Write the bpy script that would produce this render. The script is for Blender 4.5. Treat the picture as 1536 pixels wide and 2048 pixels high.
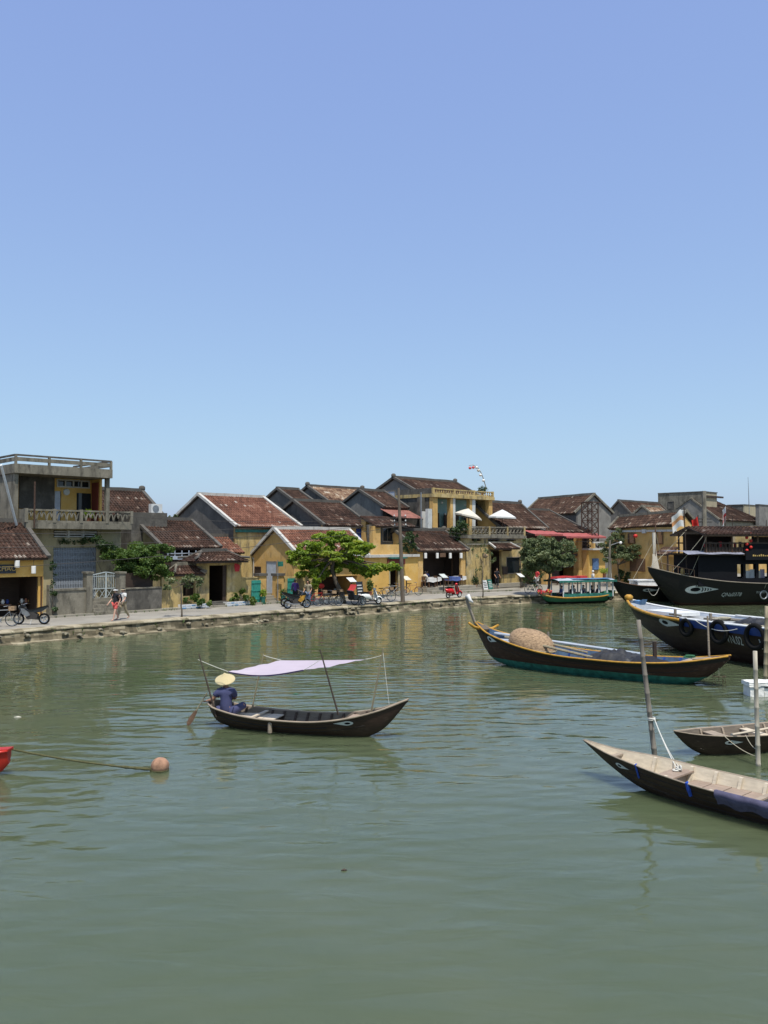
import bpy, bmesh, math, random
import numpy as np
from mathutils import Vector, Matrix, noise
random.seed(11); np.random.seed(11)
for o in list(bpy.data.objects): bpy.data.objects.remove(o)
S = bpy.context.scene; COL = S.collection
R = math.radians
# ---------------------------------------------------------------- camera
F = 1690.0; CH = 4.7; PITCH = math.atan(60 / F)
cam = bpy.data.cameras.new('camera'); camo = bpy.data.objects.new('camera', cam); COL.objects.link(camo)
camo.location = (0, 0, CH); camo.rotation_euler = (math.pi / 2 + PITCH, 0, 0)
cam.sensor_fit = 'VERTICAL'; cam.sensor_height = 36; cam.lens = F / 2048 * 36
cam.clip_start = .1; cam.clip_end = 6000
S.camera = camo
# ---------------------------------------------------------------- sky, sun, exposure
SUN = Vector((.24, -.86, 2.1)).normalized()
sel = math.asin(SUN.z); saz = math.atan2(SUN.x, SUN.y)
W = bpy.data.worlds.new('World'); S.world = W; W.use_nodes = True
wn = W.node_tree; bg = wn.nodes['Background']
sky = wn.nodes.new('ShaderNodeTexSky'); sky.sky_type = 'NISHITA'; sky.sun_disc = False
sky.sun_elevation = sel; sky.sun_rotation = saz; sky.altitude = 0
sky.air_density = 1.0; sky.dust_density = 1.7; sky.ozone_density = 4.0
# the phone's tone curve flattens the sky: one even gamma and white balance on the whole sky
sp_ = wn.nodes.new('ShaderNodeSeparateColor'); cb_ = wn.nodes.new('ShaderNodeCombineColor'); wn.links.new(sky.outputs[0], sp_.inputs[0])
for i_, (g_, k_) in enumerate(((.50, 1.36), (.56, 1.51), (.27, 2.79))):
    pw_ = wn.nodes.new('ShaderNodeMath'); pw_.operation = 'POWER'; pw_.inputs[1].default_value = g_; wn.links.new(sp_.outputs[i_], pw_.inputs[0])
    mu_ = wn.nodes.new('ShaderNodeMath'); mu_.operation = 'MULTIPLY'; mu_.inputs[1].default_value = k_; wn.links.new(pw_.outputs[0], mu_.inputs[0]); wn.links.new(mu_.outputs[0], cb_.inputs[i_])
wn.links.new(cb_.outputs[0], bg.inputs[0]); bg.inputs[1].default_value = .15
sl = bpy.data.lights.new('sun', 'SUN'); slo = bpy.data.objects.new('sun', sl); COL.objects.link(slo)
sl.energy = 3.6; sl.angle = R(.53); sl.color = (1, .955, .88)
slo.rotation_euler = SUN.to_track_quat('Z', 'Y').to_euler(); slo.location = (20, -20, 60)
S.view_settings.view_transform = 'Standard'; S.view_settings.look = 'None'
S.view_settings.exposure = .4; S.view_settings.gamma = 1
S.render.engine = 'CYCLES'
# ---------------------------------------------------------------- pixel rays and ground frames
def ray(px, py):
    u = (1024 - py) / F
    return ((px - 768) / F, math.cos(PITCH) - u * math.sin(PITCH), math.sin(PITCH) + u * math.cos(PITCH))
def ground(px, py, z=0.0):
    d = ray(px, py); t = (z - CH) / d[2]
    return Vector((t * d[0], t * d[1], z))
class Frame:
    """heading a (degrees clockwise from +Y) of the frame's x axis; y axis points away from the river"""
    def __init__(s, o, a):
        s.o = o; s.a = R(a); s.u = (math.sin(s.a), math.cos(s.a)); s.n = (-s.u[1], s.u[0]); s.rot = math.pi / 2 - s.a
    def w(s, x, y, z=0): return Vector((s.o[0] + x * s.u[0] + y * s.n[0], s.o[1] + x * s.u[1] + y * s.n[1], z))
    def loc(s, p):
        dx, dy = p[0] - s.o[0], p[1] - s.o[1]
        return Vector((dx * s.u[0] + dy * s.u[1], dx * s.n[0] + dy * s.n[1], p[2] if len(p) > 2 else 0))
    def pn(s, px, py, n):
        d = ray(px, py); t = (n + s.o[0] * s.n[0] + s.o[1] * s.n[1]) / (d[0] * s.n[0] + d[1] * s.n[1])
        x, y = t * d[0] - s.o[0], t * d[1] - s.o[1]
        return Vector((x * s.u[0] + y * s.u[1], n, CH + t * d[2]))
    def pu(s, px, py, u):
        d = ray(px, py); t = (u + s.o[0] * s.u[0] + s.o[1] * s.u[1]) / (d[0] * s.u[0] + d[1] * s.u[1])
        x, y = t * d[0] - s.o[0], t * d[1] - s.o[1]
        return Vector((u, x * s.n[0] + y * s.n[1], CH + t * d[2]))
    def X(s, px, n, py=1084): return s.pn(px, py, n).x
    def Z(s, px, py, n): return s.pn(px, py, n).z
    def g(s, px, py, z): return s.loc(ground(px, py, z))
WORLD = Frame((0, 0), 90)
ST = Frame((-17.6, 38.7), 45)      # the long street: x along the quay, y towards the houses
GZ = .6                            # street level above the water
# ---------------------------------------------------------------- materials
MATS = {}
def newmat(name):
    m = bpy.data.materials.new(name); m.use_nodes = True; MATS[name] = m
    return m, m.node_tree, m.node_tree.nodes['Principled BSDF']
def ramp(nt, fac, stops, interp='LINEAR'):
    r = nt.nodes.new('ShaderNodeValToRGB'); r.color_ramp.interpolation = interp
    el = r.color_ramp.elements
    while len(el) < len(stops): el.new(.5)
    for e, (p, c) in zip(el, stops): e.position = p; e.color = (c[0], c[1], c[2], 1) if len(c) == 3 else c
    nt.links.new(fac, r.inputs[0]); return r.outputs[0]
def tex(nt, scale, detail=4, rough=.55, stretch=(1, 1, 1), seed=True):
    tc = nt.nodes.new('ShaderNodeTexCoord'); mp = nt.nodes.new('ShaderNodeMapping')
    mp.inputs['Scale'].default_value = stretch; nt.links.new(tc.outputs['Object'], mp.inputs[0])
    if seed:
        oi = nt.nodes.new('ShaderNodeObjectInfo'); ml = nt.nodes.new('ShaderNodeMath'); ml.operation = 'MULTIPLY'
        ml.inputs[1].default_value = 37.0; nt.links.new(oi.outputs['Random'], ml.inputs[0])
        nt.links.new(ml.outputs[0], mp.inputs['Location'])
    n = nt.nodes.new('ShaderNodeTexNoise'); n.inputs['Scale'].default_value = scale
    n.inputs['Detail'].default_value = detail; n.inputs['Roughness'].default_value = rough
    nt.links.new(mp.outputs[0], n.inputs[0]); return n.outputs[0]
def mix(nt, fac, a, b, mode='MIX'):
    m = nt.nodes.new('ShaderNodeMix'); m.data_type = 'RGBA'; m.blend_type = mode
    for sock, v in ((m.inputs[0], fac), (m.inputs[6], a), (m.inputs[7], b)):
        if isinstance(v, (int, float)): sock.default_value = v
        elif isinstance(v, tuple): sock.default_value = (*v[:3], 1)
        else: nt.links.new(v, sock)
    return m.outputs[2]
def bump(nt, b, h, strength=.3, dist=.02):
    bp = nt.nodes.new('ShaderNodeBump'); bp.inputs['Strength'].default_value = strength
    bp.inputs['Distance'].default_value = dist; nt.links.new(h, bp.inputs['Height']); nt.links.new(bp.outputs[0], b.inputs['Normal'])
def sc(c, k): return tuple(min(1, x * k) for x in c)
def plain(name, c, rough=.6, var=.25, scale=4, metal=0, bmp=.15, stretch=(1, 1, 1), spec=.4):
    m, nt, b = newmat(name)
    f = tex(nt, scale, 5, .6, stretch)
    nt.links.new(ramp(nt, f, [(.3, sc(c, 1 - var)), (.7, sc(c, 1 + var * .6))]), b.inputs['Base Color'])
    b.inputs['Roughness'].default_value = rough; b.inputs['Metallic'].default_value = metal
    b.inputs['Specular IOR Level'].default_value = spec
    if bmp: bump(nt, b, f, bmp, .01)
    return m
def plaster(name, c, dirt=(.09, .08, .065), amt=.5, fade=None, scale=1.2):
    """limewash: blotches of faded wash, dark vertical rain streaks, mould"""
    m, nt, b = newmat(name)
    big = tex(nt, scale, 6, .65); fine = tex(nt, 14, 4, .6); strk = tex(nt, 1.5, 7, .68, (1.5, 1.5, .5))
    col = ramp(nt, big, [(.25, sc(c, .8)), (.5, c), (.72, fade or sc(c, 1.18))])
    col = mix(nt, ramp(nt, strk, [(.66 - .22 * amt, (0, 0, 0)), (.86 - .16 * amt, (1, 1, 1))]), col, dirt)
    mould = tex(nt, 3.3, 8, .7)
    col = mix(nt, ramp(nt, mould, [(.72 - .16 * amt, (0, 0, 0)), (.86 - .12 * amt, (.85, .85, .85))]), col, sc(dirt, .8))
    col = mix(nt, .22, col, fine, 'OVERLAY')
    nt.links.new(col, b.inputs['Base Color']); b.inputs['Roughness'].default_value = .88
    b.inputs['Specular IOR Level'].default_value = .2
    bump(nt, b, fine, .35, .012)
    return m
def wood(name, c, rough=.7, grain=(1, 14, 14), var=.45, scuff=None):
    m, nt, b = newmat(name)
    g = tex(nt, 2.0, 7, .65, grain); bl = tex(nt, 1.6, 5, .6)
    col = ramp(nt, g, [(.28, sc(c, 1 - var)), (.55, c), (.78, sc(c, 1 + var))])
    col = mix(nt, ramp(nt, bl, [(.45, (0, 0, 0)), (.72, (.6, .6, .6))]), col, sc(c, .55))
    if scuff:   # worn paint and dried salt
        sf = tex(nt, 3.4, 9, .72, (.6, 1, 1.6)); col = mix(nt, ramp(nt, sf, [(.56, (0, 0, 0)), (.70, (.75, .75, .75))]), col, scuff)
    nt.links.new(col, b.inputs['Base Color']); b.inputs['Roughness'].default_value = rough
    b.inputs['Specular IOR Level'].default_value = .35
    bump(nt, b, g, .4, .008); return m
def byface(name, stops, rough=.8, trans=0, bmp=0, nscale=9, namt=.35, interp='LINEAR', spec=.3):
    """colour picked per piece by the face attribute rnd (tiles, leaves)"""
    m, nt, b = newmat(name)
    a = nt.nodes.new('ShaderNodeAttribute'); a.attribute_name = 'rnd'
    col = ramp(nt, a.outputs['Fac'], stops, interp)
    n = tex(nt, nscale, 5, .65)
    col = mix(nt, namt, col, n, 'OVERLAY')
    nt.links.new(col, b.inputs['Base Color']); b.inputs['Roughness'].default_value = rough
    b.inputs['Specular IOR Level'].default_value = spec
    if bmp: bump(nt, b, n, bmp, .01)
    if trans:
        t = nt.nodes.new('ShaderNodeBsdfTranslucent'); ms = nt.nodes.new('ShaderNodeMixShader'); ms.inputs[0].default_value = trans
        nt.links.new(mix(nt, 1.0, col, (1.35, 1.25, .5), 'MULTIPLY'), t.inputs[0])
        out = nt.nodes['Material Output']; nt.links.new(b.outputs[0], ms.inputs[1]); nt.links.new(t.outputs[0], ms.inputs[2])
        nt.links.new(ms.outputs[0], out.inputs[0])
    return m
YEL = (.56, .35, .125)
plaster('yellow', YEL, amt=.42, fade=(.60, .42, .20))
plaster('yellow_bright', (.62, .375, .105), amt=.25, fade=(.62, .42, .16))
plaster('yellow_old', (.47, .345, .145), amt=.85, fade=(.55, .45, .27))
plaster('cream', (.40, .335, .19), amt=.75, fade=(.44, .38, .25))
plaster('tan', (.36, .31, .21), amt=.35)
plaster('concrete_old', (.20, .18, .14), amt=.85, dirt=(.045, .041, .034), fade=(.27, .24, .19))
plaster('concrete_dark', (.10, .092, .08), amt=.75, dirt=(.045, .042, .038), fade=(.19, .175, .15))
plaster('gable_dark', (.115, .107, .098), amt=.55, dirt=(.05, .047, .043), fade=(.17, .155, .14))
plaster('gable_grey', (.20, .19, .172), amt=.7, dirt=(.12, .11, .1), fade=(.26, .245, .22))
plaster('white_trim', (.50, .48, .44), amt=.5, dirt=(.16, .145, .12))
plaster('whitewash', (.56, .56, .53), amt=.4, dirt=(.3, .28, .25))
plaster('mortar_dark', (.105, .096, .084), amt=.6, dirt=(.06, .055, .05))
plaster('stone_pave', (.27, .245, .20), amt=.3)
plaster('teal_wall', (.30, .47, .45), amt=.1)
T = [(0, (.030, .019, .015)), (.45, (.060, .034, .025)), (.90, (.105, .058, .041)), (.96, (.15, .10, .075)), (1, (.34, .29, .24))]
byface('tile_dark', T, .85, bmp=.5, spec=.15)
byface('tile_brown', [(0, (.04, .025, .019)), (.5, (.08, .046, .033)), (.9, (.125, .074, .051)), (.96, (.18, .125, .092)), (1, (.33, .28, .23))], .85, bmp=.5, spec=.15)
byface('tile_red', [(0, (.11, .05, .034)), (.5, (.19, .083, .054)), (.9, (.26, .125, .083)), (.97, (.33, .21, .155)), (1, (.5, .44, .38))], .8, bmp=.4, spec=.2)
byface('tile_tan', [(0, (.09, .05, .035)), (.35, (.22, .13, .085)), (.7, (.36, .25, .165)), (1, (.58, .50, .40))], .85, bmp=.5, spec=.15)
byface('leaf_bright', [(0, (.075, .13, .018)), (.45, (.18, .27, .034)), (.85, (.31, .40, .065)), (1, (.42, .44, .11))], .5, trans=.45, namt=.15)
byface('leaf_mid', [(0, (.035, .07, .016)), (.5, (.075, .135, .03)), (1, (.15, .21, .05))], .5, trans=.3, namt=.15)
byface('leaf_dark', [(0, (.022, .045, .016)), (.6, (.045, .08, .028)), (1, (.085, .125, .045))], .5, trans=.25, namt=.15)
byface('leaf_dusty', [(0, (.055, .078, .034)), (.6, (.125, .16, .072)), (1, (.25, .27, .15))], .6, trans=.25, namt=.15)
byface('rubble', [(0, (.06, .052, .034)), (.5, (.15, .125, .082)), (.85, (.27, .23, .155)), (1, (.36, .31, .22))], .95, bmp=.8, nscale=5, namt=.5, spec=.1)
wood('bark', (.13, .105, .08), .9, (12, 12, 1.2)); wood('timber_dark', (.055, .036, .026), .7)
wood('timber_brown', (.15, .085, .05), .65); wood('timber_grey', (.25, .21, .165), .8); wood('door_red', (.20, .045, .03), .6, var=.25)
wood('bamboo_pale', (.44, .39, .31), .7, (14, 14, 1)); wood('bamboo', (.30, .25, .16), .6, (14, 14, 1)); wood('bamboo_grey', (.23, .20, .165), .75, (14, 14, 1)); wood('pole_timber', (.16, .125, .095), .85, (14, 14, .8))
wood('hull_black', (.013, .011, .0105), .55, (1, 5, 16), .4); wood('hull_brown', (.042, .024, .017), .5, (1, 5, 16), .45, (.105, .075, .055)); wood('hull_red', (.045, .019, .015), .45, (1, 5, 16), .45, (.10, .06, .045))
wood('deck_pale', (.56, .475, .36), .8, (2, 9, 9), .22); wood('deck_pink', (.33, .245, .185), .8, (1.4, 12, 12), .25); wood('inside_dark', (.16, .13, .10), .8, (2, 9, 9), .4)
wood('rim_weather', (.34, .27, .20), .8, (1, 12, 12), .35)
plain('paint_teal', (.03, .16, .125), .55, .55, 5); plain('paint_green', (.02, .13, .065), .4, .3, 3); plain('paint_yellow', (.46, .24, .03), .55, .35, 5)
plain('paint_blue', (.018, .05, .22), .4, .25, 3); plain('paint_lightblue', (.11, .24, .42), .6, .35, 3); plain('paint_white', (.70, .70, .69), .5, .15, 4); plain('paint_grey_blue', (.42, .46, .52), .55, .2, 3)
plain('paint_red', (.50, .03, .02), .35, .25, 3); plain('gloss_red', (.60, .012, .016), .18, .1, 2, bmp=0, spec=.6); plain('gloss_black', (.012, .012, .013), .25, .2, 2, bmp=0, spec=.6); plain('gloss_white', (.75, .74, .70), .2, .06, 2, bmp=0, spec=.6)
plain('rubber', (.014, .0135, .013), .9, .3, 6, spec=.1); plain('hull_scum', (.075, .07, .045), .8, .5, 9); plain('deck_worn', (.34, .35, .35), .8, .4, 3); plain('steel', (.5, .5, .5), .3, .15, 6, 1, 0); plain('steel_dull', (.30, .31, .32), .45, .2, 6, .7); plain('rust', (.075, .042, .028), .85, .4, 9)
plain('iron_dark', (.045, .04, .037), .7, .3, 9); plain('gate_grey', (.30, .33, .37), .5, .2, 5); plain('gate_white', (.40, .44, .44), .5, .2, 5); plain('shutter_teal', (.035, .25, .20), .6, .35, 3); plain('shutter_blue', (.10, .18, .34), .6, .3, 3)
plain('cloth_slate', (.085, .08, .135), .95, .35, 6); plain('awning_grey', (.21, .215, .27), .8, .3, 3); plain('cloth_navy', (.055, .06, .135), .9, .25, 5); plain('cloth_dark', (.014, .015, .022), .9, .3, 5); plain('cloth_white', (.60, .59, .57), .85, .08, 5); plain('cloth_red', (.52, .045, .05), .85, .2, 5); plain('cloth_coral', (.60, .10, .09), .85, .15, 5)
plain('cloth_blue', (.07, .11, .30), .85, .25, 5); plain('cloth_khaki', (.32, .27, .18), .9, .2, 5); plain('cloth_lilac', (.43, .365, .42), .8, .07, 1.5, bmp=.05); plain('cloth_cream', (.58, .53, .44), .8, .07, 3); plain('cloth_denim', (.12, .17, .27), .9, .25, 6); plain('cloth_purple', (.10, .05, .2), .9, .2, 5)
plain('awning_red', (.34, .085, .075), .8, .15, 2); plain('straw', (.56, .46, .26), .8, .1, 22, stretch=(1, 1, 3)); plain('skin', (.36, .19, .12), .55, .1, 8, bmp=0); plain('skin_pale', (.50, .30, .22), .55, .1, 8, bmp=0); plain('hair_black', (.012, .010, .009), .55, .2, 10); plain('hair_white', (.6, .58, .55), .6, .1, 10)
plain('rope', (.42, .38, .28), .9, .3, 30); plain('rope_green', (.085, .08, .032), .9, .4, 22); plain('rope_white', (.6, .58, .52), .9, .2, 30); plain('buoy', (.36, .20, .125), .85, .5, 7, bmp=.7); plain('foam', (.72, .70, .66), .9, .15, 9, bmp=.5)
plain('lantern_red', (.55, .03, .02), .6, .2, 5); plain('lantern_white', (.74, .72, .68), .7, .08, 5); plain('net_dark', (.03, .03, .033), .6, .5, 7, bmp=.6); plain('wicker', (.33, .22, .13), .9, .6, 11, bmp=1.0, stretch=(1, 1, 2.2)); plain('terracotta', (.32, .13, .075), .8, .2, 6)
plain('sign_dark', (.02, .024, .03), .5, .3, 5); plain('gold', (.48, .32, .10), .5, .2, 8); plain('black_flat', (.007, .007, .009), .7, .2, 5, spec=.15); plain('inside_blue', (.05, .095, .17), .7, .4, 4); plain('cloth_orange', (.50, .24, .10), .85, .2, 5); plain('rust_sheet', (.25, .10, .075), .8, .35, 2); plain('plastic_blue', (.02, .07, .38), .5, .2, 5); plain('netting_green', (.03, .12, .055), .85, .3, 9)
plain('eye_white', (.50, .53, .50), .6, .2, 9); plain('roof_sheet', (.42, .43, .45), .5, .25, 2, .3); plain('box_white', (.62, .62, .6), .6, .1, 4); plain('cardboard', (.5, .4, .25), .8, .15, 4)
m, nt, b = newmat('glass_dark'); b.inputs['Base Color'].default_value = (.02, .025, .028, 1); b.inputs['Roughness'].default_value = .06
# ---------------------------------------------------------------- objects
ORG = {}; FRM = {}
def tag(o, label=None, cat=None, group=None, kind=None):
    if label: o['label'] = label
    if cat: o['category'] = cat
    if group: o['group'] = group
    if kind: o['kind'] = kind
    return o
def thing(name, label, cat, fr, o, group=None, rot=0.0):
    """Empty at the thing's base; its parts are given in the frame's coordinates and stored relative to o"""
    e = bpy.data.objects.new(name, None); COL.objects.link(e); e.empty_display_size = .3
    e.location = fr.w(*o); e.rotation_euler = (0, 0, fr.rot + rot); ORG[e] = Vector(o); FRM[e] = fr
    return tag(e, label, cat, group)
class MB:
    def __init__(s): s.v = []; s.f = []; s.a = []; s.mi = []; s.cur = None; s.m = 0
    def add(s, vs, fs):
        b = len(s.v); s.v += [tuple(p) for p in vs]; s.f += [tuple(b + i for i in f) for f in fs]
        if s.cur is not None: s.a += [s.cur] * len(fs)
        s.mi += [s.m] * len(fs); return s
    def box(s, x0, x1, y0, y1, z0, z1):
        return s.add([(x0, y0, z0), (x1, y0, z0), (x1, y1, z0), (x0, y1, z0), (x0, y0, z1), (x1, y0, z1), (x1, y1, z1), (x0, y1, z1)],
                     [(0, 3, 2, 1), (4, 5, 6, 7), (0, 1, 5, 4), (1, 2, 6, 5), (2, 3, 7, 6), (3, 0, 4, 7)])
    def bar(s, p, q, w, h=None, up=(0, 0, 1)):
        """rectangular bar from p to q"""
        p, q = Vector(p), Vector(q); h = h or w; d = (q - p).normalized(); u = Vector(up)
        if abs(d.dot(u)) > .98: u = Vector((0, 1, 0))
        x = d.cross(u).normalized() * w / 2; y = x.cross(d).normalized() * h / 2
        vs = [c + sx * x + sy * y for c in (p, q) for sx, sy in ((-1, -1), (1, -1), (1, 1), (-1, 1))]
        return s.add(vs, [(0, 1, 2, 3), (7, 6, 5, 4), (0, 4, 5, 1), (1, 5, 6, 2), (2, 6, 7, 3), (3, 7, 4, 0)])
    def tube(s, pts, r, n=6, cap=True):
        pts = [Vector(p) for p in pts]; k = len(pts); rs = r if isinstance(r, (list, tuple)) else [r] * k
        vs = []; prev = None
        for i, p in enumerate(pts):
            d = (pts[min(i + 1, k - 1)] - pts[max(i - 1, 0)]).normalized()
            if prev is None:
                a = Vector((0, 0, 1)) if abs(d.z) < .9 else Vector((1, 0, 0)); x = d.cross(a).normalized()
            else:
                x = (prev - d * prev.dot(d)).normalized()
            prev = x; y = d.cross(x)
            vs += [p + (x * math.cos(2 * math.pi * j / n) + y * math.sin(2 * math.pi * j / n)) * rs[i] for j in range(n)]
        fs = [(i * n + j, i * n + (j + 1) % n, (i + 1) * n + (j + 1) % n, (i + 1) * n + j) for i in range(k - 1) for j in range(n)]
        if cap: fs += [tuple(range(n - 1, -1, -1)), tuple((k - 1) * n + j for j in range(n))]
        return s.add(vs, fs)
    def lathe(s, c, prof, n=12, axis='Z', sq=(1, 1)):
        """profile of (radius, height) round an axis through c"""
        vs = []; c = Vector(c)
        for r, h in prof:
            for j in range(n):
                a = 2 * math.pi * j / n; x, y = r * math.cos(a) * sq[0], r * math.sin(a) * sq[1]
                vs.append(c + Vector({'Z': (x, y, h), 'X': (h, x, y), 'Y': (x, h, y)}[axis]))
        k = len(prof)
        fs = [(i * n + j, i * n + (j + 1) % n, (i + 1) * n + (j + 1) % n, (i + 1) * n + j) for i in range(k - 1) for j in range(n)]
        fs += [tuple(range(n - 1, -1, -1)), tuple((k - 1) * n + j for j in range(n))]
        return s.add(vs, fs)
    def ball(s, c, r, n=10, m=6, sq=(1, 1, 1)):
        prof = [(math.sin(math.pi * i / m) * r + 1e-4, -math.cos(math.pi * i / m) * r * sq[2]) for i in range(m + 1)]
        return s.lathe(c, prof, n, 'Z', sq[:2])
    def torus(s, c, r0, r1, axis='Y', n=20, m=6, sq=1):
        vs = []; c = Vector(c)
        for i in range(n):
            a = 2 * math.pi * i / n
            for j in range(m):
                b = 2 * math.pi * j / m; r = r0 + r1 * math.cos(b); h = r1 * math.sin(b) * sq
                x, y = r * math.cos(a), r * math.sin(a)
                vs.append(c + Vector({'Z': (x, y, h), 'X': (h, x, y), 'Y': (x, h, y)}[axis]))
        return s.add(vs, [(i * m + j, ((i + 1) % n) * m + j, ((i + 1) % n) * m + (j + 1) % m, i * m + (j + 1) % m) for i in range(n) for j in range(m)])
    def prism(s, poly, axis, a, b):
        """polygon in the two other axes pushed from a to b along axis"""
        def P(p, h): return {'X': (h, p[0], p[1]), 'Y': (p[0], h, p[1]), 'Z': (p[0], p[1], h)}[axis]
        n = len(poly); vs = [P(p, a) for p in poly] + [P(p, b) for p in poly]
        return s.add(vs, [tuple(range(n - 1, -1, -1)), tuple(range(n, 2 * n))] + [(i, (i + 1) % n, n + (i + 1) % n, n + i) for i in range(n)])
    def grid(s, rows, flip=False):
        k = len(rows[0]); vs = [p for r in rows for p in r]
        return s.add(vs, [((i * k + j), (i * k + j + 1), ((i + 1) * k + j + 1), ((i + 1) * k + j))[::-1 if flip else 1] for i in range(len(rows) - 1) for j in range(k - 1)])
    def mesh(s, name, mat, o=(0, 0, 0), smooth=False):
        me = bpy.data.meshes.new(name); ox, oy, oz = o
        me.from_pydata([(x - ox, y - oy, z - oz) for x, y, z in s.v], [], s.f)
        for mm in (mat if isinstance(mat, (list, tuple)) else [mat]): me.materials.append(MATS[mm])
        if any(s.mi): me.polygons.foreach_set('material_index', s.mi)
        if s.a:
            at = me.attributes.new('rnd', 'FLOAT', 'FACE'); at.data.foreach_set('value', s.a)
        if smooth: me.polygons.foreach_set('use_smooth', [True] * len(me.polygons))
        me.update(); return me
    def build(s, name, mat, parent, smooth=False, label=None, kind=None):
        o = ORG[parent]; ob = bpy.data.objects.new(name, s.mesh(name, mat, o, smooth)); COL.objects.link(ob)
        ob.parent = parent; ORG[ob] = o; FRM[ob] = FRM[parent]
        return tag(ob, label, None, None, kind)
    def top(s, name, mat, label, cat, fr, o=(0, 0, 0), group=None, kind=None, smooth=False):
        ob = bpy.data.objects.new(name, s.mesh(name, mat, o, smooth)); COL.objects.link(ob)
        ob.location = fr.w(*o); ob.rotation_euler = (0, 0, fr.rot); ORG[ob] = Vector(o); FRM[ob] = fr
        return tag(ob, label, cat, group, kind)
def kids(o): return [c for c in list(bpy.data.objects) if c.parent is o]
def tree_of(root):
    ch = {}
    for c in bpy.data.objects:
        if c.parent: ch.setdefault(c.parent, []).append(c)
    return ch
def dup(root, loc, rz, label=None, mats=None, ch=None):
    """copy of a thing with copies of its parts and sub-parts"""
    ch = ch or tree_of(root)
    def cp(o, par):
        c = o.copy(); COL.objects.link(c); c.parent = par
        if o in ORG: ORG[c] = ORG[o]; FRM[c] = FRM[o]
        if mats and o.type == 'MESH' and any(mm and mm.name in mats for mm in o.data.materials):
            c.data = o.data.copy()
            for i, mm in enumerate(c.data.materials):
                if mm.name in mats: c.data.materials[i] = MATS[mats[mm.name]]
        for k in ch.get(o, []): cp(k, c)
        return c
    r = cp(root, None); r.location = loc; r.rotation_euler = (0, 0, rz)
    if label: r['label'] = label
    return r
# ================================================================ setting: water, land, street, quay
m, nt, b = newmat('water')
b.inputs['Base Color'].default_value = (.060, .082, .038, 1); b.inputs['Roughness'].default_value = .035; b.inputs['IOR'].default_value = 1.333
tcw = nt.nodes.new('ShaderNodeTexCoord')
def wnoise(scale, stretch, detail, dist=0, rot=0):
    mp = nt.nodes.new('ShaderNodeMapping'); mp.inputs['Scale'].default_value = stretch; mp.inputs['Rotation'].default_value = (0, 0, rot)
    nt.links.new(tcw.outputs['Object'], mp.inputs[0])
    n = nt.nodes.new('ShaderNodeTexNoise'); n.inputs['Scale'].default_value = scale; n.inputs['Detail'].default_value = detail
    n.inputs['Roughness'].default_value = .5; n.inputs['Distortion'].default_value = dist
    nt.links.new(mp.outputs[0], n.inputs[0]); return n.outputs[0]
def wmath(op, a, c):
    q = nt.nodes.new('ShaderNodeMath'); q.operation = op
    for i, v in enumerate((a, c)):
        if isinstance(v, (int, float)): q.inputs[i].default_value = v
        else: nt.links.new(v, q.inputs[i])
    return q.outputs[0]
w1 = wnoise(.55, (.55, 1.1, 1), 2, .4, .2)       # slow swell
w2 = wnoise(2.1, (.40, 1.15, 1), 2.5, .7, -.10)     # wind ripples
def wwave(scale, rot, dist, dsc):
    mp = nt.nodes.new('ShaderNodeMapping'); mp.inputs['Rotation'].default_value = (0, 0, rot); nt.links.new(tcw.outputs['Object'], mp.inputs[0])
    n = nt.nodes.new('ShaderNodeTexWave'); n.wave_type = 'BANDS'; n.bands_direction = 'Y'; n.inputs['Scale'].default_value = scale; n.inputs['Distortion'].default_value = dist
    n.inputs['Detail'].default_value = 2; n.inputs['Detail Scale'].default_value = dsc; nt.links.new(mp.outputs[0], n.inputs[0]); return n.outputs[1]
wa_ = wwave(.50, .16, 7, .55); wb_ = wwave(.66, -.30, 8, .6)      # two crossing trains of wavelets
w3 = wnoise(6.5, (.6, 1.2, 1), 3, .5, .35)       # fine chop
gust = wnoise(.07, (1, 1, 1), 3)                  # breezy and calm patches
gm = nt.nodes.new('ShaderNodeMapRange'); gm.inputs[1].default_value = .35; gm.inputs[2].default_value = .65; gm.inputs[3].default_value = .35; gm.inputs[4].default_value = 1.0
nt.links.new(gust, gm.inputs[0])
# the quays shelter the water beside them: ripples are highest in midstream
vd = nt.nodes.new('ShaderNodeVectorMath'); vd.operation = 'DOT_PRODUCT'; vd.inputs[1].default_value = (.7071, -.7071, 0); nt.links.new(tcw.outputs['Object'], vd.inputs[0])
fd_ = wmath('DIVIDE', wmath('ADD', vd.outputs['Value'], 39.8), 40.0)
shel = nt.nodes.new('ShaderNodeValToRGB'); nt.links.new(fd_, shel.inputs[0]); el_ = shel.color_ramp.elements
while len(el_) < 6: el_.new(.5)
for e_, (p_, v_) in zip(el_, ((0, .30), (.22, .42), (.42, .85), (.66, .95), (.80, .62), (.92, .50))): e_.position = p_; e_.color = (v_, v_, v_, 1)
hh = wmath('ADD', wmath('MULTIPLY', w1, .062), wmath('MULTIPLY', wmath('ADD', wmath('ADD', wmath('MULTIPLY', w2, .038), wmath('ADD', wmath('MULTIPLY', wa_, .0085), wmath('MULTIPLY', wb_, .0065))), wmath('MULTIPLY', w3, .004)), wmath('MULTIPLY', gm.outputs[0], shel.outputs[0])))
bp = nt.nodes.new('ShaderNodeBump'); bp.inputs['Strength'].default_value = 1; bp.inputs['Distance'].default_value = 1.0
nt.links.new(hh, bp.inputs['Height']); nt.links.new(bp.outputs[0], b.inputs['Normal'])
b.inputs['Subsurface Weight'].default_value = 1.0; b.inputs['Subsurface Radius'].default_value = (1, 1, 1); b.inputs['Subsurface Scale'].default_value = .7
for n_ in nt.nodes:
    if n_.type == 'BSDF_PRINCIPLED': n_.subsurface_method = 'BURLEY'
silt = tex(nt, .16, 6, .65, seed=False)
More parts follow.
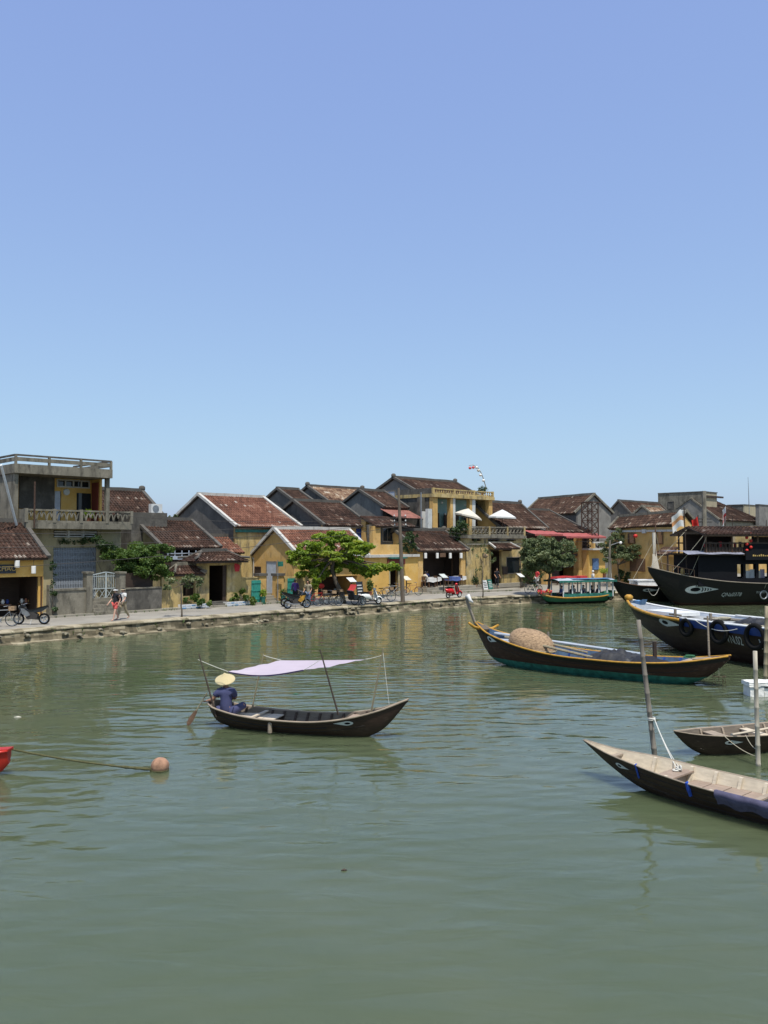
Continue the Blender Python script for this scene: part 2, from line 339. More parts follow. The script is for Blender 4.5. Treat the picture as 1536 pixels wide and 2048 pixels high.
nt.links.new(ramp(nt, silt, [(.3, (.064, .084, .043)), (.7, (.086, .101, .056))]), b.inputs['Base Color'])
wm = MB(); wm.add([(-2500, -200, 0), (2500, -200, 0), (2500, 2500, 0), (-2500, 2500, 0)], [(0, 1, 2, 3)])
wm.top('river_water', 'water', 'murky green river with small wind ripples', None, WORLD, kind='structure')

def poly_offset(pts, d):
    out = []
    for i, p in enumerate(pts):
        a = pts[max(i - 1, 0)]; c = pts[min(i + 1, len(pts) - 1)]
        t1 = (p - a).normalized() if i else (c - p).normalized(); t2 = (c - p).normalized() if i < len(pts) - 1 else t1
        n1 = Vector((-t1.y, t1.x, 0)); n2 = Vector((-t2.y, t2.x, 0)); nn = (n1 + n2).normalized()
        out.append(p + nn * d / max(.4, nn.dot(n1)))
    return out
def resample(pts, step):
    out = []
    for a, c in zip(pts, pts[1:]):
        k = max(1, int((c - a).length / step))
        out += [a.lerp(c, i / k) for i in range(k)]
    return out + [pts[-1]]
def xy(x, y): return Vector((x, y, 0))
corner = xy(20.0, 70.2)
BANK = [ST.w(-160, 0), ST.w(-20, 0), ST.w(31, 0), ST.w(33.4, .05), xy(8.2, 63.6), xy(14, 66.7), corner, xy(22.3, 71.0), xy(27, 71.2), xy(80, 78), xy(400, 120)]
mm = MB(); B_in = poly_offset(BANK, .4)
land = [(p.x, p.y) for p in B_in] + [(1800, 200), (1800, 2200), (-1800, 2200), (-1800, -120)]
mm.add([(x, y, GZ - .012) for x, y in land], [tuple(range(len(land)))])
mm.top('ground', 'stone_pave', 'bare packed ground behind the quay', None, WORLD, kind='structure')
# street surface, pale dusty quay top, kerb and pavement along the houses
m, nt, b = newmat('road')
n1 = tex(nt, .6, 6, .65, seed=False); n2 = tex(nt, 30, 3, .6, seed=False)
c = ramp(nt, n1, [(.3, (.21, .19, .16)), (.55, (.28, .255, .215)), (.75, (.34, .31, .26))]); c = mix(nt, .3, c, n2, 'OVERLAY')
nt.links.new(c, b.inputs['Base Color']); b.inputs['Roughness'].default_value = .9; bump(nt, b, n2, .3, .008)
plaster('quay_top', (.42, .375, .285), amt=.3, dirt=(.2, .175, .12), fade=(.5, .45, .35), scale=.8)
def strip(d0, d1, z, name, mat, label, i0=0, i1=None, zlow=None, kind='structure'):
    q = MB(); a = resample(BANK[i0:i1], 1.2); p0 = poly_offset(a, d0); p1 = poly_offset(a, d1)
    rows = [[(p.x, p.y, z) for p in p0], [(p.x, p.y, z) for p in p1]]
    if zlow is not None: rows.insert(0, [(p.x, p.y, zlow) for p in p0])
    q.grid(rows); return q.top(name, mat, label, None, WORLD, kind=kind)
strip(.8, 5.35, GZ - .004, 'street', 'road', 'pale worn asphalt street along the quay', 0, 9)
strip(5.3, 6.6, GZ + .11, 'pavement', 'stone_pave', 'narrow raised pavement in front of the houses', 0, 6, GZ - .05)
# quay wall: cracked lip, rubble face, footing ledge at the waterline
q = MB(); path = resample(BANK[1:10], .22)
prof = [(.95, .604), (.62, .606), (.30, .60), (.10, .592), (.0, .50), (.07, .47), (.05, .40), (.0, .30), (-.05, .19), (-.10, .10), (-.14, .055), (-.30, .045), (-.34, -.02), (-.5, -.4)]
offs = [poly_offset(path, d) for d, z in prof]; rows = []
for k, (d, z) in enumerate(prof):
    row = []
    for i, p in enumerate(offs[k]):
        a = .0 if k < 2 else (.012 if k < 5 else (.085 if k < 9 else .05))
        v = Vector((p.x * 1.3, p.y * 1.3, z * 4)); nz = noise.fractal(v, .9, 2.1, 4)
        big = noise.noise(Vector((p.x * .22, p.y * .22, 3)))
        t = offs[0][i] - offs[-1][i]; t.normalize()
        out = p - t * (nz * a + (big * .09 if 4 <= k else 0))
        row.append((out.x, out.y, z + (nz * a * .35 if k > 1 else 0) - (big * .07 if 4 < k < 9 else 0)))
    rows.append(row)
q.a = []; q.grid(rows, flip=True)
random.seed(3)
kk = len(rows[0]); q.a = []
for i in range(len(rows) - 1):
    for j in range(kk - 1):
        x, y, z = rows[i][j]; q.a.append(max(0, min(1, .5 + .9 * noise.noise(Vector((x * 1.7, y * 1.7, z * 6))) + (.42 if i < 4 else (.3 if i in (10,) else -.12)))))
quay = q.top('quay_wall', 'rubble', 'crumbling rubble and concrete quay wall along the river', 'quay wall', WORLD, smooth=True)
plain('quay_stone', (.23, .20, .14), .95, .4, 6, bmp=.6)
def stone_mesh(seed, k=1.0):
    bm = bmesh.new(); bmesh.ops.create_icosphere(bm, subdivisions=1, radius=1)
    for v in bm.verts: v.co *= 1 + .35 * noise.noise(v.co * 1.3 + Vector((seed * 7, 0, 0))); v.co.z *= .6
    me = bpy.data.meshes.new('stone'); bm.to_mesh(me); bm.free(); me.materials.append(MATS['quay_stone']); return me
SM = [stone_mesh(i) for i in range(5)]
wallpath = poly_offset(path, -.12)
random.seed(8)
for i in range(60):
    p = wallpath[random.randint(60, len(wallpath) - 300)]
    o = bpy.data.objects.new('stone', random.choice(SM)); COL.objects.link(o); o.parent = quay
    s = random.uniform(.06, .17); o.scale = (s * random.uniform(1, 1.7), s, s * .9)
    o.location = (p.x + random.uniform(-.1, .1), p.y + random.uniform(-.15, .1), random.uniform(.05, .5)); o.rotation_euler = (random.uniform(-.3, .3), 0, random.uniform(0, 6))
# ================================================================ houses: helpers
def wall(th, name, mat, x0, x1, z0, z1, y, t=.2, holes=(), **kw):
    """wall along the street with real openings"""
    q = MB(); xs = sorted({x0, x1, *[min(max(h[i], x0), x1) for h in holes for i in (0, 1)]}); zs = sorted({z0, z1, *[min(max(h[i], z0), z1) for h in holes for i in (2, 3)]})
    for a, c in zip(xs, xs[1:]):
        run = None
        for e, g in zip(zs, zs[1:]):
            cx, cz = (a + c) / 2, (e + g) / 2
            solid = not any(h[0] < cx < h[1] and h[2] < cz < h[3] for h in holes)
            if solid: run = (run[0], g) if run else (e, g)
            if (not solid or g == zs[-1]) and run: q.box(a, c, y, y + t, *run); run = None
    return q.build(name, mat, th, **kw)
def boxp(th, name, mat, *b, **kw): return MB().box(*b).build(name, mat, th, **kw)
def tilequad(q, EL, ER, RR, RL, pitch=.22, course=.32, r=.066, pale=.5, seed=0):
    """rows of round cover tiles over pan tiles; each tile carries its own random value"""
    EL, ER, RR, RL = map(Vector, (EL, ER, RR, RL)); rnd = random.Random(seed)
    N = max(2, int(((ER - EL).length + (RR - RL).length) / 2 / pitch)); K = max(2, int((RL - EL).length / course))
    nor = (ER - EL).cross(RL - EL).normalized()
    def P(u, v): return EL.lerp(ER, u).lerp(RL.lerp(RR, u), v) + nor * (math.sin(math.pi * v) * (.05 * noise.noise(Vector((u * 3.1 + seed * 3.7, v * 1.3, seed))) - .025))
    band = {int(K * .33), int(K * .66)}
    patch = [[noise.noise(Vector((i * .13 + seed * 5, j * .25, seed))) for j in range(K)] for i in range(N + 1)]
    for i in range(N):
        u0, u1 = i / N, (i + 1) / N
        for j in range(K):
            v0, v1 = j / K, (j + 1) / K; um = (u0 + u1) / 2
            base = max(0, min(.93, .45 + .55 * patch[i][j] + rnd.uniform(-.3, .3)))
            # pan
            q.cur = base * .7
            h = nor * .028
            q.add([P(u0, v0) + h, P(u1, v0) + h, P(u1, v1), P(u0, v1), P(u0, v0), P(u1, v0)], [(0, 1, 2, 3), (4, 5, 1, 0)])
            q.cur = base
            if j == 0: q.cur = rnd.uniform(.9, 1) if rnd.random() < pale else base
            elif j in band and rnd.random() < .16: q.cur = rnd.uniform(.93, .99)
            elif rnd.random() < .006: q.cur = rnd.uniform(.94, 1)
            a, c = P(um, v0), P(um, v1); du = (P(u1, v0) - P(u0, v0)).normalized()
            k0 = r * rnd.uniform(.98, 1.12); k1 = r * .86; l0 = nor * (.03 + rnd.uniform(0, .012)); l1 = nor * .012
            vs = [a - du * k0 + l0 * .2, a - du * k0 * .6 + nor * k0 * .85 + l0, a + du * k0 * .6 + nor * k0 * .85 + l0, a + du * k0 + l0 * .2,
                  c - du * k1 + l1, c - du * k1 * .6 + nor * k1 * .85 + l1, c + du * k1 * .6 + nor * k1 * .85 + l1, c + du * k1 + l1]
            q.add(vs, [(0, 1, 5, 4), (1, 2, 6, 5), (2, 3, 7, 6), (0, 3, 2, 1)])
RS = [0]
def roof4(th, EL, ER, RR, RL, mat, pitch=.22, name='roof_tiles', deck=True, pale=.5, r=.066):
    RS[0] += 1; q = MB(); tilequad(q, EL, ER, RR, RL, pitch, seed=RS[0], pale=pale, r=r)
    o = q.build(name, mat, th, kind='stuff')
    if deck:
        d = MB(); c = [Vector(p) for p in (EL, ER, RR, RL)]; nn = (c[1] - c[0]).cross(c[3] - c[0]).normalized()
        vs = [p - nn * .012 for p in c] + [p - nn * .11 for p in c]
        d.add(vs, [(0, 1, 2, 3), (7, 6, 5, 4), (0, 4, 5, 1), (1, 5, 6, 2), (2, 6, 7, 3), (3, 7, 4, 0)]); d.build('roof_deck', 'timber_dark', th)
    return o
def capbar(th, name, mat, p, q_, w=.22, h=.2, lift=.06):
    p, q_ = Vector(p) + Vector((0, 0, lift)), Vector(q_) + Vector((0, 0, lift))
    b = MB(); k = max(2, int((q_ - p).length / .8))
    pts = [p.lerp(q_, i / k) + Vector((0, 0, random.uniform(-.015, .015))) for i in range(k + 1)]
    for a, c in zip(pts, pts[1:]): b.bar(a, c, w * random.uniform(.94, 1.06), h)
    return b.build(name, mat, th)
def gable_roof(th, x0, x1, ye, yr, yb, ze, zr, zb, mat, trim, tilt=0, back=True, vw=.24, ridge='ridge_cap', pitch=.22, pale=.5, trimends=(1, 1), horn=0):
    z1 = lambda z: z + tilt
    roof4(th, (x0, ye, ze), (x1, ye, z1(ze)), (x1, yr, z1(zr)), (x0, yr, zr), mat, pitch, pale=pale)
    if back: roof4(th, (x1, yb, z1(zb)), (x0, yb, zb), (x0, yr, zr), (x1, yr, z1(zr)), mat, .4, name='rear_roof_tiles', pale=.1)
    capbar(th, ridge, trim, (x0 - .1, yr, zr), (x1 + .1, yr, z1(zr)), .26, .24, .1)
    for xx, dz, on in ((x0, 0, trimends[0]), (x1, tilt, trimends[1])):
        if not on: continue
        capbar(th, 'verge', trim, (xx, ye, ze + dz), (xx, yr, zr + dz), vw, .2, .07)
        if back: capbar(th, 'verge', trim, (xx, yr, zr + dz), (xx, yb, zb + dz), vw, .2, .07)
        if horn:
            q = MB(); q.lathe((xx, yr, zr + dz + .05), [(.16, 0), (.2, .12), (.19, .3), (.08, .38)], 8, 'Z', (1.3, .9)); q.build('ridge_end', trim, th, smooth=True)
def gable(th, mat, x, t, y0, y1, z0, ze0, yr, zr, ze1, name='gable_wall'):
    return MB().prism([(y0, z0), (y1, z0), (y1, ze1), (yr, zr), (y0, ze0)], 'X', x, x + t).build(name, mat, th)
def from_px(fr, eL, eR, n, rL=None, rR=None):
    a, c = fr.pn(*eL, n), fr.pn(*eR, n); r = fr.pu(*rL, a.x) if rL else fr.pu(*rR, c.x)
    return a.x, c.x, n, r.y, a.z, r.z
def house(name, label, fr, eL, eR, n, rL=None, rR=None, over=.35, walls='yellow', gw='gable_dark', tile='tile_dark', trim='mortar_dark', holes=(), front=True, tilt=0, group=None, back=None, horn=0, pale=.5, trimends=(1, 1), pitch=.22, z0=GZ, rear=1.0):
    x0, x1, ye, yr, ze, zr = from_px(fr, eL, eR, n, rL, rR)
    yb = yr + (yr - ye) * rear; zb = zr - (zr - ze) * rear
    th = thing(name, label, 'house', fr, ((x0 + x1) / 2, ye + over, z0), group)
    s = (zr - ze) / (yr - ye); yw = ye + over; zw = ze + over * s - .13
    if front: wall(th, 'front_wall', walls, x0 + .12, x1 - .12, z0, zw, yw, .2, holes)
    gable(th, gw, x0 + .1, .2, yw + .2, yb - over, z0, zw + .2 * s, yr, zr - .13, zb + over * s - .13)
    gable(th, gw, x1 - .3, .2, yw + .2, yb - over, z0, zw + .2 * s, yr, zr - .13, zb + over * s - .13)
    wall(th, 'rear_wall', gw, x0 + .3, x1 - .3, z0, zb + over * s - .2, yb - over - .2, .2)
    gable_roof(th, x0, x1, ye, yr, yb, ze, zr, zb, tile, trim, tilt, horn=horn, pale=pale, trimends=trimends, pitch=pitch)
    th_info[th] = (x0, x1, ye, yr, yb, ze, zr, yw, zw); return th
th_info = {}
def window(th, x0, x1, z0, z1, y, frame='timber_brown', shut=None, bars=0, pane=True, open_=0, name='window', fw=.06):
    q = MB(); d = y - .03
    q.box(x0 - fw, x1 + fw, d, y + .06, z1, z1 + fw); q.box(x0 - fw, x1 + fw, d - .03, y + .06, z0 - fw, z0); q.box(x0 - fw, x0, d, y + .06, z0, z1); q.box(x1, x1 + fw, d, y + .06, z0, z1)
    w = q.build(name, frame, th)
    if pane: MB().box(x0, x1, y + .09, y + .1, z0, z1).build('pane', 'glass_dark', w)
    for i in range(bars):
        xx = x0 + (x1 - x0) * (i + 1) / (bars + 1); MB().box(xx - .012, xx + .012, y + .03, y + .05, z0, z1).build('bar', frame, w)
    if shut:
        hw = (x1 - x0) / 2
        for sgn, hx in ((-1, x0), (1, x1)):
            q = MB(); a = R(open_); 
            def T(u, v, z): return (hx + sgn * (-math.cos(a) * u) , d - .04 - math.sin(a) * u - v, z)
            for (u0, u1, e0, e1) in [(0, .06, z0, z1), (hw - .07, hw - .01, z0, z1), (.06, hw - .07, z0, z0 + .07), (.06, hw - .07, z1 - .07, z1)]:
                q.add([T(u, v, z) for z in (e0, e1) for u, v in ((u0, 0), (u1, 0), (u1, .035), (u0, .035))], [(0, 1, 2, 3), (7, 6, 5, 4), (0, 4, 5, 1), (1, 5, 6, 2), (2, 6, 7, 3), (3, 7, 4, 0)])
            k = max(3, int((z1 - z0) / .12))
            for j in range(k):
                e = z0 + .08 + (z1 - z0 - .16) * j / k
                q.add([T(u, v, z) for u, v, z in ((.06, .03, e), (hw - .07, .03, e), (hw - .07, .005, e + .1), (.06, .005, e + .1))], [(0, 1, 2, 3)])
            q.build('shutter', shut, w)
    return w
def door(th, x0, x1, z0, z1, y, mat, frame='timber_dark', name='door', panels=2):
    q = MB(); q.box(x0 - .08, x0, y - .04, y + .1, z0, z1); q.box(x1, x1 + .08, y - .04, y + .1, z0, z1); q.box(x0 - .08, x1 + .08, y - .04, y + .1, z1, z1 + .09)
    fo = q.build('door_frame', frame, th); w = (x1 - x0) / panels
    for i in range(panels):
        q = MB(); a, c = x0 + i * w + .01, x0 + (i + 1) * w - .01
        q.box(a, c, y + .06, y + .09, z0, z1)
        for e, g in ((.06, .45), (.52, .93)): q.box(a + .08, c - .08, y + .045, y + .06, z0 + (z1 - z0) * e, z0 + (z1 - z0) * g)
        q.build('door_leaf', mat, fo)
def text_geo(txt, size, depth=.012, align='CENTER'):
    cu = bpy.data.curves.new('t', 'FONT'); cu.body = txt; cu.size = size; cu.extrude = depth; cu.align_x = align; cu.resolution_u = 3
    o = bpy.data.objects.new('t', cu); me = o.to_mesh(); vs = [v.co.copy() for v in me.vertices]; fs = [tuple(p.vertices) for p in me.polygons]
    o.to_mesh_clear(); bpy.data.objects.remove(o); bpy.data.curves.remove(cu); return vs, fs
def wall_text(th, txt, x, z, y, size, mat, name='lettering', depth=.012):
    vs, fs = text_geo(txt, size, depth); q = MB(); q.add([(x + v.x, y - v.z, z + v.y) for v in vs], fs); return q.build(name, mat, th)
def balustrade(th, x0, x1, y, z0, z1, mat, post, n, kind='arch', posts=3):
    """concrete balcony railing along the street"""
    q = MB(); q.box(x0, x1, y, y + .14, z1 - .1, z1); rl = q.build('top_rail', mat, th)
    MB().box(x0, x1, y, y + .14, z0, z0 + .12).build('base_rail', mat, th)
    for i in range(posts):
        xx = x0 + (x1 - x0) * i / (posts - 1) if posts > 1 else x0
        MB().box(xx - .09, xx + .09, y - .025, y + .165, z0, z1 + .03).build('post', post, th)
    sh = None
    for i in range(n):
        xx = x0 + (x1 - x0) * (i + .5) / n; w = (x1 - x0) / n * .5
        q = MB()
        if kind == 'arch':
            h = z1 - .1 - z0 - .12; zz = z0 + .12
            for a, c in (((-w, 0), (-w * .75, h * .6)), ((-w * .75, h * .6), (-w * .35, h)), ((-w * .35, h), (0, h * .35)), ((0, h * .35), (w * .35, h)), ((w * .35, h), (w * .75, h * .6)), ((w * .75, h * .6), (w, 0))):
                q.bar((xx + a[0], y + .07, zz + a[1]), (xx + c[0], y + .07, zz + c[1]), .07, .07, (0, 1, 0))
        elif kind == 'ring':
            q.torus((xx, y + .07, (z0 + z1) / 2 + .02), w * .72, .04, 'Y', 10, 4); q.box(xx + w * .9, xx + w * 1.1, y + .04, y + .1, z0 + .12, z1 - .1)
        else:
            h = z1 - .1 - z0 - .12; q.lathe((xx, y + .07, z0 + .12), [(.05, 0), (.075, h * .25), (.03, h * .55), (.06, h * .85), (.05, h)], 6)
        q.build('baluster', mat, th)

def shade_liner(th, x0, x1, y0, y1, z0, z1, mat='timber_dark'):
    """dark panels added so the room behind an opening reads dark"""
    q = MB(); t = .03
    q.box(x0, x0 + t, y0, y1, z0, z1); q.box(x1 - t, x1, y0, y1, z0, z1); q.box(x0 + t, x1 - t, y1 - t, y1, z0, z1); q.box(x0 + t, x1 - t, y0, y1 - t, z1 - t, z1); return q.build('shade_lining', mat, th)
# ================================================================ the houses, left to right
X = ST.X; Z = ST.Z
GH = 'old tiled houses along the street'
# --- A: low shop at the left edge
n = 5.9
hA = house('tiled_shop', 'low yellow shop with dark tiled roof and wide dark opening at the left edge', ST, (-230, 1121), (97, 1113), 5.5, rR=(45, 1045), walls='yellow_bright', gw='yellow_bright', trim='mortar_dark', pale=.85, rear=.12,
           holes=[(X(-190, n), X(86, n), GZ - .1, Z(60, 1153, n))], group=GH)
boxp(hA, 'door_post', 'timber_brown', X(84.5, n), X(87, n), n - .03, n + .15, GZ, Z(60, 1153, n))
boxp(hA, 'back_room_wall', 'concrete_dark', X(-190, n), X(87, n), n + 2.6, n + 2.75, GZ, Z(60, 1150, n))
shade_liner(hA, X(-185, n), min(X(86, n) + .1, th_info[hA][1] - .34), n + .22, n + 2.55, GZ, Z(60, 1152, n), 'timber_dark')
for i, (a, c) in enumerate(((-25, 22), (42, 82))):
    q = MB(); x0, x1 = X(a, n + 1.2), X(c, n + 1.2); q.box(x0, x1, n + 1.0, n + 1.5, GZ + .7, GZ + .74)
    for xx in (x0 + .03, x1 - .08):
        for yy in (n + 1.02, n + 1.42): q.box(xx, xx + .05, yy, yy + .05, GZ, GZ + .7)
    q.top('display_table', 'timber_brown', ['wooden display table deep in the leftmost shop', 'wooden display table behind the motorbike in the leftmost shop'][i], 'table', ST, (x0, n + 1.0, GZ))
    for k in range(5):
        xx = x0 + (x1 - x0) * (k + .5) / 5; q = MB(); q.lathe((xx, n + 1.25, GZ + .74), [(.05, 0), (.09, .06), (.1, .14), (.05, .22), (.06, .25)], 8)
        q.top('ceramic_jar', ['box_white', 'terracotta', 'gold', 'box_white', 'paint_blue'][k], 'small %s jar on the %s display table of the leftmost shop' % (['first pale', 'terracotta', 'tan', 'second pale', 'blue'][k], ['deep', 'nearer'][i]), 'jar', ST, (xx, n + 1.25, GZ + .74), group='jars in the shop')
q = MB(); q.box(X(-34, 5.75), X(33, 5.75), 5.76, 5.82, Z(10, 1147, 5.8), Z(10, 1129, 5.8))
sg = q.top('shop_sign', 'sign_dark', 'black shop sign with gold letters at the left edge', 'sign', ST, (X(0, 5.75), 5.76, Z(10, 1147, 5.8)))
wall_text(sg, 'CHAO', X(14, 5.75), Z(10, 1142, 5.8), 5.755, .36, 'gold')
MB().box(X(5, 5.75), X(29, 5.75), 5.745, 5.757, Z(10, 1134, 5.8), Z(10, 1132.4, 5.8)).build('gold_line', 'gold', sg)
def cyl_lantern(px, py0, py1, n, w, label, mat='lantern_white'):
    z0, z1 = Z(px, py1, n), Z(px, py0, n); x = X(px, n); q = MB()
    q.lathe((x, n, z0), [(w * .95, 0), (w, .02), (w, (z1 - z0) * .96), (w * .9, z1 - z0)], 10)
    t = thing('lantern', label, 'lantern', ST, (x, n, z0), 'white cylinder lanterns')
    q.build('shade', mat, t, smooth=False); MB().tube([(x, n, z1), (x, n, z1 + .3)], .012, 4).build('cord', 'iron_dark', t)
    return t
cyl_lantern(35, 1121, 1135, 5.6, .13, 'white cylinder lantern right of the gold lettered sign')
cyl_lantern(68, 1132, 1147, 5.6, .12, 'white cylinder lantern near the right corner of the leftmost shop')
MB().box(X(34, 5.85), X(45, 5.85), 5.86, 5.89, Z(40, 1142, 5.85), Z(40, 1129, 5.85)).top('poster', 'box_white', 'small white poster on yellow wall behind the lantern', 'poster', ST, (X(40, 5.85), 5.86, Z(40, 1142, 5.85)))
# --- B: two storey concrete house with balcony
n = 9.3; nb = 8.2; x0 = X(27, n); x1 = X(218, n); xg = X(242, n); zf = Z(150, 1046, nb + .1); zc = Z(100, 950, n); zr = Z(100, 932, n)
hB = thing('concrete_house', 'two storey concrete house with balcony, yellow upper wall and rooftop railing', 'house', ST, ((x0 + x1) / 2, n, GZ))
zg0, zg1 = Z(150, 1182, n), Z(150, 1095, n); gx0, gx1 = X(107, n), X(193, n); vx0, vx1 = X(107, n), X(195, n); vz0, vz1 = Z(150, 1075, n), Z(150, 1061, n)
wall(hB, 'ground_wall', 'cream', x0, xg, GZ, zf - .35, n, .22, [(gx0, gx1, GZ + .3, zg1), (vx0, vx1, vz0, vz1)])
boxp(hB, 'side_wall', 'concrete_old', x0, x0 + .2, n + .22, n + 6, GZ, zf - .35); boxp(hB, 'side_wall', 'cream', xg - .2, xg, n + .22, n + 6, GZ, zf - .35)
boxp(hB, 'rear_wall', 'concrete_dark', x0 + .2, xg - .2, n + 5.8, n + 6, GZ, zr)
boxp(hB, 'balcony_slab', 'concrete_old', X(52, nb), X(263, nb), nb, n + 6, zf - .35, zf)
bx0, bx1 = X(52, nb), X(263, nb); zt = Z(150, 1020, nb)
balustrade(hB, bx0, bx1, nb, zf, zt, 'concrete_old', 'concrete_old', 11, 'arch', 5)
MB().box(bx0, bx0 + .14, nb + .16, n + 1.5, zf, zt).build('balcony_side', 'concrete_old', hB)
# folding grille
q = MB(); k = 26
for i in range(k + 1):
    xx = gx0 + (gx1 - gx0) * i / k; MB().box(xx - .022, xx + .022, n + .04, n + .08, GZ + .3, zg1).build('grille_bar', 'gate_grey', hB)
for i in range(k):
    xa, xb = gx0 + (gx1 - gx0) * i / k, gx0 + (gx1 - gx0) * (i + 1) / k
    for j in range(9):
        zz = GZ + .35 + (zg1 - GZ - .4) * j / 9; h = (zg1 - GZ - .4) / 9
        q.bar((xa, n + .05, zz), (xb, n + .05, zz + h), .012); q.bar((xa, n + .055, zz + h), (xb, n + .055, zz), .012)
q.build('grille_lattice', 'gate_grey', hB, kind='stuff')
boxp(hB, 'shop_shutter', 'steel_dull', gx0, gx1, n + .3, n + .34, GZ, zg1)
for i in range(3):
    a, c = vx0 + (vx1 - vx0) * i / 3, vx0 + (vx1 - vx0) * (i + 1) / 3
    for j in range(3): zz = vz0 + (vz1 - vz0) * (j + .2) / 3; MB().box(a + .06, c - .06, n + .02, n + .2, zz, zz + .07).build('vent_louvre', 'whitewash', hB)
    if i: boxp(hB, 'vent_mullion', 'whitewash', a - .06, a + .06, n - .02, n + .2, vz0, vz1)
# upper floor: recessed yellow wall, columns, roof slab, rooftop railing
yu = n + 2.2
dX = lambda px: X(px, yu)
wall(hB, 'upper_wall', 'yellow_bright', x0 + .1, x1 - .1, zf, zc, yu, .2, [(dX(113), dX(177), Z(140, 973, yu), Z(140, 962, yu)), (dX(152), dX(182), zf, Z(160, 986, yu)), (dX(108), dX(121), zf, Z(160, 984, yu))])
q = MB().box(dX(113), dX(177), yu + .1, yu + .12, Z(140, 973, yu), Z(140, 962, yu)); fl = q.build('fanlight', 'glass_dark', hB)
for i in range(5): xx = dX(113) + (dX(177) - dX(113)) * i / 4; MB().box(xx - .04, xx + .04, yu - .03, yu + .05, Z(140, 974, yu), Z(140, 961, yu)).build('mullion', 'white_trim', fl)
for zz in (Z(140, 974.5, yu), Z(140, 961, yu)): MB().box(dX(112), dX(178), yu - .03, yu + .05, zz - .03, zz + .05).build('rail', 'white_trim', fl)
boxp(hB, 'door', 'paint_grey_blue', dX(109), dX(120), yu + .05, yu + .1, zf, Z(160, 984, yu)); boxp(hB, 'window', 'glass_dark', dX(152), dX(182), yu + .05, yu + .1, zf + .3, Z(160, 986, yu))
boxp(hB, 'roller_blind', 'concrete_dark', X(36, yu), dX(107), yu - .06, yu - .02, Z(70, 1018, yu), Z(70, 950, yu))
boxp(hB, 'upper_side', 'yellow_bright', x1 - .14, x1, n + 1.0, yu, zf, zc); boxp(hB, 'upper_side', 'concrete_old', x0, x0 + .1, n + .3, n + 6, zf, zc)
boxp(hB, 'brown_door', 'door_red', x1 - .2, x1 - .14, n + 1.15, n + 2.0, zf, Z(205, 966, n + 1.5))
for xx in (x0, x1 - .22): boxp(hB, 'column', 'concrete_old', xx, xx + .22, n - .02, n + .25, zf, zc)
boxp(hB, 'drain_post', 'rust', X(66, nb), X(68.5, nb), nb - .08, nb - .01, zf - .3, Z(67, 963, nb))
boxp(hB, 'roof_slab', 'concrete_old', x0 - .1, x1 + .06, n - .25, n + 6.1, zc, zr)
zt2 = Z(30, 909, n - .2)
for (a, c) in (((x0, n - .15), (x1, n - .15)), ((x0, n - .15), (x0, n + 5)), ((x1, n - .15), (x1, n + 5))):
    MB().bar((*a, zt2), (*c, zt2), .12, .1).build('roof_rail', 'concrete_dark', hB); MB().bar((*a, (zr + zt2) / 2 + .02), (*c, (zr + zt2) / 2 + .02), .1, .22).build('roof_rail', 'concrete_old', hB)
for k in range(4):
    xx = x0 + (x1 - x0) * k / 3; MB().box(xx - .06, xx + .06, n - .22, n - .08, zr, zt2).build('rail_post', 'concrete_old', hB)
for yy in (n + 2.4, n + 5):
    for xx in (x0, x1): MB().box(xx - .06, xx + .06, yy - .06, yy + .06, zr, zt2).build('rail_post', 'concrete_old', hB)
xx, zz = X(132, yu - .05), Z(132, 984, yu); q = MB(); q.lathe((xx, yu - .03, zz), [(.05, -.06), (.17, -.05), (.22, 0)], 10, 'Y'); q.top('wall_plaque', 'whitewash', 'pale round plaque on the yellow upstairs wall', 'plaque', ST, (xx, yu - .03, zz))
# --- boundary wall and white gate in front of B
n = 5.6
wl = thing('boundary_wall', 'stained concrete boundary wall left of the white gate', 'wall', ST, (X(137, n), n, GZ)); boxp(wl, 'panel', 'concrete_old', X(100, n), X(173, n), n, n + .2, GZ, Z(140, 1181, n)); boxp(wl, 'coping', 'concrete_old', X(99, n), X(173.4, n), n - .05, n + .25, Z(140, 1181, n), Z(140, 1177, n))
boxp(wl, 'pier', 'concrete_old', X(99, n), X(108, n), n - .06, n + .3, GZ, Z(104, 1170, n))
for i, (a, c, t) in enumerate(((173, 185, 1147), (238.5, 250, 1147))):
    p = thing('gate_pier', 'weathered concrete gate pier on the %s of the white gate' % ('left', 'right')[i], 'pier', ST, (X(a, n), n, GZ), 'gate piers'); boxp(p, 'shaft', 'concrete_old', X(a, n), X(c, n), n - .1, n + .4, GZ, Z(a, t, n)); boxp(p, 'cap', 'concrete_old', X(a, n) - .05, X(c, n) + .05, n - .15, n + .45, Z(a, t, n), Z(a, t - 3.5, n))
wr = thing('boundary_wall', 'dark mouldy concrete boundary wall right of the white gate', 'wall', ST, (X(290, n), n, GZ)); boxp(wr, 'panel', 'concrete_dark', X(250, n), X(325, n), n + .02, n + .22, GZ, Z(290, 1177, n)); boxp(wr, 'coping', 'concrete_old', X(250.4, n), X(325, n), n - .02, n + .26, Z(290, 1177, n), Z(290, 1174.5, n)); boxp(wr, 'dark_void_panel', 'timber_dark', X(252, n), X(315, n), n + .5, n + .56, GZ, Z(290, 1146, n))  # dark panel stands in for the shadowed void under the bush
st = thing('front_steps', 'concrete steps climbing to the white gate', 'steps', ST, (X(212, n), 5.4, GZ)); zs = Z(212, 1195, 6.1)
for i in range(5): boxp(st, 'step', 'concrete_old', X(185.6, n), X(238, n), 5.25 + i * .17, 6.5, GZ + (zs - GZ) * i / 5, GZ + (zs - GZ) * (i + 1) / 5)
n = 6.05; ga, gb = X(186, n), X(239, n); z0, z1 = Z(212, 1197, n), Z(212, 1149, n); zm = z0 + (z1 - z0) * .42
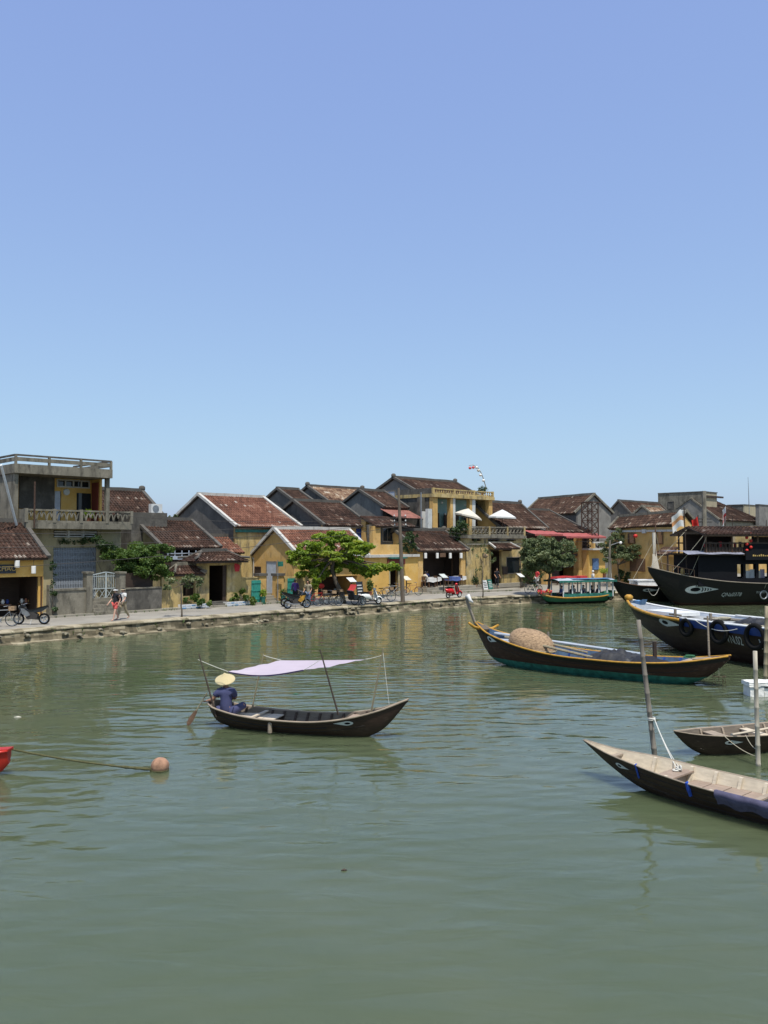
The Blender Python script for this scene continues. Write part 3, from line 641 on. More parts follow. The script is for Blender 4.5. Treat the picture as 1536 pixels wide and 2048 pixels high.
gt = thing('iron_gate', 'white painted double iron gate with arched top above the steps', 'gate', ST, ((ga + gb) / 2, n, z0))
for sgn, (a, c) in ((1, (ga, (ga + gb) / 2 - .02)), (-1, ((ga + gb) / 2 + .02, gb))):
    q = MB(); za, zb = (z1, z1 + .14) if sgn > 0 else (z1 + .14, z1)
    q.bar((a, n, z0), (a, n, za), .05); q.bar((c, n, z0), (c, n, zb), .05); q.bar((a, n, za), (c, n, zb), .05); q.bar((a, n, z0 + .03), (c, n, z0 + .03), .05); q.bar((a, n, zm), (c, n, zm), .045); q.bar((a, n, z1 - .1), (c, n, z1 - .1), .03)
    lf = q.build('gate_leaf', 'gate_white', gt)
    for i in range(1, 7): xx = a + (c - a) * i / 7; MB().bar((xx, n, zm), (xx, n, z1), .025).build('bar', 'gate_white', lf)
    q = MB()
    for i in range(2): xa, xb = a + (c - a) * i / 2, a + (c - a) * (i + 1) / 2; q.bar((xa, n, z0), (xb, n, zm), .022); q.bar((xa, n + .02, zm), (xb, n + .02, z0), .022)
    q.build('lattice', 'gate_white', lf)
# --- C and D, F: tiled houses behind
hC = house('tiled_house', 'dark roofed house behind the balcony of the concrete house', ST, (170, 1030), (327, 1024), 13.5, rR=(284, 983), walls='concrete_dark', trim='mortar_dark', group=GH, horn=1)
q = MB(); xx, zz, yy = X(313, 12.2), Z(313, 1026, 12.2), 12.2
ac = thing('air_conditioner', 'white air conditioner unit on the flat ledge below the dark roof', 'air conditioner', ST, (xx, yy, zz)); boxp(ac, 'case', 'box_white', xx - .42, xx + .42, yy, yy + .35, zz, zz + .62); q = MB(); q.lathe((xx - .08, yy - .005, zz + .3), [(.24, -.02), (.24, 0)], 14, 'Y'); q.build('fan_grille', 'steel_dull', ac)
MB().box(X(262, 11.8), X(334, 11.8), 11.8, 14.5, GZ, Z(313, 1026, 12.2)).top('flat_annex', 'concrete_dark', 'dark flat roofed annex carrying the air conditioner', 'annex', ST, (X(300, 11.8), 11.8, GZ))
n = 9.0
hD = house('tiled_house', 'dark tiled house right of the balcony with weathered verges', ST, (326, 1096), (442, 1096), n, rL=(268, 1039), walls='timber_dark', gw='cream', group=GH, pale=.8, holes=[(X(335, 9.4), X(395, 9.4), Z(360, 1113, 9.4), Z(360, 1101, 9.4))])
boxp(hD, 'balcony_fascia', 'paint_grey_blue', X(325, 8.7), X(400, 8.7), 8.7, 8.85, Z(360, 1119, 8.7), Z(360, 1112, 8.7)); boxp(hD, 'railing', 'paint_grey_blue', X(335, 8.7), X(395, 8.7), 8.72, 8.77, Z(360, 1107.5, 8.7), Z(360, 1106, 8.7))
for px in (336, 350, 364, 378, 392): boxp(hD, 'railing_post', 'paint_grey_blue', X(px, 8.7), X(px, 8.7) + .05, 8.72, 8.77, Z(360, 1112, 8.7), Z(360, 1101, 8.7))
hF = house('tiled_house', 'house with bright red tiled roof and broad white verges behind', ST, (473, 1053), (604, 1054), 12, rL=(397, 990), walls='yellow_old', gw='gable_dark', tile='tile_red', trim='white_trim', group=GH, pale=.95)
boxp(hF, 'green_fascia', 'paint_teal', th_info[hF][0] + .1, th_info[hF][1], 12.2, 12.3, th_info[hF][5] - .42, th_info[hF][5] - .2, label='pale green eaves board')
house('tiled_house', 'low red tiled lean-to roof left of the yellow gable', ST, (425, 1106), (490, 1106), 11.4, rL=(396, 1073), walls='yellow_old', gw='yellow_old', tile='tile_red', trim='mortar_dark', group=GH, pale=.2, trimends=(1, 0))
# --- E: entrance gate with curved tiled roof, low wall with shrine roof
def hip(th, x0, x1, y0, y1, z0, z1, inset, mat, trim, up=.0, pitch=.24):
    ym = (y0 + y1) / 2; a, c = (x0 + inset, ym, z1), (x1 - inset, ym, z1)
    q = MB(); tilequad(q, (x0, y0, z0), (x1, y0, z0), c, a, pitch, .3, .065, .4, 71); tilequad(q, (x1, y1, z0), (x0, y1, z0), a, c, .35, .3, .065, .2, 72)
    tilequad(q, (x0, y1, z0), (x0, y0, z0), a, a, .3, .3, .05, .3, 73); tilequad(q, (x1, y0, z0), (x1, y1, z0), c, c, .3, .3, .05, .3, 74)
    q.build('roof_tiles', mat, th, kind='stuff')
    MB().box(x0 + .05, x1 - .05, y0 + .05, y1 - .05, z0 - .12, z0 - .02).build('eaves_board', 'timber_dark', th)
    capbar(th, 'ridge_cap', trim, a, c, .2, .22, .08)
    for p, e in ((a, (x0, y0, z0)), (a, (x0, y1, z0)), (c, (x1, y0, z0)), (c, (x1, y1, z0))):
        b = MB(); e = Vector(e); p = Vector(p); m_ = p.lerp(e, .6) - Vector((0, 0, .04)); b.tube([p + Vector((0, 0, .05)), m_ + Vector((0, 0, .05)), e + Vector((0, 0, .10 + up))], .085, 6); b.build('hip_cap', trim, th)
n = 5.9
hE = thing('entrance_gate', 'yellow entrance gate with curved dark tiled roof and open doorway', 'gate', ST, (X(437, n), n, GZ))
for a, c in ((396, 419), (455, 482)): boxp(hE, 'pillar', 'yellow_old', X(a, n), X(c, n), n, n + .5, GZ, Z(420, 1131, n))
boxp(hE, 'lintel', 'yellow_old', X(394, n), X(483, n), n - .03, n + .53, Z(420, 1131, n), Z(420, 1124, n))
hip(hE, X(378, n), X(486, n), n - .75, n + 1.3, Z(420, 1122, n), Z(430, 1103, n), 1.1, 'tile_dark', 'mortar_dark', .12)
boxp(hE, 'doorway_post', 'timber_dark', X(448, n), X(454.5, n), n + .1, n + .2, GZ, Z(420, 1131, n)); boxp(hE, 'inner_wall', 'concrete_dark', X(400, n), X(480, n), n + 3.4, n + 3.6, GZ, Z(420, 1125, n))
shade_liner(hE, X(412, n), X(458, n), n + .52, n + 3.3, GZ, Z(420, 1126, n))
for i in range(2): boxp(hE, 'step', 'concrete_dark', X(420, n), X(454, n), n - .4 + i * .25, n + .6, GZ + .08 + i * .12, GZ + .2 + i * .12)
lw = thing('garden_wall', 'low yellow garden wall with dark window and small tiled roof', 'wall', ST, (X(360, n), n, GZ))
wall(lw, 'panel', 'yellow_old', X(325, n), X(395, n), GZ, Z(360, 1153, n), n + .02, .25, [(X(367, n), X(392, n), Z(380, 1192, n), Z(380, 1162, n))])
MB().box(X(366, n), X(393, n), n + 1.2, n + 1.25, GZ, Z(380, 1155, n)).build('dark_recess', 'timber_dark', lw)
hip(lw, X(342, n), X(407, n), n - .4, n + .9, Z(370, 1148, n), Z(370, 1130, n), .55, 'tile_dark', 'concrete_old', .05, .18)
w2 = thing('garden_wall', 'yellow garden wall with hanging red flag beside the entrance gate', 'wall', ST, (X(500, n), n, GZ)); boxp(w2, 'panel', 'yellow_old', X(482.5, n), X(520, n), n + .04, n + .26, GZ, Z(500, 1157, n)); boxp(w2, 'coping', 'yellow_old', X(482.5, n), X(520, n), n + .01, n + .29, Z(500, 1157, n), Z(500, 1154.5, n))
q = MB(); xa, xb = X(470, 5.6), X(480, 5.6); za, zb = Z(475, 1143, 5.6), Z(475, 1127, 5.6)
q.grid([[(xa + (xb - xa) * (j / 6) * (1 if i else .5), 5.62 + .04 * math.sin(j * 1.5 + i), zb + (za - zb) * i / 5) for j in range(7)] for i in range(6)]); q.top('flag', 'cloth_red', 'red flag hanging by the entrance gate', 'flag', ST, (xa, 5.62, za))
# --- G: yellow gable house and its gateway
hG = house('tiled_house', 'yellow gabled house with white verges and red tiles behind the broad tree', ST, (593, 1107), (743, 1108), 7.0, rL=(548, 1058), walls='yellow', gw='yellow', tile='tile_red', trim='white_trim', group=GH, pale=.95, over=.4, rear=1.7,
           holes=[(X(636, 7.4), X(726, 7.4), GZ + .1, Z(680, 1152, 7.4))])
x0, x1, ye, yr, yb, ze, zr, yw, zw = th_info[hG]
boxp(hG, 'white_gutter', 'whitewash', x0 + 1.4, x1 + .1, ye - .12, ye + .0, ze - .22, ze - .04)
boxp(hG, 'back_room_wall', 'timber_dark', x0 + .3, x1 - .3, yw + 2.4, yw + 2.5, GZ, zw)
shade_liner(hG, X(630, 7.4), X(730, 7.4), yw + .22, yw + 2.3, GZ, Z(680, 1150, 7.4))
def side_window(th, px0, px1, py0, py1, x, frame, pane, name='window', fw=.07):
    a, c = ST.pu(px0, (py0 + py1) / 2, x), ST.pu(px1, (py0 + py1) / 2, x); zt_, zb_ = ST.pu((px0 + px1) / 2, py0, x).z, ST.pu((px0 + px1) / 2, py1, x).z
    y1_, y0_ = a.y, c.y; q = MB(); xf = x - .05
    q.box(xf, x + .03, y0_ - fw, y1_ + fw, zt_, zt_ + fw); q.box(xf, x + .03, y0_ - fw, y1_ + fw, zb_ - fw, zb_); q.box(xf, x + .03, y0_ - fw, y0_, zb_, zt_); q.box(xf, x + .03, y1_, y1_ + fw, zb_, zt_)
    w = q.build(name, frame, th); MB().box(x - .012, x + .02, y0_, y1_, zb_, zt_).build('pane', pane, w); return w
side_window(hG, 487, 507, 1117, 1155, x0 + .1, 'white_trim', 'black_flat'); side_window(hG, 534, 553, 1124, 1186, x0 + .1, 'timber_grey', 'paint_grey_blue', 'door')  # black panel paints the dark room behind the open window
side_window(hG, 511, 521, 1135, 1150, x0 + .1, 'timber_dark', 'timber_dark')
n = 5.85
for i, (a, c) in enumerate(((519, 533), (554, 568))):
    p = thing('gate_pier', 'yellow plaster gate pier on the %s of the stepped passage' % ('left', 'right')[i], 'pier', ST, (X(a, n), n, GZ), 'gate piers'); boxp(p, 'shaft', 'yellow', X(a, n), X(c, n), n, n + .5, GZ, Z(a, 1152, n)); boxp(p, 'cap', 'mortar_dark', X(a, n) - .07, X(c, n) + .07, n - .07, n + .57, Z(a, 1152, n), Z(a, 1147, n))
for i, (a, c, t, bt) in enumerate(((500, 518.5, 1161, 1205), (572, 588, 1157, 1201))):
    z0, z1 = Z(a, bt, n - .2), Z(a, t, n - .2); d = thing('gate_leaf', 'open teal wooden gate leaf %s' % ('left of the passage beside the white planter', 'right of the passage beside the parked motorbikes')[i], 'gate', ST, (X(a, n), n - .2, GZ), 'teal gate leaves')
    xa, xb = X(a, n), X(c, n); k = 5
    for j in range(k): MB().box(xa + (xb - xa) * j / k + .006, xa + (xb - xa) * (j + 1) / k - .006, n - .2, n - .16, z0, z1).build('board', 'shutter_teal', d)
    for f in (.12, .5, .86): zz = z0 + (z1 - z0) * f; MB().box(xa, xb, n - .23, n - .2, zz, zz + .09).build('rail', 'shutter_teal', d)
st = thing('front_steps', 'pale steps between the yellow gate piers', 'steps', ST, (X(544, n), n, GZ))
for i in range(4): boxp(st, 'step', 'stone_pave', X(533.5, n), X(553.5, n), n - .3 + i * .28, n + 1.3, GZ + .16 * i, GZ + .16 * (i + 1))
w3 = thing('garden_wall', 'yellow plaster wall behind the right teal gate leaf', 'wall', ST, (X(580, n), n, GZ)); boxp(w3, 'panel', 'yellow_old', X(568.5, n), X(632, n), n + .1, n + .3, GZ, Z(600, 1153, n))
# --- H: dark roofs behind
house('tiled_house', 'brown tiled house with dark gable, left of the pale tan roof', ST, (649, 1049), (690, 1049), 12.6, rL=(555, 978), walls='yellow_old', gw='gable_dark', tile='tile_brown', group=GH)
house('tiled_house', 'house with mottled tan roof on the skyline', ST, (662, 1008), (772, 1011), 17, rL=(615, 973), walls='gable_dark', tile='tile_tan', group=GH, horn=1)
hH = house('tiled_house', 'dark roofed house above the broad tree with yellow upper wall', ST, (649, 1051), (742, 1050), 10.2, rR=(679, 1006), walls='yellow', gw='gable_dark', group=GH, rear=.6)
boxp(hH, 'shutter_door', 'paint_blue', X(713, 10.5), X(722, 10.5), 10.46, 10.54, Z(717, 1086, 10.5), Z(717, 1057, 10.5)); boxp(hH, 'corner_pillar', 'yellow', X(726, 10.2), X(737, 10.2), 9.9, 10.4, GZ, Z(730, 1037, 10.2)); boxp(hH, 'white_band', 'white_trim', X(648, 10.5), X(724, 10.5), 10.45, 10.55, Z(690, 1056, 10.5), Z(690, 1052, 10.5))
hI = house('tiled_house', 'grey gabled house with dark roof left of the utility pole top', ST, (769, 1015), (818, 1015), 11, rL=(718, 981), walls='gable_dark', gw='gable_grey', tile='tile_brown', group=GH)
x0, x1 = th_info[hI][:2]
aw = thing('sheet_awning', 'rusty red metal sheet awning behind the utility pole', 'awning', ST, (X(800, 9.8), 9.8, Z(800, 1036, 9.8)))
q = MB(); xa, xb = X(774, 10.4), X(829, 10.4); za, zb = Z(800, 1036, 9.5), Z(800, 1019, 10.9)
q.grid([[(xa + (xb - xa) * j / 30, y, z + .03 * (j % 2)) for j in range(31)] for y, z in ((9.3, za), (11.2, zb))]); q.build('sheet', 'rust_sheet', aw); MB().bar((xa, 9.4, za - .05), (xb, 9.4, za - .05), .06).build('front_beam', 'timber_dark', aw)
for xx in (xa + .1, xb - .1): MB().bar((xx, 9.42, GZ + 3), (xx, 9.42, za - .06), .07).build('prop', 'timber_dark', aw)
hJ = house('tiled_house', 'tallest tiled house on the skyline behind the terrace cafe', ST, (839, 987), (962, 992), 12.5, rL=(787, 956), walls='gable_dark', gw='gable_grey', tile='tile_brown', group=GH, horn=1)
side_window(hJ, 770, 790, 983, 995, th_info[hJ][0] + .1, 'timber_grey', 'paint_grey_blue')
# --- N: yellow wall house with flat terrace
n = 6.2; x0, x1 = X(737, n), X(836, n); zc = Z(790, 1109, n)
hN = thing('yellow_house', 'plain yellow house with white cornice behind the utility pole', 'house', ST, ((x0 + x1) / 2, n, GZ))
dx0, dx1, dz1 = X(780, n), X(796, n), Z(788, 1140, n)
wall(hN, 'front_wall', 'yellow_bright', x0, x1, GZ, zc - .2, n, .25, [(dx0, dx1, GZ + .15, dz1)]); boxp(hN, 'side_wall', 'yellow', x0, x0 + .2, n + .25, n + 4, GZ, zc - .2); boxp(hN, 'cornice', 'white_trim', x0 - .1, x1, n - .2, n + 3.9, zc - .2, zc)
boxp(hN, 'inner_wall', 'timber_dark', x0 + .2, x1, n + 2.5, n + 2.6, GZ, zc - .2); boxp(hN, 'door_surround', 'cream', dx1, dx1 + .18, n - .03, n + .2, GZ, dz1 + .12); boxp(hN, 'door_surround', 'cream', dx0 - .12, dx0, n - .03, n + .2, GZ, dz1 + .12)
boxp(hN, 'fascia_board', 'door_red', X(774, n), X(809, n), n - .08, n - .002, Z(790, 1129, n), Z(790, 1118, n)); boxp(hN, 'door_hood', 'paint_teal', X(775, n), X(806, n), n - .5, n - .01, Z(790, 1117, n), Z(790, 1114.5, n))
shade_liner(hN, dx0 - .2, dx1 + .2, n + .26, n + 2.4, GZ, dz1 + .2)
boxp(hN, 'parapet', 'yellow', X(742, n + .6), X(801, n + .6), n + .6, n + .8, zc, Z(770, 1089, n + .6)); boxp(hN, 'upper_pillar', 'yellow', X(746, 8.6), X(761, 8.6), 8.6, 9, zc, Z(750, 1052, 8.6)); 
wall(hN, 'upper_wall', 'concrete_dark', X(737, 9), X(826, 9), zc - .2, Z(770, 1050, 9), 9, .2, [(X(766, 9), X(795, 9), Z(780, 1082, 9), Z(780, 1056, 9))]); boxp(hN, 'upper_shade', 'timber_dark', X(764, 9.3), X(797, 9.3), 9.9, 9.95, zc, Z(780, 1052, 9)); window(hN, X(766, 9), X(795, 9), Z(780, 1082, 9), Z(780, 1056, 9), 9, 'timber_grey', None, 2)
roof4(hN, (X(752, 8.5), 8.4, Z(780, 1053, 8.4)), (X(830, 8.5), 8.4, Z(780, 1053, 8.4)), (X(830, 8.5), 10.4, Z(780, 1034, 10.4)), (X(752, 8.5), 10.4, Z(780, 1034, 10.4)), 'tile_dark')
boxp(hN, 'door_step', 'stone_pave', dx0 - .3, dx1 + .3, n - .5, n, GZ + .1, GZ + .25)
# --- M: low open restaurant with white lanterns
n = 6.0
hM = house('tiled_restaurant', 'low open restaurant with dark tiled roof, lanterns and set tables', ST, (838, 1102), (938, 1100), n, rR=(888, 1062), walls='yellow', gw='yellow', group=GH, pale=.95, over=.3, rear=.25, horn=1,
           holes=[(X(846, 6.3), X(922, 6.3), GZ, Z(880, 1103, 6.3))])
x0, x1, ye, yr, yb, ze, zr, yw, zw = th_info[hM]
boxp(hM, 'floor', 'stone_pave', x0 + .1, x1, 5.2, yb, GZ + .02, GZ + .46); boxp(hM, 'step', 'stone_pave', x0 + .3, x1 + .4, 4.9, 5.2, GZ + .0, GZ + .25)
boxp(hM, 'beam', 'timber_dark', X(846, 6.3), X(922, 6.3), 6.25, 6.45, Z(880, 1106, 6.3), zw - .02); boxp(hM, 'back_partition', 'timber_dark', x0 + .3, x1 - .3, yr - .3, yr - .2, GZ + .46, zw)
boxp(hM, 'inner_pillar', 'timber_brown', X(903, 7.6), X(908, 7.6), 7.5, 7.65, GZ + .46, zw)
shade_liner(hM, x0 + .32, x1 - .32, yw + .22, yr - .32, GZ + .47, zw - .05)
for i, (px, w_) in enumerate(((851, .12), (874.5, .12), (900.5, .12), (922, .13))): cyl_lantern(px, 1106, 1116.5, 5.95, w_, 'white cylinder lantern, %s from the left under the low restaurant eaves' % ('first', 'second', 'third', 'fourth')[i])
MB().box(X(880, 6), X(891, 6), 5.98, 6.02, Z(885, 1114, 6), Z(885, 1106, 6)).top('name_board', 'timber_brown', 'small wooden name board under the low restaurant eaves', 'sign', ST, (X(885, 6), 5.98, Z(885, 1114, 6)))
# --- K: flat roofed yellow building with open upper floor; L: terrace building in front
n = 9.0; x0, x1 = X(866, n), X(985, n); zf = Z(920, 1056, n); zt = Z(920, 997, n); zp = Z(920, 979.5, n)
hK = thing('yellow_building', 'flat roofed yellow building with open upper bays and teal room inside', 'building', ST, ((x0 + x1) / 2, n, GZ))
boxp(hK, 'lower_wall', 'yellow_old', x0, x1, n + .05, n + .25, GZ, zf); boxp(hK, 'left_wall', 'concrete_dark', x0, x0 + .25, n + .5, n + 4.2, GZ, zt); boxp(hK, 'right_wall', 'yellow_old', x1 - .25, x1, n + .5, n + 4.2, GZ, zt); boxp(hK, 'room_wall', 'teal_wall', x0 + .25, x1 - .25, n + 1.7, n + 1.9, zf, zt)
boxp(hK, 'floor_slab', 'concrete_old', x0 - .1, x1, n - .2, n + 4.4, zf - .2, zf); boxp(hK, 'roof_slab', 'yellow_old', x0 - .08, x1 + .1, n - .2, n + 4.5, zt, zt + .3)
for a, c, mt in ((866, 875.5, 'yellow'), (901, 906, 'yellow'), (906.5, 911, 'whitewash'), (940, 944.5, 'yellow'), (945, 951, 'whitewash'), (978, 985, 'yellow')): boxp(hK, 'column', mt, X(a, n), X(c, n), n, n + .4, zf, zt)
for a, c in ((875, 901), (911, 940), (951, 978)): boxp(hK, 'dark_screen', 'timber_dark', X(a, n), X(c, n), n + 1.3, n + 1.35, zf, zf + 1.35)
balustrade(hK, x0, x1, n - .1, zt + .3, zp, 'yellow_old', 'yellow_old', 27, 'spindle', 4); boxp(hK, 'side_parapet', 'concrete_dark', x0, x0 + .14, n + .1, n + 4.4, zt + .3, zp)
boxp(hK, 'white_door_post', 'whitewash', X(858, n - .4), X(866, n - .4), n - .3, n, GZ + 3, Z(862, 1018, n)); boxp(hK, 'side_door', 'whitewash', X(845, n + .6), X(851, n + .6), n + .6, n + .7, GZ + 3, Z(850, 1022, n)); boxp(hK, 'side_annex_wall', 'concrete_dark', X(838, n + .9), x0 - .02, n + .9, n + 1.1, GZ, zt); MB().tube([(X(840.5, n), n - .1, GZ + 3), (X(840.5, n), n - .1, Z(840, 985, n))], .06).build('drain_pipe', 'steel_dull', hK)
for i, (px, py) in enumerate(((884, 1005), (899, 1006), (930, 1010), (975, 1012), (891, 1028), (905, 1041))):
    q = MB(); p = ST.pn(px, py, n + .7); q.ball(p, .1, 8, 6); q.top('globe_lamp', 'lantern_white', 'small white globe lamp in the open upper floor, %s' % ('first bay top left', 'first bay top right', 'middle bay', 'right bay', 'low in the first bay', 'beside the middle column')[i], 'lamp', ST, tuple(p - Vector((0, 0, .1))), 'globe lamps upstairs')
n = 6.5; x0, x1 = X(932, n), X(1046, n); zd = Z(985, 1071, n); zt = Z(985, 1053.5, n)
hL = thing('terrace_cafe', 'faded yellow cafe with roof terrace, balustrade and small tiled door canopy', 'cafe', ST, ((x0 + x1) / 2, n, GZ))
hs = [(X(a, n), X(c, n), Z(985, 1082, n), Z(985, 1077, n)) for a, c in ((944, 963), (976, 1001), (1013, 1032))]
wx0, wx1, wz0, wz1 = X(1013, n), X(1040, n), Z(1026, 1146, n), Z(1026, 1115, n); dx0, dx1, dz = X(982, n), X(1003, n), Z(990, 1102, n)
wall(hL, 'front_wall', 'yellow_old', x0, x1, GZ, zd - .25, n, .25, hs + [(wx0, wx1, wz0, wz1), (dx0, dx1, GZ, dz)])
boxp(hL, 'terrace_slab', 'concrete_old', x0 - .1, x1 + .2, n - .25, 9.0, zd - .25, zd); boxp(hL, 'left_wall', 'yellow_old', x0, x0 + .2, n + .25, 8.9, GZ, zd - .25); boxp(hL, 'right_wall', 'yellow_old', x1 - .2, x1, n + .25, 8.9, GZ, zd - .25); boxp(hL, 'inner_wall', 'timber_dark', x0 + .2, x1 - .2, 8.6, 8.8, GZ, zd - .25)
boxp(hL, 'band', 'concrete_old', x0, x1 + .1, n - .08, n - .003, Z(985, 1090, n), Z(985, 1087, n))
balustrade(hL, X(938, n), x1, n - .2, zd, zt, 'concrete_old', 'yellow_old', 15, 'ring', 4)
window(hL, wx0, wx1, wz0, wz1, n, 'timber_grey', None, 0)
cx0, cx1 = X(973, n), X(1022, n); roof4(hL, (cx0, n - 1.0, Z(998, 1097, n)), (cx1, n - 1.0, Z(998, 1097, n)), (cx1 - .25, n + .0, Z(998, 1086, n)), (cx0 + .25, n + .0, Z(998, 1086, n)), 'tile_dark', name='canopy_tiles', pitch=.22)
for e, r_ in (((cx0, n - 1.0, Z(998, 1097, n)), (cx0 + .25, n, Z(998, 1086, n))), ((cx1, n - 1.0, Z(998, 1097, n)), (cx1 - .25, n, Z(998, 1086, n)))): capbar(hL, 'canopy_verge', 'white_trim', e, r_, .14, .14)
capbar(hL, 'canopy_ridge', 'concrete_old', (cx0 + .25, n - .05, Z(998, 1086, n)), (cx1 - .25, n - .05, Z(998, 1086, n)), .16, .16)
for px in (980, 1006): boxp(hL, 'canopy_bracket', 'timber_dark', X(px, n), X(px, n) + .1, n - .9, n - .005, Z(998, 1102, n), Z(998, 1098.5, n))
boxp(hL, 'plinth', 'stone_pave', x0 + .1, x1, n - .4, n - .002, GZ + .05, GZ + .4); MB().box(X(1004, n), X(1013, n), n - .12, n - .01, Z(1008, 1149, n), Z(1008, 1133, n)).build('notice_box', 'timber_dark', hL)
shade_liner(hL, dx0 - .1, dx1 + .1, n + .26, n + 2.0, GZ, dz + .1)
# yellow gable to the right of the terrace, P1 and P2 with red awnings
boxp(hL, 'stair_wall', 'yellow', X(985, 9.3), X(1022, 9.3), 9.1, 9.3, zd, Z(1000, 1030, 9.3))
hP = house('tiled_house', 'dark tiled house with red awning right of the roof terrace', ST, (1000, 1056), (1097, 1056), 7.6, rR=(1040, 1008), walls='timber_dark', gw='yellow', tile='tile_brown', group=GH, pale=.9, horn=1, rear=.7)
hP2 = house('tiled_restaurant', 'brown tiled restaurant with long red awning behind the grey tree', ST, (1090, 1063), (1181, 1064), 7.2, rR=(1098, 1022), walls='timber_dark', gw='yellow', tile='tile_brown', group=GH, rear=.7, holes=[(X(1118, 7.55), X(1158, 7.55), GZ + .05, Z(1140, 1135, 7.55))])
boxp(hP2, 'yellow_pier', 'yellow', X(1157, 6.9), X(1164, 6.9), 6.9, 7.5, GZ, Z(1160, 1072, 6.9)); boxp(hP2, 'yellow_pier', 'yellow', X(1092, 6.9), X(1103, 6.9), 6.9, 7.5, GZ, Z(1100, 1070, 6.9)); boxp(hP2, 'upper_beam', 'timber_dark', X(1104, 6.9), X(1157, 6.9), 7.0, 7.2, Z(1140, 1112, 6.9), Z(1140, 1108, 6.9)); boxp(hP2, 'back_room_wall', 'timber_dark', X(1100, 7.6), X(1165, 7.6), 10, 10.1, GZ, Z(1140, 1070, 7.6))
for i, (a, c, py, nn) in enumerate(((1049, 1105, 1064, 7.3), (1112, 1192, 1069, 6.9))):
    z0 = Z((a + c) / 2, py + 4, nn - 1.0); z1 = Z((a + c) / 2, py - 3, nn); t = thing('fabric_awning', ['short red awning right of the roof terrace', 'long red awning under the brown restaurant roof'][i], 'awning', ST, (X(a, nn), nn, z0), 'red awnings'); xa, xb = X(a, nn), X(c, nn); q = MB()
    q.grid([[(xa + (xb - xa) * j / 12, nn - 1.2 + 1.2 * k / 4, z0 + (z1 - z0) * k / 4 - .05 * math.sin(math.pi * k / 4) + .02 * math.sin(j * 2.2)) for j in range(13)] for k in range(5)]); q.build('canvas', 'awning_red', t); q = MB(); q.grid([[(xa + (xb - xa) * j / 40, nn - 1.2, z0 - .14 * (k) - (.05 * (j % 2) if k else 0)) for j in range(41)] for k in range(2)]); q.build('valance', 'awning_red', t)
    for xx in (xa, xb): MB().tube([(xx, nn - 1.2, z0 - .02), (xx, nn, z1 - .3)], .025, 5).build('arm', 'iron_dark', t)
# --- R: tall narrow yellow wall with blue shutter, lattice mast on its terrace
n = 6.2; x0, x1 = X(1177, n), X(1210, n); zt = Z(1190, 1100, n)
hR = thing('yellow_house', 'narrow yellow house with blue shutters and small balcony by the lattice mast', 'house', ST, ((x0 + x1) / 2, n, GZ)); wx0, wx1, wz0, wz1 = X(1184.5, n), X(1195.5, n), Z(1190, 1139, n), Z(1190, 1118, n)
wall(hR, 'front_wall', 'yellow_bright', x0, x1, GZ, zt, n, .25, [(wx0, wx1, wz0, wz1)]); window(hR, wx0, wx1, wz0, wz1, n, 'shutter_blue', 'shutter_blue', 0, open_=10); boxp(hR, 'side_wall', 'yellow', x0, x0 + .2, n + .25, n + 3, GZ, zt); boxp(hR, 'floor_slab', 'white_trim', x0 - .1, x1 + .1, n - .6, n + 3, zt, zt + .18)
boxp(hR, 'balcony_rail', 'white_trim', x0, x0 + 1.9, n - .6, n - .45, zt + .7, zt + .85); boxp(hR, 'balcony_post', 'yellow', x1 - .6, x1 - .3, n - .6, n - .3, zt + .18, zt + .95); boxp(hR, 'balcony_post', 'yellow', x0, x0 + .3, n - .6, n - .3, zt + .18, zt + .7); wall(hR, 'upper_wall', 'yellow', x0, x1, zt + .18, Z(1190, 1062, n), n + 1.6, .2); boxp(hR, 'flat_roof', 'concrete_old', x0 - .1, x1 + .1, n + 1.3, n + 4, Z(1190, 1062, n), Z(1190, 1059, n))
lm = thing('lattice_mast', 'rusty steel lattice mast standing on the narrow house balcony', 'mast', ST, ((x0 + x1) / 2, n, zt + .18)); z0, z1 = zt + .18, Z(1195, 1004, n)
C4 = [(x0 + .7, n), (x0 + 1.9, n), (x0 + 1.9, n + 1.2), (x0 + .7, n + 1.2)]
for p in C4: MB().bar((*p, z0), (*p, z1), .1).build('leg', 'rust', lm)
k = 5
for s_ in range(4):
    q = MB(); a, c = C4[s_], C4[(s_ + 1) % 4]
    for i in range(k):
        za, zb = z0 + (z1 - z0) * i / k, z0 + (z1 - z0) * (i + 1) / k; q.bar((*a, za), (*c, zb), .05); q.bar((*c, za), (*a, zb), .05); q.bar((*a, zb), (*c, zb), .06)
    q.build('bracing', 'rust', lm)
MB().box(x0 + .3, x0 + 2.4, n - .1, n, z1 - .1, z1).build('cross_arm', 'rust', lm); MB().box(x0 + .3, x0 + 2.4, n + 1.2, n + 1.3, z1 - .1, z1).build('cross_arm', 'rust', lm)
# --- Q: brown roof turned towards the left, S: yellow house facing left on the bend
def turned_house(name, label, corner, a, L, half, ze, zr, over, wallm, gm, tile, trim, tilt=0, holes=(), **kw):
    fr = Frame((corner[0], corner[1]), a)      # corner = right near end of the front eave
    th = thing(name, label, 'house', fr, (-L / 2, over, GZ), GH); s = (zr - ze) / half; yb = 2 * half; zw = ze + over * s - .13
    wall(th, 'front_wall', wallm, -L + .1, -.1, GZ, zw + min(0, tilt), over, .2, holes)
    for x in (-L + .1, -.32): gable(th, gm, x, .2, over + .2, yb - over, GZ, zw + .2 * s, half, zr - .13, zw)
    gable_roof(th, -L, 0, 0, half, yb, ze, zr, ze, tile, trim, tilt, **kw); return th, fr
turned_house('tiled_house', 'brown roofed house with pale grey gable behind the lattice mast', (22.9 - .92 * 2.6, 92 - .39 * 2.6), 157, 10.7, 2.6, 7.8, 9.87, .3, 'gable_dark', 'gable_grey', 'tile_brown', 'concrete_old')
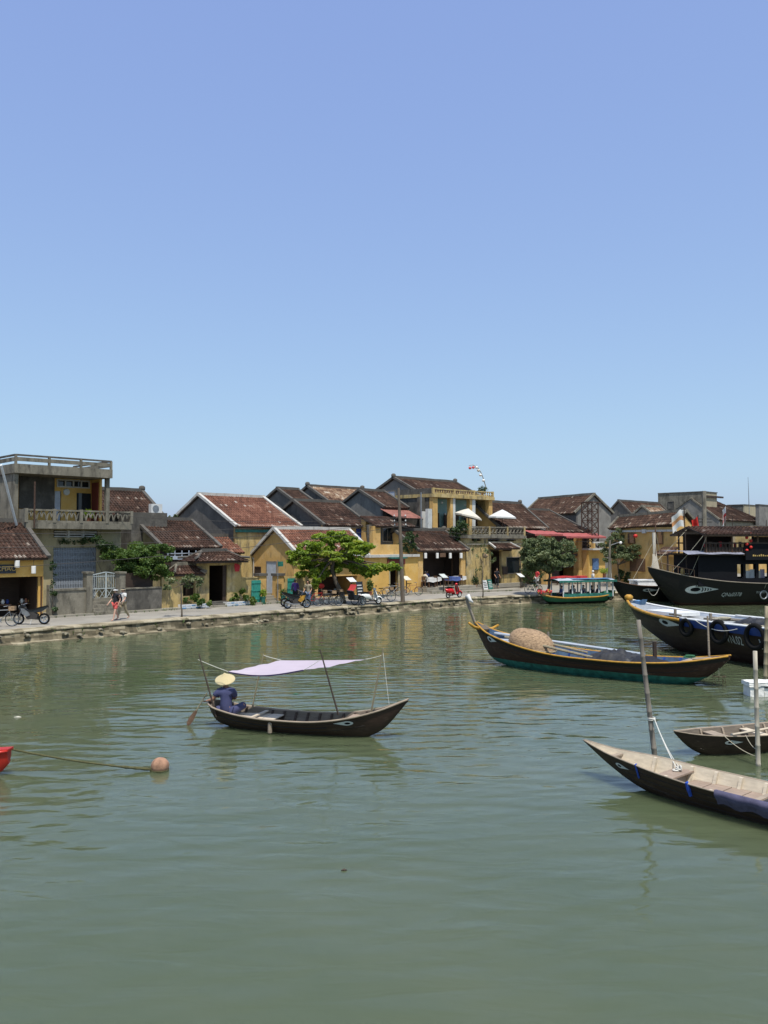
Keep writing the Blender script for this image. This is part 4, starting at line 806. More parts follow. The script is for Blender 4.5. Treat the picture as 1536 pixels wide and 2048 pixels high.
hS, FS = turned_house('yellow_house', 'long yellow house with brown shutters behind the small black boat', (25.5, 74.0), 150, 8.0, 1.4, 5.95, 7.1, .25, 'yellow', 'yellow', 'tile_brown', 'concrete_old', .33)
for (pa, pb, ya, yb_, op) in ((1258, 1270, 1068, 1086, 20), (1314, 1326, 1064, 1087, 75), (1262, 1290, 1118, 1142, 0)):
    a, c = FS.pn(pa, ya, .25), FS.pn(pb, yb_, .25); window(hS, a.x, c.x, c.z, a.z, .25 - .08, 'timber_brown', 'timber_brown', 0, open_=op)
boxp(hS, 'white_cornice', 'white_trim', -7.95, -.05, .1, .25, 5.62, 5.8)
for px in (1240, 1289): p = FS.pn(px, 1061, .2); boxp(hS, 'vent_box', 'whitewash', p.x - .2, p.x + .2, .05, .24, p.z - .25, p.z + .1)
a, c = FS.pn(1312, 1101, -.8), FS.pn(1342, 1101, -.8); ct = thing('tiled_canopy', 'small brown tiled canopy below the open shutters of the yellow house', 'canopy', FS, (a.x, -.8, GZ)); roof4(ct, (a.x, -1.2, a.z - .35), (c.x, -1.2, a.z - .35), (c.x, .12, a.z + .3), (a.x, .12, a.z + .3), 'tile_brown')
for xx in (a.x + .1, c.x - .1): MB().bar((xx, -1.1, GZ), (xx, -1.1, a.z - .45), .1).build('post', 'timber_dark', ct)
# --- T: roofs on the right skyline
house('tiled_house', 'small dark gable behind the yellow house on the bend', ST, (1264, 1030), (1345, 1030), 15, rL=(1237, 1002), walls='gable_dark', gw='gable_dark', tile='tile_brown', group=GH)
house('sheet_roof_house', 'grey sheet metal gable behind the yellow house on the bend', ST, (1310, 1033), (1345, 1033), 11, rL=(1284, 1013), walls='gable_grey', gw='gable_grey', tile='tile_tan', trim='concrete_old', group=GH)
def block(name, label, fr, pxc, pxr, pyt, n, pxl, mats, th_par=.5):
    x0, x1 = fr.X(pxc, n), fr.X(pxr, n); yb = fr.pu(pxl, 1084, x0).y; zt = fr.Z(pxc, pyt, n); t = thing(name, label, 'building', fr, ((x0 + x1) / 2, n, GZ)); boxp(t, 'front_wall', mats[1], x0, x1, n, n + .2, GZ, zt); boxp(t, 'left_wall', mats[0], x0, x0 + .2, n + .2, yb, GZ, zt); boxp(t, 'right_wall', mats[1], x1 - .2, x1, n + .2, yb, GZ, zt); boxp(t, 'roof', 'concrete_dark', x0 + .2, x1 - .2, n + .2, yb, zt - .6, zt - .4)
    for b in ((x0 - .08, x1 + .08, n - .08, n + .25), (x0 - .08, x0 + .25, n + .25, yb)): boxp(t, 'parapet_coping', 'concrete_dark', *b, zt, zt + .12)
    return t, x0, x1, yb, zt
tb, x0, x1, yb, zt = block('concrete_block', 'boxy grey concrete building with parapet on the right skyline', ST, 1408, 1435, 984, 11, 1317, ('concrete_old', 'tan')); side_window(tb, 1336, 1347, 1004, 1018, x0, 'concrete_dark', 'concrete_dark')  # tan front and darker left wall paint the lit and shaded faces
MB().bar((X(1413, 10.9), 10.9, Z(1413, 992.5, 10.9)), (X(1447, 10.9), 10.9, Z(1440, 994.5, 10.9)), .2, .25).build('roof_beam', 'timber_dark', tb)
t4 = thing('tiled_house', 'wide grey gabled house with long brown roof right of the flags', 'house', ST, (X(1440, 9), 9, GZ), GH); x0 = X(1440, 8.5); r = ST.pu(1381, 997, x0); e = ST.pn(1440, 1040, 8.5); l = ST.pu(1351, 1018, x0)
gable(t4, 'gable_grey', x0, .25, 8.6, l.y, GZ, e.z, r.y, r.z - .1, l.z); xr = X(1405, r.y); xe = X(1535, 8.5); roof4(t4, (x0, 8.5, e.z), (xe, 8.5, e.z), (xr + 4, r.y, r.z), (x0, r.y, r.z), 'tile_brown'); capbar(t4, 'verge', 'concrete_old', (x0, 8.5, e.z), (x0, r.y, r.z)); capbar(t4, 'verge', 'concrete_old', (x0, r.y, r.z), (x0, l.y, l.z)); capbar(t4, 'ridge_cap', 'concrete_old', (x0, r.y, r.z), (xr + 4, r.y, r.z)); wall(t4, 'front_wall', 'tan', x0 + .25, xe - .5, GZ, e.z - .05, 8.9)
block('concrete_block', 'tan flat roofed building with darkened left face below the thin antenna', ST, 1490, 1518, 1010, 14, 1455, ('concrete_dark', 'tan'))  # dark left wall material paints the shaded face of a tan building
block('concrete_block', 'grey concrete building cut by the right edge of the picture', ST, 1519, 1570, 1010, 8, 1512, ('gable_grey', 'gable_grey'))
tY, x0, x1, yb, zt = block('yellow_house', 'yellow terrace house behind the black tour boat at the right edge', ST, 1500, 1600, 1052, 4.0, 1470, ('yellow_old', 'yellow')); balustrade(tY, x0, x0 + 6, 3.9, zt - 2.2, zt - 1.5, 'cream', 'cream', 10, 'spindle', 3)
q = MB(); p = ST.pn(1498, 1012, 14); q.tube([p - Vector((0, 0, 9)), p, p + Vector((-.2, 0, 4.6))], [.09, .07, .025], 5); q.top('antenna_mast', 'steel_dull', 'thin tall antenna mast at the right edge', 'antenna', ST, tuple(p - Vector((0, 0, 9))))
# side lots at the left edge so that the row goes on
house('tiled_house', 'dark tiled house continuing the row beyond the left edge', ST, (-420, 1040), (2, 1030), 13, rR=(-30, 985), walls='yellow_old', group=GH)
# ================================================================ trees and plants
def leaf_obj(name, mat, parent, clumps, size, n_each, seed=1, up=.35, shell=.55, aspect=.55):
    """many small leaf faces spread through the crown: clumps = (centre, (rx, ry, rz), weight)"""
    g = np.random.default_rng(seed); V = []; A = []; o = np.array(ORG[parent])
    for c, r_, w in clumps:
        n = int(n_each * w); d = g.normal(size=(n, 3)); d /= np.linalg.norm(d, axis=1)[:, None]
        rad = shell + (1 - shell) * g.random(n) ** .6; rad *= 1 + .22 * np.sin(d[:, 0] * 5 + seed) * np.cos(d[:, 2] * 4 + d[:, 1] * 3)
        p = np.array(c) + d * rad[:, None] * np.array(r_)
        nor = g.normal(size=(n, 3)) * .8 + d * .35; nor[:, 2] += up; nor /= np.linalg.norm(nor, axis=1)[:, None]
        t = np.cross(nor, g.normal(size=(n, 3))); t /= np.linalg.norm(t, axis=1)[:, None]; b = np.cross(nor, t)
        s = size * (.65 + .7 * g.random(n))[:, None]
        V.append(np.stack([p - t * s * .5, p + b * s * aspect * .5 + nor * s * .06, p + t * s * .5, p - b * s * aspect * .5 + nor * s * .06], 1) - o)
        A.append(np.clip(.35 + .4 * g.random(n) + .25 * g.normal(size=n) * .5 + g.normal() * .15, 0, 1))
    V = np.concatenate(V).reshape(-1, 3); A = np.concatenate(A); N = len(A)
    me = bpy.data.meshes.new(name); me.from_pydata(V.tolist(), [], np.arange(4 * N).reshape(-1, 4).tolist()); me.materials.append(MATS[mat])
    at = me.attributes.new('rnd', 'FLOAT', 'FACE'); at.data.foreach_set('value', A.astype(np.float32)); me.update()
    ob = bpy.data.objects.new(name, me); COL.objects.link(ob); ob.parent = parent; ORG[ob] = ORG[parent]; FRM[ob] = FRM[parent]; return ob
def at(px, py, D):
    d = ray(px, py); t = D / d[1]; return Vector((t * d[0], D, CH + t * d[2]))
def limb(th, pts, r0, r1, name='limb', mat='bark'):
    pts = [Vector(p) for p in pts]; fine = []
    for a, c in zip(pts, pts[1:]):
        for k in range(4): fine.append(a.lerp(c, k / 4) + Vector((random.uniform(-.03, .03), random.uniform(-.03, .03), 0)))
    fine.append(pts[-1]); n = len(fine); q = MB(); q.tube(fine, [r0 + (r1 - r0) * i / (n - 1) for i in range(n)], 7); return q.build(name, mat, th, smooth=True)
def px_tree(name, label, cat, base, trunk, blobs, D, leafmat, size, n, limbs=True, depth=1.0, tr=.16, seed=1, group=None, up=.35, shell=.5):
    """base: world point on what it grows from; trunk: list of world points; blobs: (px, py, rx px, ry px) at about depth D"""
    random.seed(seed); th = thing(name, label, cat, WORLD, tuple(base), group); cl = []; roots_ = []
    for k, (px, py, rx, ry) in enumerate(blobs):
        dd = D + random.uniform(-depth, depth); c = at(px, py, dd); m_ = dd / F; w = (rx * ry) ** .9
        sub = 14 if n > 1000 else 4
        for j in range(sub):
            a = Vector((random.gauss(0, .6), random.gauss(0, .6), random.gauss(0, .6)))
            if a.length > 1.25: a *= 1.25 / a.length
            kk_ = random.uniform(.22, .5); R3 = (rx * m_, max(rx, ry) * m_ * .8, ry * m_)
            cl.append((c + Vector((a.x * R3[0], a.y * R3[1], a.z * R3[2])), tuple(max(kk_ * v_, .14) for v_ in R3), w * kk_ * random.uniform(.6, 1.5)))
        roots_.append(c)
    tot = sum(c[2] for c in cl); cl = [(a, b_, w / tot * n) for a, b_, w in cl]
    if trunk:
        limb(th, [base] + trunk, tr, tr * .55, 'trunk'); top = Vector(trunk[-1])
        if limbs:
            for a in roots_: limb(th, [top, top.lerp(a, .55) + Vector((0, 0, random.uniform(-.1, .15))), a], tr * .42, tr * .1)
    leaf_obj('crown', leafmat, th, cl, size, 1, seed, up, shell); return th
def gr(px, py, z=GZ): return ground(px, py, z)
b0 = gr(688, 1207); random.seed(5)
px_tree('almond_tree', 'broad tree with tiered bright green leaves over parked bikes', 'tree', b0, [at(684, 1190, b0.y), at(672, 1165, b0.y), at(664, 1140, b0.y), at(668, 1115, b0.y)],
        [(655, 1083, 34, 12), (690, 1088, 32, 12), (625, 1098, 26, 11), (668, 1072, 22, 9), (712, 1097, 24, 10), (600, 1110, 20, 9), (640, 1110, 34, 10), (690, 1112, 36, 10), (727, 1098, 14, 7), (594, 1124, 14, 8), (618, 1130, 24, 9), (650, 1134, 30, 9), (690, 1135, 30, 9), (722, 1140, 24, 8), (748, 1139, 22, 8), (772, 1134, 20, 6), (786, 1131, 8, 4), (612, 1146, 18, 7), (640, 1151, 16, 10), (741, 1147, 16, 6), (632, 1163, 6, 12)], b0.y, 'leaf_bright', .25, 18000, depth=1.6, tr=.19, seed=4, up=.9, shell=.2)
b0 = gr(1096, 1190)
px_tree('street_tree', 'grey green street tree behind the moored green boat', 'tree', b0, [at(1098, 1165, b0.y), at(1099, 1148, b0.y)],
        [(1092, 1105, 40, 26), (1085, 1085, 28, 16), (1062, 1100, 22, 14), (1110, 1092, 24, 14), (1055, 1118, 18, 12), (1090, 1112, 30, 16), (1125, 1108, 22, 14), (1140, 1120, 12, 9), (1075, 1130, 24, 12), (1110, 1130, 24, 12), (1048, 1108, 10, 8)], b0.y, 'leaf_dusty', .17, 24000, depth=1.3, tr=.13, seed=6, shell=.35)
b0 = gr(1240, 1172)
px_tree('street_tree', 'grey green tree with sparse branches in front of the yellow house on the bend', 'tree', b0, [at(1238, 1150, b0.y), at(1236, 1130, b0.y)],
        [(1265, 1098, 36, 16), (1232, 1080, 16, 16), (1215, 1100, 14, 10), (1250, 1098, 20, 14), (1280, 1095, 24, 14), (1300, 1088, 18, 12), (1228, 1116, 16, 9), (1262, 1114, 20, 8), (1290, 1108, 22, 10), (1310, 1100, 10, 8)], b0.y, 'leaf_dusty', .18, 17000, depth=1.0, tr=.1, seed=7, shell=.35)
b0 = ST.w(10.9, 6.9, GZ)
px_tree('garden_tree', 'dense green bush overhanging the dark boundary wall', 'tree', b0, [at(285, 1180, b0.y), at(284, 1145, b0.y)],
        [(280, 1106, 36, 20), (248, 1114, 28, 18), (308, 1116, 32, 20), (285, 1125, 40, 22), (325, 1132, 18, 12), (270, 1132, 30, 16), (300, 1143, 26, 14), (232, 1108, 18, 9), (262, 1148, 14, 8), (216, 1098, 12, 6), (330, 1145, 12, 7)], b0.y, 'leaf_mid', .15, 26000, depth=.8, tr=.12, seed=8, shell=.3)
def vine(name, label, base, blobs, D, mat, size, n, seed, cat='plant', depth=.3, stem=True, group=None):
    t = px_tree(name, label, cat, base, None, blobs, D, mat, size, n, depth=depth, seed=seed, group=group, shell=.2)
    if stem:
        for k in range(4):
            px, py, rx, ry = blobs[(k * 3) % len(blobs)]; limb(t, [base, Vector(base).lerp(at(px, py, D), .5), at(px, py, D)], .02, .008, 'stem')
    return t
D = ST.w(8.0, 9.1).y
vine('creeper', 'creeper hanging over the grille of the concrete house', ST.w(10.6, 9.1, GZ), [(100, 1078, 12, 5), (125, 1082, 16, 4), (150, 1084, 16, 4), (175, 1080, 16, 6), (200, 1088, 14, 6), (190, 1076, 10, 4), (222, 1092, 12, 7), (95, 1088, 8, 4)], D, 'leaf_dark', .15, 1500, 9)
vine('creeper', 'creeper climbing the left pier of the stained boundary wall', ST.w(4.95, 5.5, GZ), [(104, 1140, 4, 14), (105, 1165, 4, 14), (104, 1190, 5, 12), (108, 1215, 5, 10)], ST.w(4.95, 5.5).y, 'leaf_dark', .13, 450, 10)
for i, (bx, nn, bl, mt, nlf, lab) in enumerate((
        (X(390, 5.55), 5.5, [(376, 1202, 9, 8), (390, 1200, 11, 9), (405, 1203, 10, 8), (418, 1206, 5, 5)], 'leaf_mid', 700, 'broad leaved plants in the white planter beside the entrance gate'),
        (X(450, 5.55), 5.5, [(468, 1196, 10, 9), (485, 1192, 12, 11), (500, 1198, 8, 8), (476, 1186, 8, 6), (508, 1203, 5, 5)], 'leaf_mid', 800, 'bushy plants in the long planter beside the teal gate leaf'))):
    px = bl[1][0]; vine('planter_shrub', lab, ST.w(X(px, nn), nn, GZ + .4), bl, ST.w(X(px, nn), nn).y, mt, .2, nlf, 20 + i, depth=.15)
for i, (a, c, py0, lab) in enumerate(((365, 420, 1208, 'white and blue tiled planter box right of the garden wall'), (455, 500, 1203, 'grey white planter box beside the left teal gate leaf'))):
    t = thing('planter_box', lab, 'planter', ST, (X(a, 5.5), 5.5, GZ), 'planter boxes'); zt = Z((a + c) / 2, py0, 5.3); xa, xb = X(a, 5.3), X(c, 5.3)
    boxp(t, 'box', 'paint_white', xa, xb, 5.3, 5.75, GZ, zt); boxp(t, 'soil', 'bark', xa + .05, xb - .05, 5.35, 5.7, zt, zt + .01)
    k = 6
    for j in range(k):
        for r_ in range(2): MB().box(xa + (xb - xa) * j / k + .02, xa + (xb - xa) * (j + 1) / k - .02, 5.285, 5.3, GZ + .04 + (zt - GZ) * r_ / 2, GZ + (zt - GZ) * (r_ + 1) / 2 - .03).build('tile', 'paint_lightblue' if (j + r_ + i) % 3 == 0 else 'paint_grey_blue', t)
def pot_plant(px, py, nn, h, wpx, hpx, mat, lab, potm='terracotta', z=GZ, n_=160, group='potted plants'):
    x = X(px, nn); w = ST.w(x, nn, z); t = thing('potted_plant', lab, 'plant', WORLD, tuple(w), group); q = MB(); q.lathe(w, [(.13, 0), (.18, h), (.2, h), (.2, h + .05), (.17, h + .05)], 10); q.build('pot', potm, t)
    m_ = w.y / F; c = w + Vector((0, 0, h + hpx * m_ * .9)); limb(t, [w + Vector((0, 0, h)), c], .02, .01, 'stem')
    leaf_obj('foliage', mat, t, [(c, (wpx * m_, wpx * m_, hpx * m_), 1)], .22, n_, int(px), .6, .2, .3); return t
pot_plant(527, 1205, 5.4, .45, 7, 9, 'leaf_bright', 'bright plant in teal pot left of the pale steps', 'paint_teal'); pot_plant(567, 1200, 5.4, .45, 7, 8, 'leaf_mid', 'plant in teal pot right of the pale steps', 'paint_teal')
pot_plant(740, 1190, 5.8, .35, 7, 14, 'leaf_mid', 'tall potted shrub against the yellow wall behind the white scooter', n_=260)
pot_plant(176, 1010, 9.0, .3, 12, 10, 'leaf_bright', 'pale green potted plant on the concrete balcony', z=Z(150, 1046, 8.3), n_=300)
pot_plant(965, 980, 9.6, .3, 10, 8, 'leaf_dark', 'dark potted shrub on the flat roof below the lanterns', z=Z(920, 990, 9) , n_=320)
pot_plant(950, 1185, 5.9, .4, 7, 10, 'leaf_dark', 'dark potted shrub beside the low restaurant steps', n_=200); pot_plant(1208, 1150, 5.2, .9, 12, 6, 'leaf_bright', 'leafy potted plant in front of the narrow yellow house', n_=260); pot_plant(620, 1195, 5.0, .4, 10, 14, 'leaf_dusty', 'tall potted shrub in the shade of the broad tree', n_=350)
w = ST.w(X(818, 6.6), 6.6, Z(790, 1109, 6.2)); vine('roof_shrub', 'shrub growing on the cornice behind the utility pole', w, [(818, 1072, 13, 11), (806, 1086, 8, 9), (826, 1088, 10, 8), (812, 1098, 9, 5)], w.y, 'leaf_dark', .16, 1300, 31)
w = ST.w(X(920, 7.2), 7.2, Z(940, 1070, 6.6)); vine('roof_shrub', 'round dark shrub on the terrace left of the umbrellas', w, [(916, 1058, 14, 12), (925, 1050, 10, 8), (908, 1066, 9, 9), (928, 1070, 9, 8), (918, 1078, 9, 6)], w.y, 'leaf_dark', .17, 1500, 32)
w = ST.w(X(960, 6.2), 6.2, GZ); vine('creeper', 'straggling creeper on the faded yellow cafe wall', w, [(945, 1085, 8, 6), (960, 1092, 10, 5), (940, 1105, 6, 9), (975, 1100, 5, 8), (942, 1125, 7, 9), (984, 1112, 5, 10), (958, 1140, 6, 6)], w.y, 'leaf_dusty', .15, 750, 33)
w = ST.w(X(1045, 6), 6, GZ); vine('creeper', 'dark creeper hanging from the cafe corner by the street tree', w, [(1050, 1120, 8, 14), (1058, 1145, 10, 14), (1046, 1150, 6, 18), (1066, 1160, 10, 10), (1078, 1150, 8, 9)], w.y, 'leaf_dark', .16, 1500, 34)
w = gr(1352, 1178); vine('garden_shrub', 'bright green shrub left of the black boat flagpole', w, [(1352, 1098, 11, 9), (1345, 1103, 8, 6), (1362, 1100, 7, 7)], w.y + 3, 'leaf_bright', .2, 900, 35)
w = ST.w(X(346, 16), 16, GZ); vine('garden_tree', 'small tree showing between two roofs near the air conditioner', w, [(344, 1034, 7, 4), (340, 1040, 9, 4)], w.y, 'leaf_dusty', .2, 350, 36, 'tree', stem=True)
w = gr(1300, 1172); vine('hedge', 'dark shrubs at the foot of the yellow house on the bend', w, [(1255, 1155, 12, 10), (1275, 1150, 14, 12), (1298, 1152, 14, 10), (1240, 1150, 8, 10), (1318, 1150, 10, 10)], w.y, 'leaf_dark', .2, 1800, 37)
w = gr(363, 1234); t = px_tree('sapling', 'thin young tree at the quay edge before the white planter', 'tree', w, [at(363, 1205, w.y), at(362, 1170, w.y)], [(345, 1164, 14, 5), (385, 1160, 14, 7), (365, 1160, 12, 6), (400, 1165, 8, 8), (335, 1175, 8, 6), (375, 1172, 8, 4)], w.y, 'leaf_dusty', .2, 420, tr=.05, seed=38, depth=.6)
w = gr(966, 1195); t = px_tree('sapling', 'bare thin young tree with hanging basket at the quay edge', 'tree', w, [at(965, 1160, w.y), at(966, 1125, w.y)], [(968, 1105, 6, 8), (955, 1112, 5, 5)], w.y, 'leaf_dusty', .15, 60, tr=.05, seed=39, depth=.3)
q = MB(); q.ball(at(970, 1112, w.y), .22, 8, 6, (1, 1, .8)); q.build('hanging_basket', 'wicker', t)
random.seed(40)
q = MB()
def tuft(p):
    for k in range(7):
        a = random.uniform(0, 6.28); h = random.uniform(.08, .22); d = Vector((math.cos(a), math.sin(a), 0)); s_ = Vector((-d.y, d.x, 0)) * .012
        q.cur = random.random(); q.add([p - s_, p + s_, p + d * h * .7 + Vector((0, 0, h))], [(0, 1, 2)])
kp = resample(BANK[1:6], .5); k1 = poly_offset(kp, 5.28); k2 = poly_offset(kp, .02)
for i in range(260):
    j = random.randint(20, len(k1) - 2); tuft(k1[j] + Vector((random.uniform(-.3, .3), 0, GZ - .01)))
for i in range(200):
    j = random.randint(20, len(k2) - 2); tuft(k2[j] + Vector((random.uniform(-.2, .2), 0, random.uniform(.1, .55))))
q.top('weeds', 'leaf_mid', 'small weeds along the kerb and in the quay wall', None, WORLD, kind='stuff')
# ================================================================ people
def skin_obj(name, pts, edges, radii, roots, mat, parent, sub=1):
    me = bpy.data.meshes.new(name); o_ = ORG[parent]; me.from_pydata([Vector(p) - o_ for p in pts], edges, []); me.materials.append(MATS[mat])
    ob = bpy.data.objects.new(name, me); COL.objects.link(ob); ob.parent = parent; ORG[ob] = o_; FRM[ob] = FRM[parent]
    m_ = ob.modifiers.new('skin', 'SKIN'); m_.use_smooth_shade = True; m_.branch_smoothing = .2
    for i, r_ in enumerate(radii):
        d = me.skin_vertices[0].data[i]; d.radius = r_ if isinstance(r_, tuple) else (r_, r_); d.use_root = i in roots
    s_ = ob.modifiers.new('sub', 'SUBSURF'); s_.levels = sub; s_.render_levels = sub; return ob
def vlerp(a, c, t): return Vector(a).lerp(Vector(c), t)
def person(label, fr, o, J, shirt, pants, skin='skin', hair='hair_black', hat=None, sleeve=.9, shorts=.95, scale=1.0, group=None, cloth=True, rot=0, look=(0, 1, 0), hat_axis=None):
    """J: joints in metres, person looks along +y: pelvis, chest, neck, head, and l/r shoulder, elbow, wrist, hip, knee, ankle"""
    th = thing('person', label, 'person', fr, tuple(o), group, rot); O = Vector(o)
    g = {k: O + Vector(v) * scale for k, v in J.items()}; k = scale; P = []; E = []; Rr = []
    def v(p, r_): P.append(p); Rr.append((r_ * k, r_ * k) if not isinstance(r_, tuple) else (r_[0] * k, r_[1] * k)); return len(P) - 1
    def ch(i0, seq):
        for p, r_ in seq: i = v(p, r_); E.append((i0, i)); i0 = i
        return i0
    pe = v(g['pelvis'], .125); up = (g['neck'] - g['pelvis']).normalized(); lk = Vector(look).normalized()
    cst = ch(pe, [(vlerp(g['pelvis'], g['chest'], .5), .112), (g['chest'], .125), (vlerp(g['chest'], g['neck'], .55), .095)])
    nk = ch(cst, [(g['neck'], .055), (vlerp(g['neck'], g['head'], .35), .052)])
    hd = ch(nk, [(vlerp(g['neck'], g['head'], .75), .08), (g['head'], .092), (g['head'] + up * .09 * k, .06)])
    fc = v(g['head'] + lk * .075 * k - up * .02 * k, .035); E.append((hd - 1, fc)); ch(fc, [(g['head'] + lk * .115 * k - up * .025 * k, .016)])
    hands = []
    for s_ in 'lr':
        a = ch(cst, [(g[s_ + 'shoulder'], .062), (vlerp(g[s_ + 'shoulder'], g[s_ + 'elbow'], .5), .052), (g[s_ + 'elbow'], .042), (vlerp(g[s_ + 'elbow'], g[s_ + 'wrist'], .5), .038), (g[s_ + 'wrist'], .027)])
        d = (g[s_ + 'wrist'] - g[s_ + 'elbow']).normalized(); hands.append((g[s_ + 'wrist'], d, s_)); ch(a, [(g[s_ + 'wrist'] + d * .05 * k, (.036, .022)), (g[s_ + 'wrist'] + d * .085 * k, (.034, .018))])
        l = ch(pe, [(g[s_ + 'hip'], .095), (vlerp(g[s_ + 'hip'], g[s_ + 'knee'], .5), .078), (g[s_ + 'knee'], .056), (vlerp(g[s_ + 'knee'], g[s_ + 'ankle'], .4), .055), (g[s_ + 'ankle'], .036)])
        fd = Vector(J.get(s_ + 'foot', lk)); fd = Vector((fd.x, fd.y, 0)).normalized() if fd.length else lk
        ch(l, [(g[s_ + 'ankle'] + fd * .09 * k + Vector((0, 0, -.045 * k)), (.042, .03)), (g[s_ + 'ankle'] + fd * .17 * k + Vector((0, 0, -.05 * k)), (.038, .022))])
    roots = {0}
    for w_, d, s_ in hands:
        sd = d.cross(up); sd = sd.normalized() if sd.length > .1 else Vector((1, 0, 0)); nn = sd.cross(d)
        for j, (off, ln) in enumerate(((-.028, .065), (-.010, .078), (.010, .075), (.028, .06))):
            a = w_ + d * .085 * k + sd * off * k; i = v(a, .0095); roots.add(i); ch(i, [(a + d * ln * .55 * k + nn * .006 * k, .009), (a + d * ln * .9 * k - nn * .02 * k, .0075)])
        a = w_ + d * .035 * k + sd * -.032 * k; i = v(a, .012); roots.add(i); ch(i, [(a + d * .035 * k - sd * .025 * k, .0105), (a + d * .062 * k - sd * .028 * k, .009)])
    skin_obj('body', P, E, Rr, roots, skin, th)
    # shirt
    P, E, Rr = [], [], []; i = v(vlerp(g['pelvis'], g['chest'], -.28), .15); i = ch(i, [(vlerp(g['pelvis'], g['chest'], .1), .148), (vlerp(g['pelvis'], g['chest'], .55), .14), (g['chest'], .15), (vlerp(g['chest'], g['neck'], .55), .118)]); cst = i; ch(cst, [(vlerp(g['chest'], g['neck'], .92), .072)])
    for s_ in 'lr':
        e = g[s_ + 'elbow'] if sleeve <= 1 else g[s_ + 'wrist']; ch(cst, [(g[s_ + 'shoulder'], .09), (vlerp(g[s_ + 'shoulder'], g[s_ + 'elbow'], .55), .08), (vlerp(g[s_ + 'shoulder'], g[s_ + 'elbow'], sleeve if sleeve <= 1 else 1), .075)] + ([(vlerp(g[s_ + 'elbow'], g[s_ + 'wrist'], .9), .045)] if sleeve > 1 else []))
    skin_obj('shirt', P, E, Rr, {0}, shirt, th)
    P, E, Rr = [], [], []; pe = v(g['pelvis'], .138)
    for s_ in 'lr':
        sq = [(g[s_ + 'hip'], .108), (vlerp(g[s_ + 'hip'], g[s_ + 'knee'], .55), .095), (vlerp(g[s_ + 'hip'], g[s_ + 'knee'], min(1, shorts)), .082)]
        if shorts > 1: sq += [(vlerp(g[s_ + 'knee'], g[s_ + 'ankle'], .5), .07), (vlerp(g[s_ + 'knee'], g[s_ + 'ankle'], .88), .06)]
        ch(pe, sq)
    skin_obj('shorts' if shorts <= 1 else 'trousers', P, E, Rr, {0}, pants, th)
    if hat:
        c = g['head'] + up * .035 * k; q = MB(); n_ = 20; rr, hh = (.222, .165) if hat == 'straw' else (.15, .08)
        zl = Vector(hat_axis).normalized() if hat_axis else up.normalized(); xl = zl.cross(Vector((0, 1, 0.01))).normalized(); yl = zl.cross(xl); rows = []
        for f, h_ in ((1.0, 0), (.98, .012), (.66, .34 * hh + .004), (.33, .68 * hh), (.06, hh), (.0, hh + .004)):
            rows.append([c + (xl * math.cos(6.2832 * j / n_) + yl * math.sin(6.2832 * j / n_)) * rr * f * k + zl * h_ * k for j in range(n_ + 1)])
        rows.append([c - zl * .0 * k + (xl * math.cos(6.2832 * j / n_) + yl * math.sin(6.2832 * j / n_)) * rr * .95 * k for j in range(n_ + 1)][:])
        q.grid(rows[:6]); q.build('hat', 'straw' if hat == 'straw' else hat, th, smooth=False)
    if hair:
        q = MB(); c = g['head'] + up * .03 * k - lk * .012 * k; q.ball(c, .106 * k, 10, 7, (1, 1.05, 1)); q.v = [tuple(Vector(p)) for p in q.v]
        q.f = [f for f in q.f if sum((Vector(q.v[i]) - c).dot(lk) - .6 * (Vector(q.v[i]) - c).dot(up) for i in f) / len(f) < .035 * k]; q.mi = [0] * len(q.f); q.build('hair', hair, th, smooth=True)
    return th
def stand(stride=0.0, arm=0.15, lean=0.0):
    s = stride
    J = dict(pelvis=(0, 0, .93), chest=(0, lean * .5, 1.27), neck=(0, lean, 1.46), head=(0, lean + .02, 1.59))
    for n_, x, k in (('l', -1, s), ('r', 1, -s)):
        J[n_ + 'shoulder'] = (x * .17, lean * .9, 1.40); J[n_ + 'elbow'] = (x * .22, lean * .7 - k * .4 - .02, 1.13); J[n_ + 'wrist'] = (x * .22, lean * .5 - k * .7 + arm, .93)
        J[n_ + 'hip'] = (x * .095, 0, .88); J[n_ + 'knee'] = (x * .10, k * .55 + .03, .49 + abs(k) * .03); J[n_ + 'ankle'] = (x * .10, k * 1.15 - (.06 if k < 0 else 0), .085 + (.05 if k < 0 else 0))
    return J
def sitting(seat=.45, hand=.3):
    J = dict(pelvis=(0, 0, seat + .12), chest=(0, -.01, seat + .46), neck=(0, .02, seat + .64), head=(0, .05, seat + .77))
    for n_, x in (('l', -1), ('r', 1)):
        J[n_ + 'shoulder'] = (x * .17, 0, seat + .58); J[n_ + 'elbow'] = (x * .23, .06, seat + .32); J[n_ + 'wrist'] = (x * .15, hand, seat + .27)
        J[n_ + 'hip'] = (x * .1, .02, seat + .1); J[n_ + 'knee'] = (x * .12, .43, seat + .08); J[n_ + 'ankle'] = (x * .12, .42, .085)
    return J
def ped(px, py, z=GZ): p = ground(px, py, z); return p
p = ped(231, 1241); fr = Frame((p.x, p.y), 0); hdg = R(62)      # walking left along the quay
person('walker in black top, red shorts and pale cap with a black bag', fr, (0, 0, GZ), stand(.22), 'cloth_dark', 'cloth_coral', 'skin_pale', 'hair_black', 'cloth_white', .5, .75, .97, 'people walking on the quay', rot=hdg)
q = MB(); q.box(-.14, .14, -.30, -.12, 1.0, 1.38); bg_ = thing('backpack', 'black backpack on the walker in red shorts', 'bag', fr, (0, 0, GZ + .95), rot=hdg); q = MB()
q.lathe((0, -.24, GZ + .95), [(.10, 0), (.16, .04), (.17, .25), (.13, .40), (.05, .44)], 12, 'Z', (1, .6)); q.build('pack', 'cloth_dark', bg_, smooth=True); MB().box(-.1, .1, -.37, -.33, GZ + 1.02, GZ + 1.2).build('pocket', 'cloth_dark', bg_)
